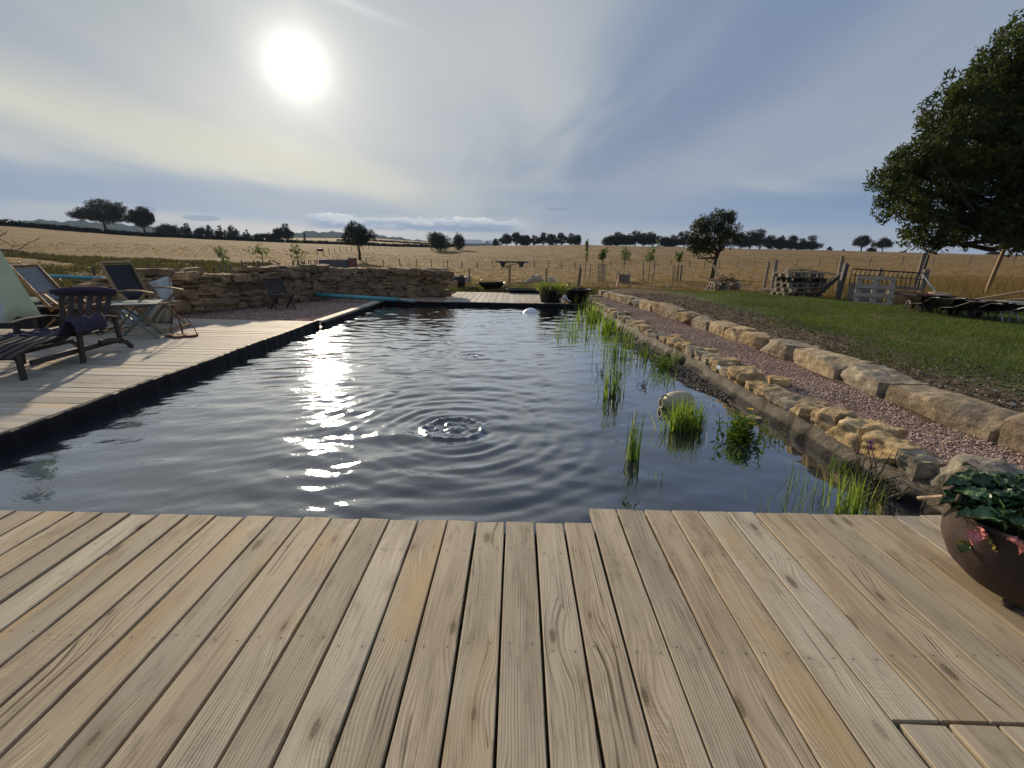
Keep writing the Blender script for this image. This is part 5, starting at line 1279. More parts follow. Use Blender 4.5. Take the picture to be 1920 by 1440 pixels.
def steamer():
    t = thing('steamer_lounger', 'black weathered slatted lounger draped with a dark towel, at the left picture edge', 'lounger', (-5.30, 5.52, 0), yaw(.14, -.99))
    w = .31; hy, hz = -.28, .30; rec = math.radians(24); sr, cr = math.sin(rec), math.cos(rec); D = WD_DARK
    def bp(x, l): return (x, hy - sr * l, hz + cr * l)
    for i in range(6):
        x = -.25 + .10 * i; mb = MB(); mb.beam(bp(x * .86, -.05), bp(x * 1.08, .44), .055, .018, up=(0, 1, .4)); mb.build('back_slat', D, t)
    mb = MB(); mb.beam(bp(-.34, .46), bp(.34, .46), .045, .06, up=(0, -sr, cr)); mb.build('back_rail', D, t); mb = MB(); mb.beam(bp(-.26, .14), bp(.26, .14), .03, .05, up=(0, -sr, cr)); mb.build('back_rail', D, t)
    mb = MB(); mb.tube([(-.37, hy - sr * .45 + .03, hz + cr * .45 + .035), (-.2, hy - sr * .45 + .04, hz + cr * .45 + .055), (.1, hy - sr * .45 + .035, hz + cr * .45 + .052), (.36, hy - sr * .45 + .03, hz + cr * .45 + .03)], [.03, .042, .042, .03], 10); mb.build('neck_cushion', TOWEL, t, smooth=True)
    for s in (-1, 1):
        mb = MB(); pts = [(s * w, -.42, .43), (s * w, -.2, .475), (s * w, .1, .48), (s * w, .30, .46)]
        for a, b in zip(pts[:-1], pts[1:]): mb.beam(a, b, .075, .025)
        mb.build('armrest', D, t)
        mb = MB(); mb.beam((s * w, .27, 0), (s * w, .23, .46), .035, .062, up=(0, 1, 0)); mb.build('leg', D, t)
        mb = MB(); cp = [(s * w, -.62, .01), (s * w, -.53, .09), (s * w, -.40, .15), (s * w, -.22, .175), (s * w, -.05, .18)]
        for a, b in zip(cp[:-1], cp[1:]): mb.beam(a, b, .034, .05)
        mb.build('leg', D, t)
        mb = MB(); mb.beam((s * w, -.42, .10), (s * w, -.40, .43), .034, .055, up=(0, 1, 0)); mb.build('leg', D, t)
        mb = MB(); mb.beam((s * (w - .04), -.46, .13), (s * (w - .04), .90, .15), .03, .05); mb.build('side_rail', D, t)
    for i in range(7):
        y = -.26 + i * .075; mb = MB(); mb.beam((-w + .02, y, .285 + .004 * i), (w - .02, y, .285 + .004 * i), .055, .016); mb.build('seat_slat', D, t)
    # footrest
    for i in range(6):
        x = -.23 + i * .092; mb = MB(); pts = [(x, .30, .315), (x, .48, .335), (x, .75, .31), (x, .95, .27), (x, 1.10, .235)]
        for a, b in zip(pts[:-1], pts[1:]): mb.beam(a, b, .06, .018)
        mb.build('footrest_slat', D, t)
    mb = MB(); mb.beam((-.27, 1.02, .225), (.27, 1.02, .225), .05, .03); mb.build('footrest_rail', D, t); mb = MB(); mb.beam((-.27, .42, .30), (.27, .42, .30), .05, .03); mb.build('footrest_rail', D, t)
    for s in (-1, 1): mb = MB(); mb.beam((s * .25, 1.0, 0), (s * .25, 1.0, .23), .035, .055, up=(0, 1, 0)); mb.build('footrest_leg', D, t)
    # towel over the far arm and seat
    g = np.random.RandomState(4)
    def tw(u, v):
        # draped: over the arm (x=+.33) down across the seat to the other side
        x = .42 - .78 * v; y = -.1 + .5 * u + .05 * math.sin(v * 4)
        z = .50 if v < .12 else max(.315, .50 - 1.05 * (v - .12) ** .9) + .015
        z += .012 * math.sin(u * 17 + v * 6) + .010 * math.sin(v * 23 + u * 5) + .006 * math.sin(u * 41)
        if v < .06: z -= (.06 - v) * 2.5; x = .40
        return (-x, y, z)
    mb = MB(); mb.quadgrid(tw, 40, 50); 
    o = mb.build('towel', TOWEL, None, smooth=True, solid=.012)
    o.location = t.location; o.rotation_euler = t.rotation_euler; tag(o, 'dark navy purple towel draped over the arm and seat of the black lounger', 'towel')
steamer()

def side_table():
    c = G(255, 636); t = thing('side_table', 'small grey green folding table with crossed legs between the recliners', 'table', (-5.52, 6.92, 0), math.radians(28))
    top = .50
    for i in range(6):
        y = -.25 + i * .10; mb = MB(); mb.beam((-.30, y, top), (.30, y, top), .094, .02); mb.build('top_slat', WD_GREEN, t)
    for s in (-1, 1):
        mb = MB(); mb.beam((-.24, s * .22, 0), (.24, s * .22, top - .02), .025, .05, up=(0, 1, 0)); mb.build('leg', WD_GREEN, t)
        mb = MB(); mb.beam((.24, s * .19, 0), (-.24, s * .19, top - .02), .025, .05, up=(0, 1, 0)); mb.build('leg', WD_GREEN, t)
    mb = MB(); mb.beam((0, -.22, .25), (0, .22, .25), .03, .03); mb.build('stretcher', WD_GREEN, t)
side_table()

def small_chair():
    t = thing('folding_chair', 'small grey slatted folding chair leaning back before the stone wall', 'folding chair', (-5.15, 10.55, -.03), yaw(.75, -.66))
    F = WD_DARK
    for s in (-1, 1):
        mb = MB(); mb.beam((s * .2, .18, 0), (s * .19, -.42, .62), .022, .035, up=(1, 0, 0)); mb.build('back_post', F, t)
        mb = MB(); mb.beam((s * .17, -.22, 0), (s * .17, .20, .33), .022, .035, up=(1, 0, 0)); mb.build('leg', F, t)
    for i in range(9): x = -.16 + i * .04; mb = MB(); mb.beam((x, -.16, .33), (x, -.41, .60), .026, .012, up=(0, 1, .5)); mb.build('back_slat', MESHDARK, t)
    mb = MB(); mb.beam((-.2, -.43, .625), (.2, -.43, .625), .03, .04); mb.build('top_rail', F, t)
    for i in range(5): y = -.14 + i * .08; mb = MB(); mb.beam((-.19, y, .31 + i * .006), (.19, y, .31 + i * .006), .06, .014); mb.build('seat_slat', F, t)
small_chair()

def wire_stand():
    t = thing('wire_plant_stand', 'red brown cloverleaf plate with tall bent rods rising from it, standing near the water', 'plant stand', (-5.0, 7.03, 0), .2)
    mb = MB()
    for (x, y) in ((-.13, 0), (.0, .05), (.13, -.01), (.0, -.07)):
        mb.lathe((x, y, 0), [(0, .0), (.085, .0), (.095, .008), (.095, .022), (.085, .03), (0, .03)], 20)
    mb.box((0, -.005, .014), (.24, .09, .026)); mb.build('base_plate', RUST, t)
    for (x, y) in ((-.15, .03), (-.03, .09), (.05, -.06), (.19, .03)):
        mb = MB(); mb.tube([(x + .03, y, .03), (x, y, .04), (x * .93, y * .9, .12), (x * .3 - .03, y * .3, .38), (-.05 + x * .1, 0, .43)], .0065, 6); mb.build('rod', RUST, t)
    mb = MB(); mb.box((-.05, 0, .445), (.06, .03, .045)); mb.tube([(-.05, 0, .44), (-.05, 0, .52)], .008, 6); mb.build('hook', RUST, t)
wire_stand()

def sheets():
    # folded canvas windbreak behind the charcoal recliner
    t = thing('folded_sunshade', 'pale blue canvas sunshade propped between the charcoal recliner and the wall', 'sunshade', (-5.85, 8.35, 0))
    o = np.array([-5.85, 8.35, 0]); A = DP(279, 530, 8.3) - o; B = DP(318, 517, 8.2) - o; C_ = DP(324, 570, 8.1) - o; Dd = DP(292, 552, 8.4) - o; E_ = DP(286, 604, 8.3) - o; F_ = DP(322, 606, 8.2) - o
    def pl(a, b, c, d, folds): return lambda u, v: tuple((a * (1 - u) + b * u) * (1 - v) + (d * (1 - u) + c * u) * v + np.array([.01, .03, 0]) * math.sin(u * folds + v * 2) * (.3 + v))
    mb = MB(); mb.quadgrid(pl(A, B, C_, Dd, 7), 14, 10); mb.build('canvas_panel', CANVAS, t, smooth=True, solid=.006)
    mb = MB(); mb.quadgrid(pl(Dd, C_, F_, E_ + np.array([-.25, 0, 0]), 26), 30, 10); mb.build('hanging_cloth', CREAM, t, smooth=True, solid=.006)
    mb = MB(); mb.tube([F_ * (1, 1, 0), B + np.array([0, 0, .03])], .012, 6); mb.build('pole', WD_TEAK, t)
    # half folded parasol at the picture edge
    ap = DP(-62, 372, 5.9); hc = DP(-42, 592, 5.8)
    t = thing('folded_parasol', 'half closed parasol with pale yellow green and grey white panels cut by the left edge', 'parasol', (hc[0], hc[1], 0))
    ap = ap - np.array([hc[0], hc[1], 0]); h0 = np.array([0, 0, hc[2]]); R = .60
    for i in range(8):
        a0, a1 = i / 8 * 6.28 + .45, (i + 1) / 8 * 6.28 + .45
        def f(u, v, a0=a0, a1=a1):
            a = a0 + (a1 - a0) * u; r = R * v * (1 - .22 * math.sin(u * PI)) ; c = ap * (1 - v) + h0 * v
            z = -.05 * abs(math.cos(u * PI)) * v * v
            return (c[0] + r * math.cos(a), c[1] + r * math.sin(a), c[2] + z)
        mb = MB(); mb.quadgrid(f, 8, 10); mb.build('canopy_panel', PARAY if i % 2 else PARAW, t, smooth=True, solid=.004)
    mb = MB(); mb.tube([(0, 0, 0), tuple(ap + np.array([0, 0, .08]))], .022, 8); mb.build('pole', WD_TEAK, t)
    mb = MB(); mb.lathe((0, 0, 0), [(0, 0), (.25, 0), (.25, .05), (.05, .09), (.04, .25), (0, .25)], 20); mb.build('base', BLACKPLASTIC, t)
    # dark slatted bench behind
    t = thing('slatted_bench', 'low dark green slatted bench between the parasol and the pale recliner', 'bench', (-7.6, 7.0, 0), math.radians(8))
    for i in range(7): mb = MB(); mb.beam((-.9, -.27 + i * .09, .50 - abs(i - 3) * .0), (.75, -.27 + i * .09, .50), .07, .02); mb.build('slat', WD_GREEN, t)
    for x in (-.8, .6):
        for y in (-.22, .22): mb = MB(); mb.beam((x, y, 0), (x, y, .49), .06, .06, up=(0, 1, 0)); mb.build('leg', WD_DARK, t)
    mb = MB(); mb.box((-.05, 0, .25), (1.45, .42, .30)); mb.build('side_board', BLACKPLASTIC, t)
    # pale turquoise bag seen between the table legs
    mb = MB(); p = G(212, 616, 0); V, F = rock((.30, .12, .26), 5, 3, boxy=.3, cuts=2, rough=.08); mb.add(V + (p[0] - .1, p[1] + .5, .12), F); o = mb.build('beach_bag', CANVAS, origin=(p[0] - .1, p[1] + .5, 0), smooth=True); tag(o, 'crumpled pale turquoise bag lying behind the small table', 'bag')
sheets()

def poles():
    mb = MB(); a = DP(592, 552, 12.25); b = G(745, 562, .07); c = G(777, 565, .06); a[2] = max(a[2], .10); mb.tube([a, (a + b) / 2 + (0, 0, -.006), b], .052, 16)
    t = thing('roller_tube', 'turquoise tube lying across the gravel at the far left corner of the pool', 'tube', tuple(b))
    o = mb.build('tube', TURQ, t, origin=tuple(b), smooth=True)
    mb = MB(); mb.tube([b, c], .040, 14); mb.build('end_cap', GALV, t, origin=tuple(b), smooth=True)
    mb = MB(); a = DP(-60, 508, 11.2); b = DP(218, 523, 11.0); mb.tube([a, (a + b) / 2 + (0, 0, -.02), b], .045, 14); o = mb.build('roller_tube', TURQ, origin=tuple(b), smooth=True); tag(o, 'long turquoise tube raised behind the chairs on the far left', 'tube')
    for i, px in enumerate((20, 195)): p = DP(px, 519, 11.1); mb = MB(); mb.tube([(p[0], p[1], -.2), p], .03, 6); o = mb.build('support_post', WD_POST, origin=(p[0], p[1], 0)); tag(o, 'short post under the %s end of the long turquoise tube' % ('left', 'right')[i], 'post')
    # brushwood and slate heap
    g = np.random.RandomState(3); mb = MB()
    for i in range(150):
        c = DP(100 + 115 * g.rand(), 545 + 6 * g.normal(), 9.6 + 1.3 * g.rand()); c[2] = .02 + .42 * g.rand() ** 1.3 * (1 - ((c[0] + 8.4) / 1.5) ** 2 * .6); th = g.normal() * .5; l = .25 + .45 * g.rand()
        d = np.array([math.cos(th), math.sin(th) * .6, g.normal() * .12]) * l
        if i % 3: mb.tube([c - d, c + d * .1 + (0, 0, .02), c + d], .011 + .012 * g.rand(), 5)
        else: mb.beam(c - d * .5, c + d * .5, .16, .02)
    o = mb.build('brushwood_heap', WD_DARK, origin=(-8.4, 10.2, 0)); tag(o, 'dark heap of brushwood and slates behind the recliners', 'heap', None, 'stuff')
    # bare branch entering from the left
    t = thing('bare_branch', 'leafless forked branch reaching in from the left edge over the field', 'branch', (-11.5, 9.6, 0)); o0 = np.array([-11.5, 9.6, 0]); mb = MB()
    def br(pts, r0, r1):
        P = [DP(x, y, 9.6 + z) - o0 for (x, y, z) in pts]; mb.tube(P, list(np.linspace(r0, r1, len(P))), 5)
    br([(-60, 470, 0), (0, 468, 0), (35, 470, .1), (60, 481, .2), (90, 486, .2)], .022, .006); br([(-20, 450, 0), (10, 438, 0), (14, 432, .1)], .012, .004); br([(0, 448, .0), (25, 462, 0), (50, 458, .1), (75, 446, .1)], .009, .004)
    br([(35, 468, 0), (55, 455, 0), (74, 448, 0)], .009, .003); br([(60, 481, .2), (72, 470, .2), (88, 474, .2)], .007, .003); br([(-30, 490, 0), (10, 494, 0), (65, 495, 0)], .010, .005); br([(10, 440, 0), (-10, 425, 0)], .006, .003); br([(20, 469, 0), (28, 455, .1), (20, 447, .1)], .006, .003)
    mb.tube([(-.9, 0, -.1), DP(-60, 470, 9.6) - o0], [.05, .03], 6)
    mb.build('limb', BARE, t)
poles()

# ------------------------------------------------------------------ around the far deck
def wheelbarrow(label, loc, rz, tray_mat, frame_mat, group=None, sc=1.0, low=.72):
    """+X is the wheel end"""
    t = thing('wheelbarrow', label, 'wheelbarrow', loc, rz, group); t.scale = (1, 1, low)
    mb = MB(); top = [(-.42, -.33, .60), (.48, -.30, .56), (.48, .30, .56), (-.42, .33, .60)]; bot = [(-.22, -.20, .30), (.22, -.17, .27), (.22, .17, .27), (-.22, .20, .30)]
    mb.add([np.array(p) * sc for p in top + bot], [(0, 1, 5, 4), (1, 2, 6, 5), (2, 3, 7, 6), (3, 0, 4, 7), (7, 4, 5, 6)]); mb.build('tray', tray_mat, t, solid=.012)
    mb = MB(); q = [np.array(p) * sc for p in top]; 
    mb.tube(q, .014, 6, closed=True); mb.build('rim', frame_mat, t)
    for s in (-1, 1):
        mb = MB(); mb.tube([np.array(p) * sc for p in ((.62, s * .05, .19), (.2, s * .16, .25), (-.35, s * .24, .33), (-.80, s * .28, .58), (-.98, s * .28, .60))], .017, 7); mb.build('handle_bar', frame_mat, t)
        mb = MB(); mb.tube([np.array(p) * sc for p in ((-.99, s * .28, .60), (-1.12, s * .28, .605))], .023, 8); mb.build('grip', BLACKPLASTIC, t)
        mb = MB(); mb.tube([np.array(p) * sc for p in ((-.15, s * .20, .28), (-.26, s * .22, 0.01), (-.38, s * .22, .01), (-.42, s * .24, .34))], .014, 6); mb.build('leg', frame_mat, t)
        mb = MB(); mb.tube([np.array(p) * sc for p in ((.48, s * .2, .5), (.62, s * .05, .19))], .012, 6); mb.build('stay', frame_mat, t)
    w = MB(); w.lathe((.62 * sc, -.04 * sc, .185 * sc), [(.10 * sc, .0), (.165 * sc, .0), (.185 * sc, .02 * sc), (.185 * sc, .06 * sc), (.165 * sc, .08 * sc), (.10 * sc, .08 * sc)], 20, axis=(0, 1, 0)); wo = w.build('wheel', BLACKPLASTIC, t, smooth=True)
    w = MB(); w.lathe((.62 * sc, -.03 * sc, .185 * sc), [(0, 0), (.11 * sc, .01), (.11 * sc, .05 * sc), (0, .06 * sc)], 12, axis=(0, 1, 0)); w.build('rim', frame_mat, wo)
    return t
def round_tub(label, c, r, h, name='round_tub'):
    t = thing(name, label, 'tub', tuple(c)); mb = MB()
    mb.lathe((0, 0, 0), [(0, .01), (r * .80, 0), (r * .82, .02), (r * .97, h * .9), (r * 1.04, h * .9), (r * 1.05, h), (r * .97, h), (r * .80, .05), (0, .05)], 32); mb.build('body', BLACKPLASTIC, t, smooth=True)
    for s in (-1, 1): mb = MB(); mb.tube([(s * r * .99, -.06, h * .9), (s * r * 1.10, -.05, h * .88), (s * r * 1.10, .05, h * .88), (s * r * .99, .06, h * .9)], .012, 6); mb.build('handle', BLACKPLASTIC, t)
    return t
def far_deck_objects():
    p = G(925, 551, 0); wheelbarrow('black wheelbarrow tipped low beyond the small far deck, handles to the right', (-.85, 16.3, -.12), math.radians(185), BLACKPLASTIC, DARKMETAL, sc=1.0, low=.62)
    # long low trough
    t = thing('shallow_trough', 'long shallow black trough lying behind the far deck', 'trough', (.22, 15.35, -.04)); mb = MB()
    V = []; 
    for (sx, sy, z) in ((.42, .17, 0), (.56, .26, .17), (.60, .30, .17), (.60, .30, .15)):
        for k in range(20): a = k / 20 * 6.28; V.append((sx * abs(math.cos(a)) ** .5 * (1 if math.cos(a) >= 0 else -1), sy * abs(math.sin(a)) ** .5 * (1 if math.sin(a) >= 0 else -1), z))
    F = [tuple(range(20))] + [(i * 20 + k, i * 20 + (k + 1) % 20, (i + 1) * 20 + (k + 1) % 20, (i + 1) * 20 + k) for i in range(3) for k in range(20)]
    mb.add(V, F); mb.build('body', BLACKPLASTIC, t, solid=.01)
    a = G(1032, 568, .0); round_tub('black tub overflowing with yellow green plants on the far deck corner', (.88, 12.75, .0), .33, .33)
    round_tub('plain black tub right of the planted one by the pool end', (1.62, 13.35, -.02), .38, .34)
    g = np.random.RandomState(31)
    # plants of the tub: arching leafy stems
    P = np.stack([.88 + .22 * g.normal(size=420), 12.75 + .16 * g.normal(size=420), np.full(420, .25)], 1); P[:, 0] = np.clip(P[:, 0], .6, 1.2)
    V, F, rv = blades(P, .22 + .14 * g.rand(420), .035, .75, 3, 4); mesh_np('tub_plant', V, F, YG_LEAF, attrs={'rv': rv}, origin=(.88, 12.75, .3))
    o = bpy.context.scene.objects['tub_plant']; tag(o, 'yellow green arching plant spilling over the left black tub', 'plant')
    P = np.stack([1.62 + .2 * g.normal(size=60), 13.35 + .16 * g.normal(size=60), np.full(60, .2)], 1); V, F, rv = blades(P, .16 + .1 * g.rand(60), .03, .8, 4, 4); o = mesh_np('tub_plant', V, F, LEAF_BUSH, attrs={'rv': rv}, origin=(1.62, 13.35, .2)); tag(o, 'few dark green leaves rising inside the right black tub', 'plant')
    # white bent pipe before the tubs
    mb = MB(); a = DP(1050, 562, 12.4); mb.tube([DP(1049, 562, 12.45), DP(1056, 560, 12.45), DP(1060, 554, 12.45), DP(1063, 562, 12.42), DP(1071, 566, 12.4)], [.02, .035, .03, .02, .012], 8); o = mb.build('white_pipe', WHITEPL, origin=tuple(a), smooth=True); tag(o, 'small white bent pipe in front of the black tubs', 'pipe')
    # floating globe lamp
    c = G(995, 582, WZ); mb = MB(); V, F = ico(3); mb.add(V * (.235, .235, .22) + (0, 0, .0), F); o = mb.build('floating_ball', WHITEPL, smooth=True); o.location = (c[0], 11.45, WZ - .12); tag(o, 'white round ball floating half under at the far end of the pool', 'ball')
    # barbecue bowl
    p = onT(861, 548); p = np.array([-2.05, 17.2, tz1(-2.05, 17.2)]); t = thing('barbecue_bowl', 'black bowl barbecue on thin legs beside the end of the far wall', 'barbecue', tuple(p)); z0 = DP(861, 541, 17.2)[2] - p[2]; z1 = DP(861, 519, 17.2)[2] - p[2]
    mb = MB(); mb.lathe((0, 0, 0), [(0, z0 + .04), (.14, z0 + .05), (.20, z0 + .12), (.235, z1), (.215, z1), (.18, z0 + .14), (0, z0 + .08)], 24); mb.build('bowl', BLACKPLASTIC, t, smooth=True)
    for i in range(3): a = i * 2.09 + .4; mb = MB(); mb.tube([(.15 * math.cos(a), .15 * math.sin(a), z0 + .06), (.2 * math.cos(a), .2 * math.sin(a), 0)], .012, 5); mb.build('leg', DARKMETAL, t)
    # pink-orange cone
    p = onT(1158, 541); d = p[1]; t = thing('marker_cone', 'slim faded orange cone standing in the rough grass', 'cone', tuple(p)); h = DP(1158, 514, d)[2] - p[2]
    mb = MB(); mb.lathe((0, 0, 0), [(.13, .03), (.12, .05), (.02, h), (0, h)], 16); mb.build('cone', ORANGE, t, smooth=True); mb = MB(); mb.box((0, 0, .015), (.34, .34, .03)); mb.build('foot', ORANGE, t)
YG_LEAF = m_leaf('yellow_green_leaves', (.14, .17, .03), (.24, .27, .055), (.34, .33, .09), .35)
far_deck_objects()

# ------------------------------------------------------------------ sheep, carts
FLEECE = m_plain('dirty_fleece', (.46, .39, .28), .95, var=.3, nscale=9, bumps=.8); FACE = m_plain('dark_sheep_face', (.06, .045, .035), .85)
def sheep(label, px, dist, fx, graze=True, sc=1.0):
    """body, neck, head and legs grown as one skin; +Y is where it looks"""
    b = atD(px, dist)
    vs = [(0, 0, .60), (0, -.30, .61), (0, .28, .59), (0, .50, .54)]; rad = [.225, .20, .20, .13]; ed = [(0, 1), (0, 2), (2, 3)]
    def chain(st, pts, rs):
        p = st
        for q, r in zip(pts, rs): vs.append(q); rad.append(r); ed.append((p, len(vs) - 1)); p = len(vs) - 1
        return p
    if graze: chain(3, [(0, .66, .36), (0, .76, .20), (0, .85, .08)], [.10, .085, .045])
    else: chain(3, [(0, .62, .72), (0, .68, .86), (0, .84, .84)], [.10, .09, .05])
    for s in (-1, 1):
        chain(2, [(s * .13, .30, .38), (s * .13, .31, .20), (s * .13, .30, .02)], [.07, .035, .03])
        chain(1, [(s * .14, -.34, .42), (s * .14, -.40, .24), (s * .14, -.36, .02)], [.09, .04, .03])
    chain(1, [(0, -.52, .55), (0, -.56, .42)], [.05, .03])
    me = bpy.data.meshes.new('sheep'); me.from_pydata([tuple(np.array(v) * sc) for v in vs], ed, []); o = bpy.data.objects.new('sheep', me); COL.objects.link(o)
    m = o.modifiers.new('skin', 'SKIN'); m2 = o.modifiers.new('sub', 'SUBSURF'); m2.levels = 2; m2.render_levels = 2; m.use_smooth_shade = True
    for i, r in enumerate(rad): me.skin_vertices[0].data[i].radius = (r * sc, r * sc)
    me.skin_vertices[0].data[0].use_root = True; me.materials.append(FLEECE)
    o.location = tuple(b); o.rotation_euler = (0, 0, yaw(*fx)); tag(o, label, 'sheep', 'sheep in the straw field')
    g = np.array([0, .62, .74]) if not graze else np.array([0, .76, .22])
    mb = MB(); V, F = ico(2)
    if graze: hd = [(0, .79, .17, .075, .085, .15)]
    else: hd = [(0, .74, .86, .075, .14, .085)]
    for (x, y, z, rx, ry, rz) in hd: mb.add((V * (rx, ry, rz) + (x, y, z)) * sc, F)
    for s in (-1, 1): mb.add((V * (.07, .02, .03) + (s * .10, hd[0][1] - .03, hd[0][2] + .06)) * sc, F)
    mb.build('face', FACE, o, smooth=True)
sheep('grazing sheep in front of another, head down towards the left', 1006, 29, (-.85, -.5))
sheep('sheep standing just behind the grazing one', 1036, 31, (.6, .7))
sheep('pale sheep half hidden behind the barbecue bowl and tan stake', 874, 27, (-.3, -.95), False, .9)

def carts():
    b = onT(958, 500.5); D = float(b[1]); t = thing('farm_trailer', 'flat dark farm trailer with a drawbar, standing in the straw field', 'trailer', tuple(b)); 
    def L(px, py, dd=0): return DP(px, py, D + dd) - b
    a, c = L(929, 489.5), L(989, 489.5); mb = MB(); mb.box(((a[0] + c[0]) / 2, 0, a[2] - .08), (c[0] - a[0], 1.8, .24)); mb.build('platform', WD_DARK, t)
    mb = MB(); mb.beam(L(955, 497), L(992, 491.5), .12, .10); mb.build('drawbar', DARKMETAL, t)
    for (px, w) in ((943, .36), (977, .40)):
        p = L(px, 493.5)
        for s in (-.8, .8): mb = MB(); mb.lathe((p[0], s - .1, w * 1.05), [(0, 0), (w, 0), (w, .2), (0, .2)], 18, axis=(0, 1, 0)); mb.build('wheel', BLACKPLASTIC, t)
        mb = MB(); mb.box((p[0], 0, a[2] - .26), (1.1, 1.3, .26)); mb.build('axle_box', DARKMETAL, t)
    D = 27; b = atD(636, D); t = thing('tipping_trailer', 'grey box trailer with a red brown tailboard behind the corner of the walls', 'trailer', tuple(b))
    a = DP(608, 502, D) - b; c = DP(656, 487, D) - b; W_ = c[0] - a[0]; H_ = c[2] - a[2]; x0 = a[0]
    mb = MB(); z0 = a[2]
    for (s, sz, cc) in (('f', (W_, .04, H_), (x0 + W_ / 2, -.6, z0 + H_ / 2)), ('b', (W_, .04, H_), (x0 + W_ / 2, .6, z0 + H_ / 2)), ('l', (.04, 1.16, H_), (x0, 0, z0 + H_ / 2))): mb.box(cc, sz)
    mb.box((x0 + W_ / 2, 0, z0), (W_ - .05, 1.15, .04)); mb.build('box', DULLGREY, t)
    mb = MB(); mb.box((x0 + W_ + .15, 0, z0 + H_ / 2 + .05), (.05, 1.3, H_ + .12)); mb.tube([(x0 + W_ + .15, -.62, z0 - .1), (x0 + W_ + .15, -.62, z0 + H_ + .15)], .03, 6); mb.build('tailboard', RUST, t)
    mb = MB(); mb.box((x0 + W_ / 2, 0, z0 - .09), (W_ + .3, 1.0, .12)); mb.build('chassis', RUST, t)
    for s in (-.66, .66): mb = MB(); mb.lathe((x0 + W_ * .45, s - .08, .34), [(0, 0), (.34, 0), (.34, .16), (0, .16)], 18, axis=(0, 1, 0)); mb.build('wheel', BLACKPLASTIC, t)
    # far dark hide / water tank in the field
    D = 120; b = atD(600, D); mb = MB(); mb.box((0, 0, .35), (1.1, .7, .5)); mb.box((0, 0, .63), (1.2, .8, .06)); mb.box((-.4, 0, .0), (.12, .6, .3)); mb.box((.4, 0, .0), (.12, .6, .3)); o = mb.build('field_trough', DARKMETAL); o.location = tuple(b); tag(o, 'tiny dark trough far out in the left straw field', 'trough')
carts()

# ------------------------------------------------------------------ pallets and rack on the right
def pallet(label, loc, rz, mat_=None, tilt=None, group='pallets stacked at the edge of the lawn', W=1.2, D=.8, name='pallet', nb=5):
    t = thing(name, label, 'pallet', loc, rz, group); m = mat_ or WD_PALLET
    if tilt: t.rotation_euler = tilt
    for i in range(nb): y = -D / 2 + .05 + i * (D - .1) / (nb - 1); mb = MB(); mb.beam((-W / 2, y, .133), (W / 2, y, .133), .10, .02); mb.build('top_board', m, t)
    for x in (-W / 2 + .07, 0, W / 2 - .07):
        mb = MB(); mb.beam((x, -D / 2, .112), (x, D / 2, .112), .12, .018)
        for y in (-D / 2 + .06, 0, D / 2 - .06): mb.box((x, y, .062), (.12, .11, .078))
        mb.build('stringer', m, t)
    for y in ((-D / 2 + .05, 0, D / 2 - .05) if nb == 5 else ()): mb = MB(); mb.beam((-W / 2, y, .011), (W / 2, y, .011), .10, .02); mb.build('bottom_board', m, t)
    return t
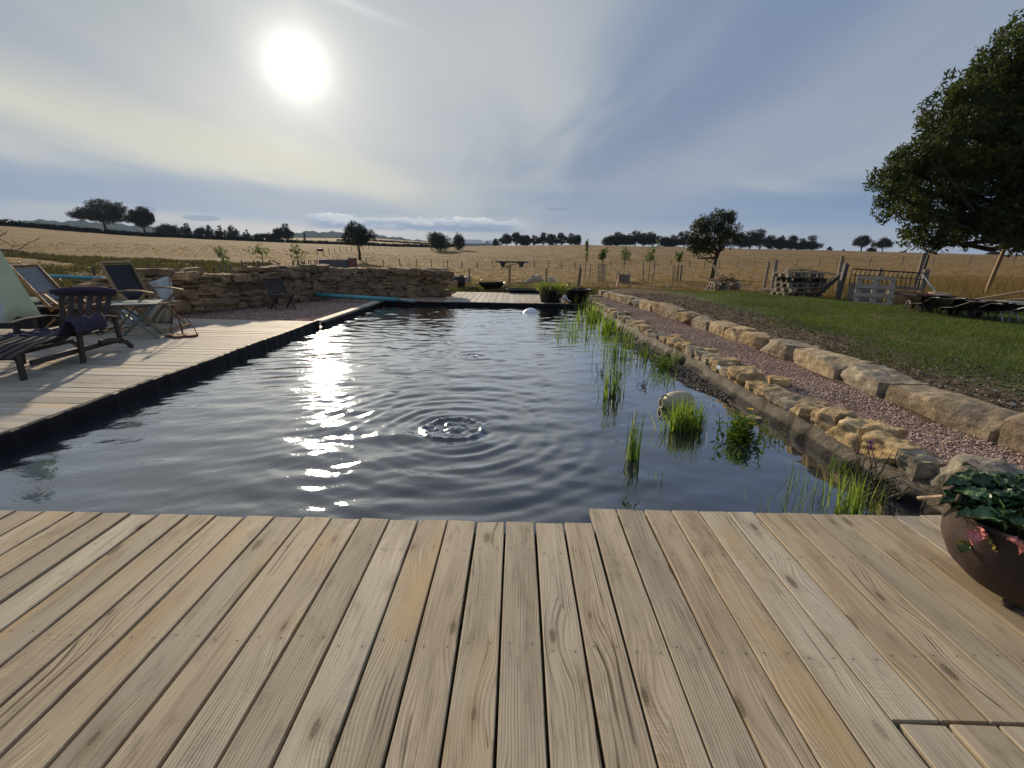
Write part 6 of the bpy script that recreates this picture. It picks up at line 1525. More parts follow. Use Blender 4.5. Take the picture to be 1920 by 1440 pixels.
def right_side():
    c = G(1488, 557); base = np.array([8.85, 15.5]); z = float(lawn_z(base[0], base[1])) - .02
    for i, (dx, dy, rz, m, lab) in enumerate([(0, 0, .1, WD_GREY, 'lowest dark pallet of the tall stack'), (-.02, .05, .02, WD_GREY, 'second pallet from the bottom of the tall stack'), (.05, 0, .16, WD_PALLET, 'third pallet from the bottom of the tall stack, pale end blocks'),
                                              (0, -.05, .05, WD_GREY, 'fourth pallet from the bottom of the tall stack, dark boards'), (.03, .03, -.03, WD_DARK, 'fifth pallet from the bottom of the tall stack, nearly black'), (-.1, 0, .12, WD_PALLET, 'top pallet of the tall stack, pale front edge')]):
        pallet(lab, (base[0] + dx, base[1] + dy, z + i * .150), rz, m)
    g = np.random.RandomState(3)
    for i, lab in enumerate(['grey board lying on top of the tall pallet stack', 'dark warped board across the tall pallet stack', 'short brown board hanging over the left end of the tall stack']):
        mb = MB(); a = np.array([base[0] - .62 + .15 * i, base[1] - .25 + .25 * i, z + .92 + .028 * i]); mb.beam(a, a + (1.15 - .2 * i, .05, .02 * (i - 1)), .16, .024); o = mb.build('loose_board', WD_GREY, origin=tuple(a)); tag(o, lab, 'board')
    b2 = G(1440, 556); pallet('single pallet lying askew left of the foot of the tall stack', (8.05, 15.9, z), .3, WD_GREY)
    # flat pallet with rubble
    p = np.array([8.75, 18.0]); z2 = float(lawn_z(*p)) - .02 if p[1] < 16 else tz1(*p) + .0
    pallet('low pallet carrying pale sand coloured rubble, between the two piles', (p[0] + .7, p[1], z2), .05); 
    mb = MB()
    for i in range(70):
        V, F = rock((.10 + .12 * g.rand(), .10 + .1 * g.rand(), .05 + .05 * g.rand()), 900 + i, 1, rough=.1); mb.add(V + (p[0] + .7 + .5 * g.uniform(-1, 1) , p[1] + .33 * g.uniform(-1, 1), z2 + .17 + .04 * g.rand()), F)
    o = mb.build('rubble', PALESTONE, origin=(p[0] + .7, p[1], z2)); tag(o, 'pale stone rubble spread on the low pallet', 'rubble', None, 'stuff')
    # first pile
    p = np.array([8.15, 19.6]); z3 = tz1(*p)
    for i in range(3): pallet('%s pallet of the small pile under the windswept tree' % ('bottom', 'middle', 'top')[i], (p[0] + .05 * i, p[1], z3 + .15 * i), .1 - .1 * i, WD_PALLET if i != 1 else WD_GREY, W=1.0)
    mb = MB()
    for i in range(26):
        c = np.array([p[0] + .1 + .3 * g.normal(), p[1] + .2 * g.normal(), z3 + .50 + .1 * g.rand()]); th = g.rand() * 6.28; d = np.array([math.cos(th), math.sin(th), g.normal() * .3]) * (.2 + .2 * g.rand()); mb.beam(c - d, c + d, .06, .04)
    o = mb.build('firewood', WD_TAN, origin=(p[0], p[1], z3 + .5)); tag(o, 'heap of pale split firewood on top of the small pallet pile', 'firewood', None, 'stuff')
    mb = MB(); a = DP(1345, 515, 19.6); b = DP(1339, 497, 19.9); mb.beam(a, b, .06, .05, up=(0, 1, 0)); o = mb.build('loose_board', WD_PALLET, origin=tuple(a)); tag(o, 'pale board leaning up against the windswept tree trunk', 'board')
    # leaning pallet before the rack
    A = DP(1607, 560, 13.3); B = DP(1662, 571, 12.9); mid = (A + B) / 2; zz = float(lawn_z(mid[0], mid[1])); 
    t = pallet('pale pallet stood on edge leaning against the hay rack', (mid[0], mid[1], zz - .02), 0, WD_PALLET, tilt=(math.radians(70), 0, math.atan2(B[1] - A[1], B[0] - A[0]) * .8), group=None, W=.86, D=.80, name='leaning_pallet', nb=4); t.location.z += .32
    # hay rack: low solid board with upright bars
    P0 = DP(1585, 570, 14.4); P1 = DP(1722, 580, 14.0); P0[2] = float(lawn_z(P0[0], P0[1])); P1[2] = float(lawn_z(P1[0], P1[1])); d = P1 - P0; n = 17
    t = thing('hay_rack', 'metal barred hay rack over low plywood sheets at the edge of the lawn', 'hay rack', tuple(P0))
    H_ = DP(1600, 504, 14.4)[2] - P0[2]; hb = DP(1600, 533, 14.4)[2] - P0[2]
    for i in range(n): t_ = i / (n - 1); q = d * t_; mb = MB(); mb.tube([q + (0, 0, hb - .05), q + (.0, .02, H_ - .10), q + (.05, .05, H_)], .013, 5); mb.build('bar', DARKMETAL, t)
    mb = MB(); mb.tube([(0, 0, H_), d + (0, 0, H_)], .02, 6); mb.tube([(0, 0, H_ - .17), d + (0, 0, H_ - .17)], .012, 6); mb.build('top_rail', DARKMETAL, t)
    mb = MB(); mb.beam((0, 0, hb * .45), d * .5 + (0, 0, hb * .45), .02, hb * .92); mb.build('board', WD_GREY, t)
    mb = MB(); mb.beam(d * .52 + (0, 0, hb * .42), d * .93 + (0, 0, hb * .42), .025, hb * .86); mb.build('plywood_sheet', WD_TAN, t)
    mb = MB(); mb.beam((0, 0, hb), d + (0, 0, hb), .05, .08); mb.build('bottom_rail', WD_GREY, t)
    # hay heap behind the rack
    # corrugated strip
    mb = MB(); a = DP(1732, 517, 13.6); b = DP(1758, 552, 12.9); mb.beam(a, b, .22, .02, up=(.5, -1, .4)); o = mb.build('metal_strip', GALV, origin=tuple(b)); tag(o, 'grey metal strip leaning against the thick dark post', 'metal strip')
    # wheelbarrows in a row with boards across
    pts = [(1712, 586, -.2, REDP, GALV, 'grey and white wheelbarrow with red legs and handles, leftmost of the row'), (1752, 590, .5, DARKMETAL, DARKMETAL, 'dark wheelbarrow next to the grey one, under the boards'), (1800, 597, .2, DARKMETAL, DARKMETAL, 'dark wheelbarrow third from the left in the row'),
           (1850, 602, .4, DARKMETAL, DARKMETAL, 'dark wheelbarrow fourth from the left in the row, under the long boards'), (1905, 606, .2, GALV, GALV, 'grey wheelbarrow with light legs at the right picture edge')]
    for i, (px, py, rz, fm, tm, lab) in enumerate(pts):
        p = G(px, py, .08); z = float(lawn_z(p[0], p[1])); wheelbarrow(lab, (p[0] + (.45 if i == 0 else 0), p[1] + (.1 if i == 0 else .35), z), PI / 2 - rz + .3 if i != 0 else .35, tm if i == 0 else BLACKPLASTIC, fm, 'wheelbarrows parked in a row on the right', sc=.85, low=.78)
    for (x0, y0, x1, y1, d0, d1, w, m, lab) in [(1722, 554, 1812, 563, 12.4, 11.6, .20, WD_BLOND, 'tan plank across the left wheelbarrows'), (1740, 560, 1850, 570, 12.2, 11.4, .30, WD_DARK, 'dark board lying beside the tan plank on the wheelbarrows'), (1826, 562, 1960, 540, 11.6, 11.0, .12, WD_TAN, 'long pale plank rising to the right over the barrows'),
                                                (1835, 568, 1980, 556, 11.4, 10.9, .26, WD_BLOND, 'second pale plank under the rising one'), (1800, 566, 1900, 578, 11.7, 11.0, .4, WD_DARK, 'wide dark board on the middle wheelbarrows'), (1870, 570, 1990, 574, 11.2, 10.8, .5, WD_GREY, 'grey board on the rightmost wheelbarrows')]:
        a = DP(x0, y0, d0); b = DP(x1, y1, d1); mb = MB(); mb.beam(a, b, w, .035); o = mb.build('plank', m, origin=tuple(a)); tag(o, lab, 'plank')
    mb = MB(); p = DP(1762, 553, 12.3); V, F = rock((.42, .3, .12), 77, 3, rough=.05); mb.add(V, F); o = mb.build('cut_log', WD_TAN); o.location = tuple(p); tag(o, 'pale cut piece of wood lying on the boards below the metal strip', 'wood')
right_side()
# ------------------------------------------------------------------ pool plants
REED = m_leaf('reed_green', (.05, .085, .025), (.11, .17, .045), (.21, .26, .09), .5)
REEDY = m_leaf('fresh_yellow_green_reed', (.12, .19, .035), (.21, .29, .05), (.33, .36, .10), .55)
HERB = m_leaf('herb_leaves', (.12, .19, .03), (.20, .29, .05), (.32, .38, .09), .6)
HERBDK = m_leaf('dark_herb_leaves', (.03, .035, .016), (.065, .06, .028), (.11, .09, .04), .25)
GRASSM = m_leaf('lawn_blades', (.05, .07, .012), (.12, .16, .028), (.26, .25, .075), .35, rough=.7)
STRAWM = m_leaf('straw_blades', (.10, .065, .03), (.21, .14, .065), (.32, .23, .115), .3, rough=.8)
STRAWL = m_leaf('pale_straw_blades', (.16, .11, .058), (.235, .165, .09), (.31, .225, .13), .5, rough=.8)
SCRUBM = m_leaf('scrub_blades', (.05, .046, .02), (.095, .082, .036), (.18, .135, .066), .3, rough=.8)
ROUGHM = m_leaf('rough_grass_blades', (.045, .055, .02), (.10, .10, .04), (.20, .165, .08), .3, rough=.8)
PETAL = m_plain('yellow_petals', (.80, .50, .02), .6, var=.1)
PURPLE = m_plain('purple_petals', (.30, .08, .36), .6)
def reeds(px, py, n, h, w, spread, label, seed, mt=None, lean=.16, group=None, name='reed_clump', z=None, elong=1.0, lens=(.5, 1.0)):
    z = WZ if z is None else z; c = G(px, py, z); g = np.random.RandomState(seed)
    P = np.stack([c[0] + spread * g.normal(size=n), c[1] + spread * elong * g.normal(size=n), np.full(n, z - .06)], 1)
    H = (h + .06) * (lens[0] + (lens[1] - lens[0]) * g.rand(n)); V, F, rv = blades(P, H, w, lean, seed, 5, curl=.6)
    o = mesh_np(name, V, F, mt or REED, attrs={'rv': rv}, origin=(c[0], c[1], z)); return tag(o, label, 'reeds', group)
def herb(px, py, n, h, spread, leaf, label, seed, mt=None, cat='plant', z=None, flowers=None, name='water_plant', lean=.15):
    z = WZ if z is None else z; c = G(px, py, z); g = np.random.RandomState(seed); root = thing(name, label, cat, tuple(c))
    mb = MB(); LV = []; LF = []; RV = []; nb = 0; tips = []
    for i in range(n):
        b = np.array([g.normal() * spread * .5, g.normal() * spread * .5, -.05]); th = g.rand() * 6.28; hh = h * (.55 + .5 * g.rand()); t = b + np.array([math.cos(th) * lean * hh * 2, math.sin(th) * lean * hh * 2, hh]); mid = (b + t) / 2 + g.normal(size=3) * .01
        mb.tube([b, mid, t], [.004, .003, .002], 4, caps=False); tips.append(t)
        m = int(hh / .022)
        for j in range(m):
            f = (j + 1) / m; p = b + (t - b) * f; a = j * 2.4 + i; L = leaf * (1.15 - .6 * f) * (.8 + .4 * g.rand()); d = np.array([math.cos(a), math.sin(a), .45 + .3 * g.rand()]); d /= np.linalg.norm(d); s = np.cross(d, (0, 0, 1)); s /= np.linalg.norm(s)
            w = L * .22; q = [p, p + d * L * .45 + s * w, p + d * L - (0, 0, L * .15), p + d * L * .45 - s * w]; LV += q; LF.append((nb, nb + 1, nb + 2, nb + 3)); nb += 4; RV += [g.rand()] * 4
    mesh_np('leaves', LV, LF, mt or HERB, root, attrs={'rv': RV}); mb.build('stems', mt or HERB, root)
    if flowers:
        kind, num = flowers
        for i in range(num):
            t = tips[i]; mb = MB()
            if kind == 'yellow':
                t = t + np.array([0, 0, .02])
                for k_ in range(6):
                    a = k_ * PI / 3; d = np.array([math.cos(a), math.sin(a), .45]); s = np.array([-math.sin(a), math.cos(a), 0]); mb.add([t, t + d * .016 + s * .012, t + d * .030, t + d * .016 - s * .012], [(0, 1, 2, 3)])
                mb.add(ico(1)[0] * .008 + t + (0, 0, .006), ico(1)[1])
            else:
                for k_ in range(22): q = t + np.array([g.normal() * .006, g.normal() * .006, -.01 + .07 * g.rand()]); mb.add(ico(1)[0] * .006 + q, ico(1)[1])
            mb.build('flower', PETAL if kind == 'yellow' else PURPLE, root)
    return root
def pool_plants():
    reeds(1186, 772 + 90, 26, .44, .012, .022, 'narrow upright reed clump standing alone left of the yellow flowers', 1, lean=.10)
    reeds(1148, 742, 60, .44, .012, .055, 'thin reed clump left of the jar, blades crossing', 2, lean=.16)
    reeds(1160, 668, 95, .50, .009, .13, 'tall sparse reed bed in the middle of the right side of the pool', 3, lean=.12)
    reeds(1205, 672, 40, .38, .011, .08, 'thin reeds between the tall bed and the bright marsh plant', 4, lean=.12)
    reeds(1276, 806, 230, .36, .009, .07, 'thick bright reed tuft growing in front of the jar', 5, mt=REEDY, lean=.22, elong=.6)
    reeds(1306, 806, 60, .30, .009, .035, 'slimmer reed tuft at the right end of the jar', 6, mt=REED, lean=.15)
    reeds(1092, 612, 70, .44, .013, .22, 'dark reeds standing below the plain black tub', 7, lean=.12)
    reeds(1075, 632, 60, .36, .014, .16, 'sparse reeds farthest from the stones at the far end', 8, lean=.14)
    reeds(1112, 600, 100, .42, .024, .12, 'broad bladed green iris clump at the far right pool corner', 9, mt=REEDY, lean=.18)
    reeds(1140, 624, 100, .36, .022, .08, 'bright yellow green iris clump beside the far edging stones', 10, mt=REEDY, lean=.2)
    reeds(1100, 585, 50, .50, .012, .2, 'tall dark reeds touching the far liner below the tubs', 11, lean=.1)
    reeds(1172, 640, 36, .3, .010, .08, 'short reed tuft by the flat grey slab', 12, lean=.2)
    reeds(1592, 955, 120, .30, .006, .06, 'fine grass tuft rising from the water beside the deck, nearest the pot', 13, mt=REEDY, lean=.2, lens=(.4, 1))
    reeds(1470, 955, 22, .30, .005, .09, 'few thin grass blades in the water left of the fine tuft', 14, mt=REED, lean=.22)
    reeds(1530, 930, 36, .28, .005, .10, 'wispy half submerged grass between the tuft and the yellow flowers', 15, mt=REED, lean=.2)
    reeds(1240, 905, 6, .16, .006, .05, 'three or four short blades poking out left of centre of the near shelf', 16, lean=.1)
    reeds(1245, 716, 40, .2, .008, .07, 'scattered low shoots beside the pebbles before the jar', 17, mt=REED, lean=.3)
    reeds(1330, 700, 60, .22, .006, .10, 'dry tinted grass on the dark pebbles behind the jar', 18, mt=ROUGHM, lean=.35)
    herb(1243, 690, 34, .24, .14, .07, 'bright green leafy marsh plant beside the edging stones', 21, mt=REEDY)
    herb(1272, 678, 14, .2, .10, .06, 'smaller leafy plant right behind the bright marsh plant', 22, mt=HERB)
    herb(1388, 826, 60, .27, .11, .075, 'bushy water plant with yellow flowers', 23, mt=HERB, flowers=('yellow', 3))
    herb(1452, 828, 8, .17, .05, .05, 'small upright leafy plant right of the yellow flowers', 24, mt=HERB)
    herb(1128, 702, 5, .18, .03, .045, 'small isolated leafy sprig in open water left of the reeds', 25, mt=HERBDK)
    herb(1206, 725, 7, .12, .05, .05, 'brownish low water plant between the reeds and the jar', 26, mt=HERBDK)
    herb(1565, 880, 10, .16, .06, .035, 'small bright herb leaning on the liner near the iron pot', 27, mt=HERB)
    herb(1622, 905, 9, .34, .08, .032, 'tall purple loosestrife like plant at the liner fold', 28, mt=HERBDK, flowers=('purple', 1), z=WZ)
    herb(1650, 930, 26, .16, .10, .035, 'dark small leaved bush hanging over the liner next to the deck', 29, mt=HERBDK, lean=.4)
    herb(1160, 705, 6, .16, .05, .04, 'leafy dark stem within the thin reed clump', 30, mt=HERBDK)
pool_plants()

def jar():
    c = G(1272, 768, WZ); c = np.array([c[0], c[1] + .06, WZ + .045]); t = thing('stoneware_jar', 'algae stained stoneware jar floating on its side behind the reed tuft', 'jar', tuple(c), math.radians(188))
    mb = MB(); mb.lathe((-.145, 0, 0), [(0, 0), (.06, .0), (.085, .008), (.105, .03), (.115, .07), (.118, .13), (.112, .19), (.095, .235), (.06, .262), (.045, .272), (.045, .295), (.055, .30), (.05, .31), (.035, .31), (.033, .28)], 40, axis=(1, 0, 0)); mb.build('body', CLAY, t, smooth=True)
    for s in (1, -1):
        mb = MB(); pts = []
        for i in range(12): a = i / 11 * PI * 1.25 - .3; pts.append((.155 - .028 + .028 * math.cos(a) * 1.2, s * .0, s * (.052 + .030 * math.sin(a))))
        mb.tube(pts, .009, 8); mb.build('handle', CLAY, t, smooth=True)
jar()
def hose():
    mb = MB(); P = [G(x, y, WZ - .005) for (x, y) in [(1189, 800), (1188, 815), (1180, 824), (1176, 832), (1184, 836), (1178, 843), (1172, 842)]]; P[0][2] += .15; P[1][2] += .03
    mb.tube(P, .006, 6); o = mb.build('hose_end', BLACKPLASTIC, origin=tuple(P[3]), smooth=True); tag(o, 'short black curled hose end at the foot of the lone reed clump', 'hose')
hose()

# ------------------------------------------------------------------ iron pot
def pot():
    c = np.array([2.16, 1.72, 0.0]); t = thing('iron_cauldron', 'large rusty cast iron cauldron planted with green leaves on the deck corner', 'cauldron', tuple(c))
    R = .325; mb = MB(); H_ = .345
    prof = [(0, .02), (.22, .022), (.34, .045), (.43, .10), (.485, .18), (.500, .26), (.492, H_ - .03), (.50, H_ - .018), (.512, H_ - .008), (.512, H_), (.482, H_ + .002), (.472, H_ - .02), (.46, .24), (.30, .20), (0, .22)]
    prof = [(r / .50 * R, z) for r, z in prof]; mb.lathe((0, 0, 0), prof, 72); mb.build('bowl', IRON, t, smooth=True)
    for i in range(3): a = i * 2.09 + 3.6; mb = MB(); mb.tube([(.17 * math.cos(a), .17 * math.sin(a), .06), (.19 * math.cos(a), .19 * math.sin(a), 0)], [.026, .018], 8); mb.build('foot', IRON, t)
    # lug handle standing up at the rim
    ha = math.radians(163); ax = np.array([math.cos(ha), math.sin(ha), 0]); mb = MB(); a = ax * (R * .985) + np.array([0, 0, H_ - .02]); mb.tube([a, a + (0, 0, .05), a + (-.002, 0, .075)], [.013, .013, .009], 8)
    mb.tube([a + (0, 0, .02), a + (.07, .05, .02), a + (.14, .10, .012)], .010, 7); mb.build('handle', IRON, t, smooth=True)
    mb = MB(); mb.lathe((0, 0, H_ - .075), [(0, .05), (.2, .045), (.298, .02)], 30); mb.build('soil', m_plain('potting_soil', (.035, .025, .018), .95, var=.4, nscale=40), t)
    mb = MB(); p = np.array([1.60, 2.45, .06]); a = G(1722, 934, .14); b = G(1768, 930, .2); mb.tube([DP(1722, 934, 1.98), DP(1770, 931, 1.86)], .009, 7); q = DP(1722, 934, 1.98); o = mb.build('stick', WD_BLOND, origin=tuple(q)); tag(o, 'short pale stick poking out left of the cauldron rim', 'stick')
    # leaves
    lm, k, bs = mat('crinkled_green_leaf'); co = objco(k); rv = k.attr('rv', 'Fac'); n = k.noise(co, 60, 4, .6); uvv = k.attr('lf'); lu, lv, _ = k.sep(uvv)
    col = k.ramp(rv, [(0, (.022, .055, .022)), (.5, (.045, .105, .036)), (1, (.085, .16, .05))]); 
    vein = k.smooth(k.math('ABSOLUTE', k.math('SINE', k.math('MULTIPLY', k.math('ADD', lu, k.math('MULTIPLY', k.math('ABSOLUTE', lv), -.6)), 19.0))), .0, .25, 1.0, 0.0)
    mid = k.smooth(k.math('ABSOLUTE', lv), .02, .06, 1.0, 0.0); vm = k.math('MAXIMUM', vein, mid)
    col = k.mix(k.math('MULTIPLY', vm, .35), col, (.13, .21, .10)); col = k.mix(k.math('MULTIPLY', n, .4), col, (.02, .05, .025))
    k.l.new(col, bs.inputs['Base Color']); bs.inputs['Roughness'].default_value = .38; bs.inputs['Specular IOR Level'].default_value = .5
    bump(k, bs, k.math('SUBTRACT', n, k.math('MULTIPLY', vm, .8)), .5, .004)
    pink, k2, b2 = mat('pink_withered_leaf'); b2.inputs['Base Color'].default_value = (.62, .22, .20, 1); b2.inputs['Roughness'].default_value = .6
    yel, k3, b3 = mat('yellowing_leaf'); n3 = k3.noise(objco(k3), 18, 3, .6); k3.l.new(k3.ramp(n3, [(.4, (.07, .11, .02)), (.6, (.40, .33, .05))]), b3.inputs['Base Color'])
    g = np.random.RandomState(6)
    def leaf(p, yawv, pitch, L, W_, cup, seed, roll=0):
        nu, nv = 9, 8; V = []; LF = []
        g2 = np.random.RandomState(seed); ph = g2.rand() * 6
        R_ = Matrix.Rotation(yawv, 3, 'Z') @ Matrix.Rotation(pitch, 3, 'Y') @ Matrix.Rotation(roll, 3, 'X')
        for i in range(nu + 1):
            u = i / nu; ww = W_ * (math.sin(PI * min(1, u * .93 + .07)) ** .55) * (.55 + .45 * math.sin(PI * u ** .8))
            for j in range(nv + 1):
                v = j / nv * 2 - 1; x = L * u; y = ww * v * (1 + .05 * math.sin(u * 24 + ph)); z = -cup * L * (u - .4) ** 2 * 1.6 + abs(v) ** 1.5 * W_ * .30 + .005 * math.sin(u * 20 + ph + v * 3) * (.3 + abs(v)) - .004 * math.cos(v * 9) 
                q = R_ @ Vector((x, y, z)); V.append((q[0] + p[0], q[1] + p[1], q[2] + p[2])); LF.append((u, v, 0))
        m = nv + 1; F = [(i * m + j, i * m + j + 1, (i + 1) * m + j + 1, (i + 1) * m + j) for i in range(nu) for j in range(nv)]
        return V, F, LF
    plant = thing('leafy_plant', 'dense dark green crinkled leaf rosettes filling the iron cauldron', 'plant', tuple(c + (0, 0, H_)))
    V = []; F = []; LF = []; RV = []; st = MB()
    for i in range(170):
        a = g.rand() * 6.28; r = R * .98 * math.sqrt(g.rand()); p = (r * math.cos(a), r * math.sin(a), -.01 + .055 * g.rand() + .05 * (1 - r / R)); ya = a + g.normal() * .9
        L = .062 + .05 * g.rand(); v, f, lf = leaf(p, ya, -.35 - .6 * g.rand() * (1 - r / R) + .35 * (r / R), L, L * .44, .5, i, g.normal() * .3)
        b = len(V); V += v; F += [tuple(x + b for x in q) for q in f]; LF += lf; RV += [g.rand()] * len(v); st.tube([(p[0] * .85, p[1] * .85, -.08), p], .0025, 4, caps=False)
    mesh_np('leaves', V, F, lm, plant, smooth=True, attrs={'rv': RV, 'lf': LF}); st.build('stems', HERB, plant)
    mb = MB(); st_ = c
    for pth in ([(-.10, .16, -.02), (-.13, .19, .06), (-.17, .20, .13), (-.20, .20, .145)],): mb.tube([np.array(q) for q in pth], .0022, 5, caps=False)
    v, f, lf = leaf((-.20, .20, .145), 2.9, .1, .025, .01, .3, 4); mb.add(v, f); mb.build('side_shoot', HERBDK, plant)
    for k_, (px, py, dist, m_, ya, pt, L, nm) in enumerate([(1828, 992, 1.68, pink, -2.2, .75, .06, 'withered_leaf'), (1836, 986, 1.67, pink, -.8, .9, .055, 'withered_leaf'), (1850, 1003, 1.66, yel, -1.0, .8, .075, 'yellow_leaf'), (1812, 1015, 1.72, yel, -2.6, 1.0, .05, 'yellow_leaf'), (1819, 1032, 1.74, bpy.data.materials['worn_teak'], -1.9, 1.2, .03, 'withered_leaf'), (1893, 1008, 1.56, pink, -.5, .6, .065, 'withered_leaf')]):
        q = DP(px, py, dist) - (c + (0, 0, H_)); v, f, lf = leaf(tuple(q), ya, pt, L, L * .45, .6, 70 + k_); mesh_np(nm, v, f, m_, plant, smooth=True, attrs={'rv': [.5] * len(v), 'lf': lf})
pot()

# ------------------------------------------------------------------ grass
def grasses():
    g = np.random.RandomState(17)
    n = 190000; x = 3.7 + 12.5 * g.rand(n); y = 2.6 + 15.0 * g.rand(n) ** 1.15
    dd = x - 4.0; nz = hsin(np.stack([x, y, 0 * x], 1), 1.9, 4)
    ok = (x > boulder_x(y) + .45) & (y < lawn_far(x) - .1) & (g.rand(n) < np.clip((dd + nz * .9 - .9) / 1.0, .05, 1)) & (np.abs(np.degrees(np.arctan2(x, y))) < 52)
    x, y = x[ok], y[ok]; P = np.stack([x, y, lawn_z(x, y) - .005], 1); H = .03 + .035 * g.rand(len(x)) + .015 * np.clip(hsin(P, 1.1, 8), 0, 1)
    V, F, rv = blades(P, H, .0085, .55, 3, 2); pat = np.repeat(np.clip(.32 + .35 * hsin(P, .8, 12) + .28 * hsin(P, 3.1, 13) + .018 * (P[:, 0] - 6), 0, 1), 5); o = mesh_np('grass', V, F, GRASSM, attrs={'rv': np.clip(rv * .35 + pat * .75 - .05, 0, 1)}); o['kind'] = 'stuff'; tag(o, 'short green lawn grass on the right', 'grass')
    # soil clods and weeds on the bare strip
    n = 5200; y = 2.8 + 12 * g.rand(n); x = boulder_x(y) + .4 + 1.7 * g.rand(n) ** 1.2; P = np.stack([x, y, lawn_z(x, y)], 1)
    cl = gravel_mat('soil_clods', (.05, .035, .022), (.10, .075, .05), (.17, .13, .09)); o = chips(P, .022, 3, cl, 'soil_clods'); o['kind'] = 'stuff'; tag(o, 'brown clods and stones on the bare soil beside the boulders', 'soil')
    # rough straw in front zone behind the lawn and far deck
    def tufts(n, x0, x1, y0, y1, h, mt, nm, lab, seed, cond=None, w=.012, pw=1.0, lean=.5):
        g = np.random.RandomState(seed); m = n // 9; cx = x0 + (x1 - x0) * g.rand(m); cy = y0 + (y1 - y0) * g.rand(m) ** pw
        if cond is not None: k_ = cond(cx, cy); cx, cy = cx[k_], cy[k_]
        k_ = np.abs(np.degrees(np.arctan2(cx, cy))) < 52; cx, cy = cx[k_], cy[k_]
        x = np.repeat(cx, 9) + .10 * g.normal(size=len(cx) * 9); y = np.repeat(cy, 9) + .10 * g.normal(size=len(cx) * 9)
        P = np.stack([x, y, tz(x, y) - .02], 1); hv = np.repeat(.6 + .8 * g.rand(len(cx)), 9) * (.6 + .6 * g.rand(len(x))) * h
        V, F, rv = blades(P, hv, w, lean, seed, 2); o = mesh_np(nm, V, F, mt, attrs={'rv': np.clip(.6 * rv + .4 * np.repeat(np.repeat(g.rand(len(cx)), 9), 5), 0, 1)}); o['kind'] = 'stuff'; tag(o, lab, 'grass')
    behind = lambda x, y: (np.where(x > 2.3, y > lawn_far(x) - .3, y > 16.2)) & ~((x < -1.9) & (y < 17) & (x > -7)) & ~((x < -.52 * y) & (np.hypot(x, y) < 44))
    tufts(130000, -46, 40, 15.5, 42, .24, STRAWM, 'straw_grass', 'dry straw coloured grass of the near field', 41, behind, .016, 1.5)
    tufts(80000, -75, 90, 40, 120, .20, STRAWL, 'straw_grass', 'dry straw coloured grass of the middle field up to the posts', 42, lambda x, y: ~((x < -.5 * y) & (np.hypot(x, y) < 88)), .05, 1.5)
    tufts(26000, 2.3, 16, 11.3, 18.8, .24, ROUGHM, 'rough_grass', 'rough greenish grass along the far edge of the lawn', 43, lambda x, y: (y > lawn_far(x) - .7) & (y < lawn_far(x) + 1.5), .012)
    tufts(16000, -3, 5, 15.6, 19.5, .17, ROUGHM, 'rough_grass', 'green weeds behind the far deck and tubs', 44, lambda x, y: y > 15.7, .014)
    tufts(60000, -20, -6.0, 9.3, 22, .30, SCRUBM, 'rough_grass', 'green brown scrub grass behind the left deck', 45, lambda x, y: (y > 9.2) & (x < np.interp(y, [9, 13, 22], [-7.6, -6.2, -7])), .014)
    tufts(120000, -95, -14, 34, 70, .32, SCRUBM, 'scrub_band', 'patchy green scrub farther up the left straw field', 48, lambda x, y: (x < -.50 * y) & (np.hypot(x, y) > 42) & (np.hypot(x, y) < 86) & (hsin(np.stack([x * .35, y, 0 * x], 1), .35, 5) + .9 - np.hypot(x, y) / 75 > 0), .07, 1.0)
    tufts(110000, -50, -9, 17, 44, .36, SCRUBM, 'scrub_band', 'green brown scrub band at the foot of the left straw field', 47, lambda x, y: (np.hypot(x, y) > 20) & (np.hypot(x, y) < 46 + 5 * np.sin(x * .3)) & (x < -.50 * y), .035, 1.0)
    tufts(36000, 9, 34, 13.0, 36, .55, STRAWM, 'tall_straw', 'tall dry grass bank behind the wheelbarrows and the hay rack', 46, lambda x, y: (y > lawn_far(np.clip(x, 2.5, 14)) + .4) & (x > .52 * y), .014, 1.3, .35)
    # individual weeds and bushes
    def weed(px, dist, h, R, lab, seed, mt=LEAF_SCRUB):
        b = atD(px, dist); bl = [(0, 0, h * .5, R, R, h * .5)]; V, F, rv = leaf_cards(blob_clusters(bl, 60 / R ** .5 * .5, seed, .2), 9, .09, .035 * (1 + dist / 30), seed, aspect=.5); o = mesh_np('weed_bush', V, F, mt, attrs={'rv': rv}); o.location = tuple(b); tag(o, lab, 'weeds')
    weed(905, 17.5, .42, .45, 'green weeds between the barbecue bowl and the wheelbarrow', 1, LEAF_SAP)
    weed(1075, 18.5, .35, .6, 'dark green weeds behind the black tubs', 2)
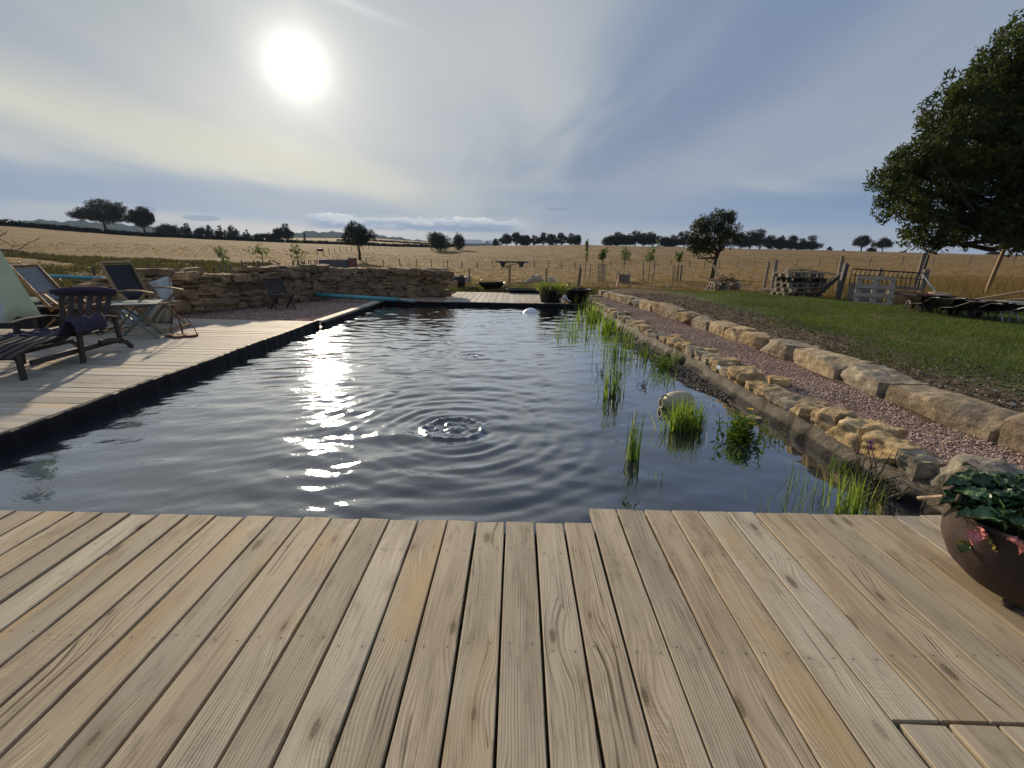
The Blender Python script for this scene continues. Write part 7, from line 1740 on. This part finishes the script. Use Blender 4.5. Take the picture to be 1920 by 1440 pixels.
    weed(1125, 19, .35, .7, 'low dark nettles right of the dark leaning stake', 3, LEAF_BUSH); weed(1192, 19, .40, .35, 'small dark green weed right of the orange cone', 4, LEAF_BUSH)
    weed(1260, 19.5, .25, .8, 'low weeds at the edge of the lawn before the windswept tree', 5); weed(222, 15, .55, .45, 'shrubby weed just over the charcoal recliner back', 6); weed(150, 13.5, .40, .9, 'scrubby green bushes behind the pale recliner', 7)
    weed(60, 13, .75, .8, 'dark green bush behind the parasol edge', 8, LEAF_BUSH); weed(333, 15, .62, .35, 'thistle like weed above the left end of the wall', 9); weed(20, 12, .65, .8, 'scrub at the far left edge under the bare branch', 10); weed(640, 24, .5, 1.1, 'dark bramble behind the grey trailer', 11, LEAF_BUSH); weed(588, 26, .45, 1.0, 'rounded dark bramble left of the grey trailer', 12, LEAF_BUSH)
    for i_, (px_, d_, h_, R_) in enumerate([(40, 30, 1.0, 1.6), (110, 33, .8, 1.5), (165, 31, .7, 1.3), (225, 34, .9, 1.0), (255, 30, .6, 1.2)]): weed(px_, d_, h_, R_, 'scrub bush in the band behind the left terrace, %s from the left' % ordw(i_), 60 + i_)
    weed(975, 17.3, .22, .5, 'low green weeds behind the shallow trough', 13, LEAF_SAP); weed(1372, 17.5, .25, .6, 'weeds around the foot of the small pallet pile', 14, LEAF_SCRUB); weed(1495, 14.6, .25, .6, 'green weeds before the tall pallet stack', 15, LEAF_SCRUB)
grasses()

# ------------------------------------------------------------------ air
def haze():
    m = bpy.data.materials.new('haze_air'); m.use_nodes = True; m.node_tree.nodes.clear(); k = NT(m.node_tree)
    v = k.node('ShaderNodeVolumePrincipled'); v.inputs['Color'].default_value = (.50, .66, .95, 1); v.inputs['Density'].default_value = .00010; v.inputs['Anisotropy'].default_value = .2
    o = k.node('ShaderNodeOutputMaterial'); k.l.new(v.outputs[0], o.inputs['Volume'])
    mb = MB(); mb.box((-450, 1350, 30), (4200, 3560, 240)); ob = mb.build('haze', m); ob['kind'] = 'stuff'; tag(ob, 'thin blue haze over the far fields and hills', 'haze')
haze()
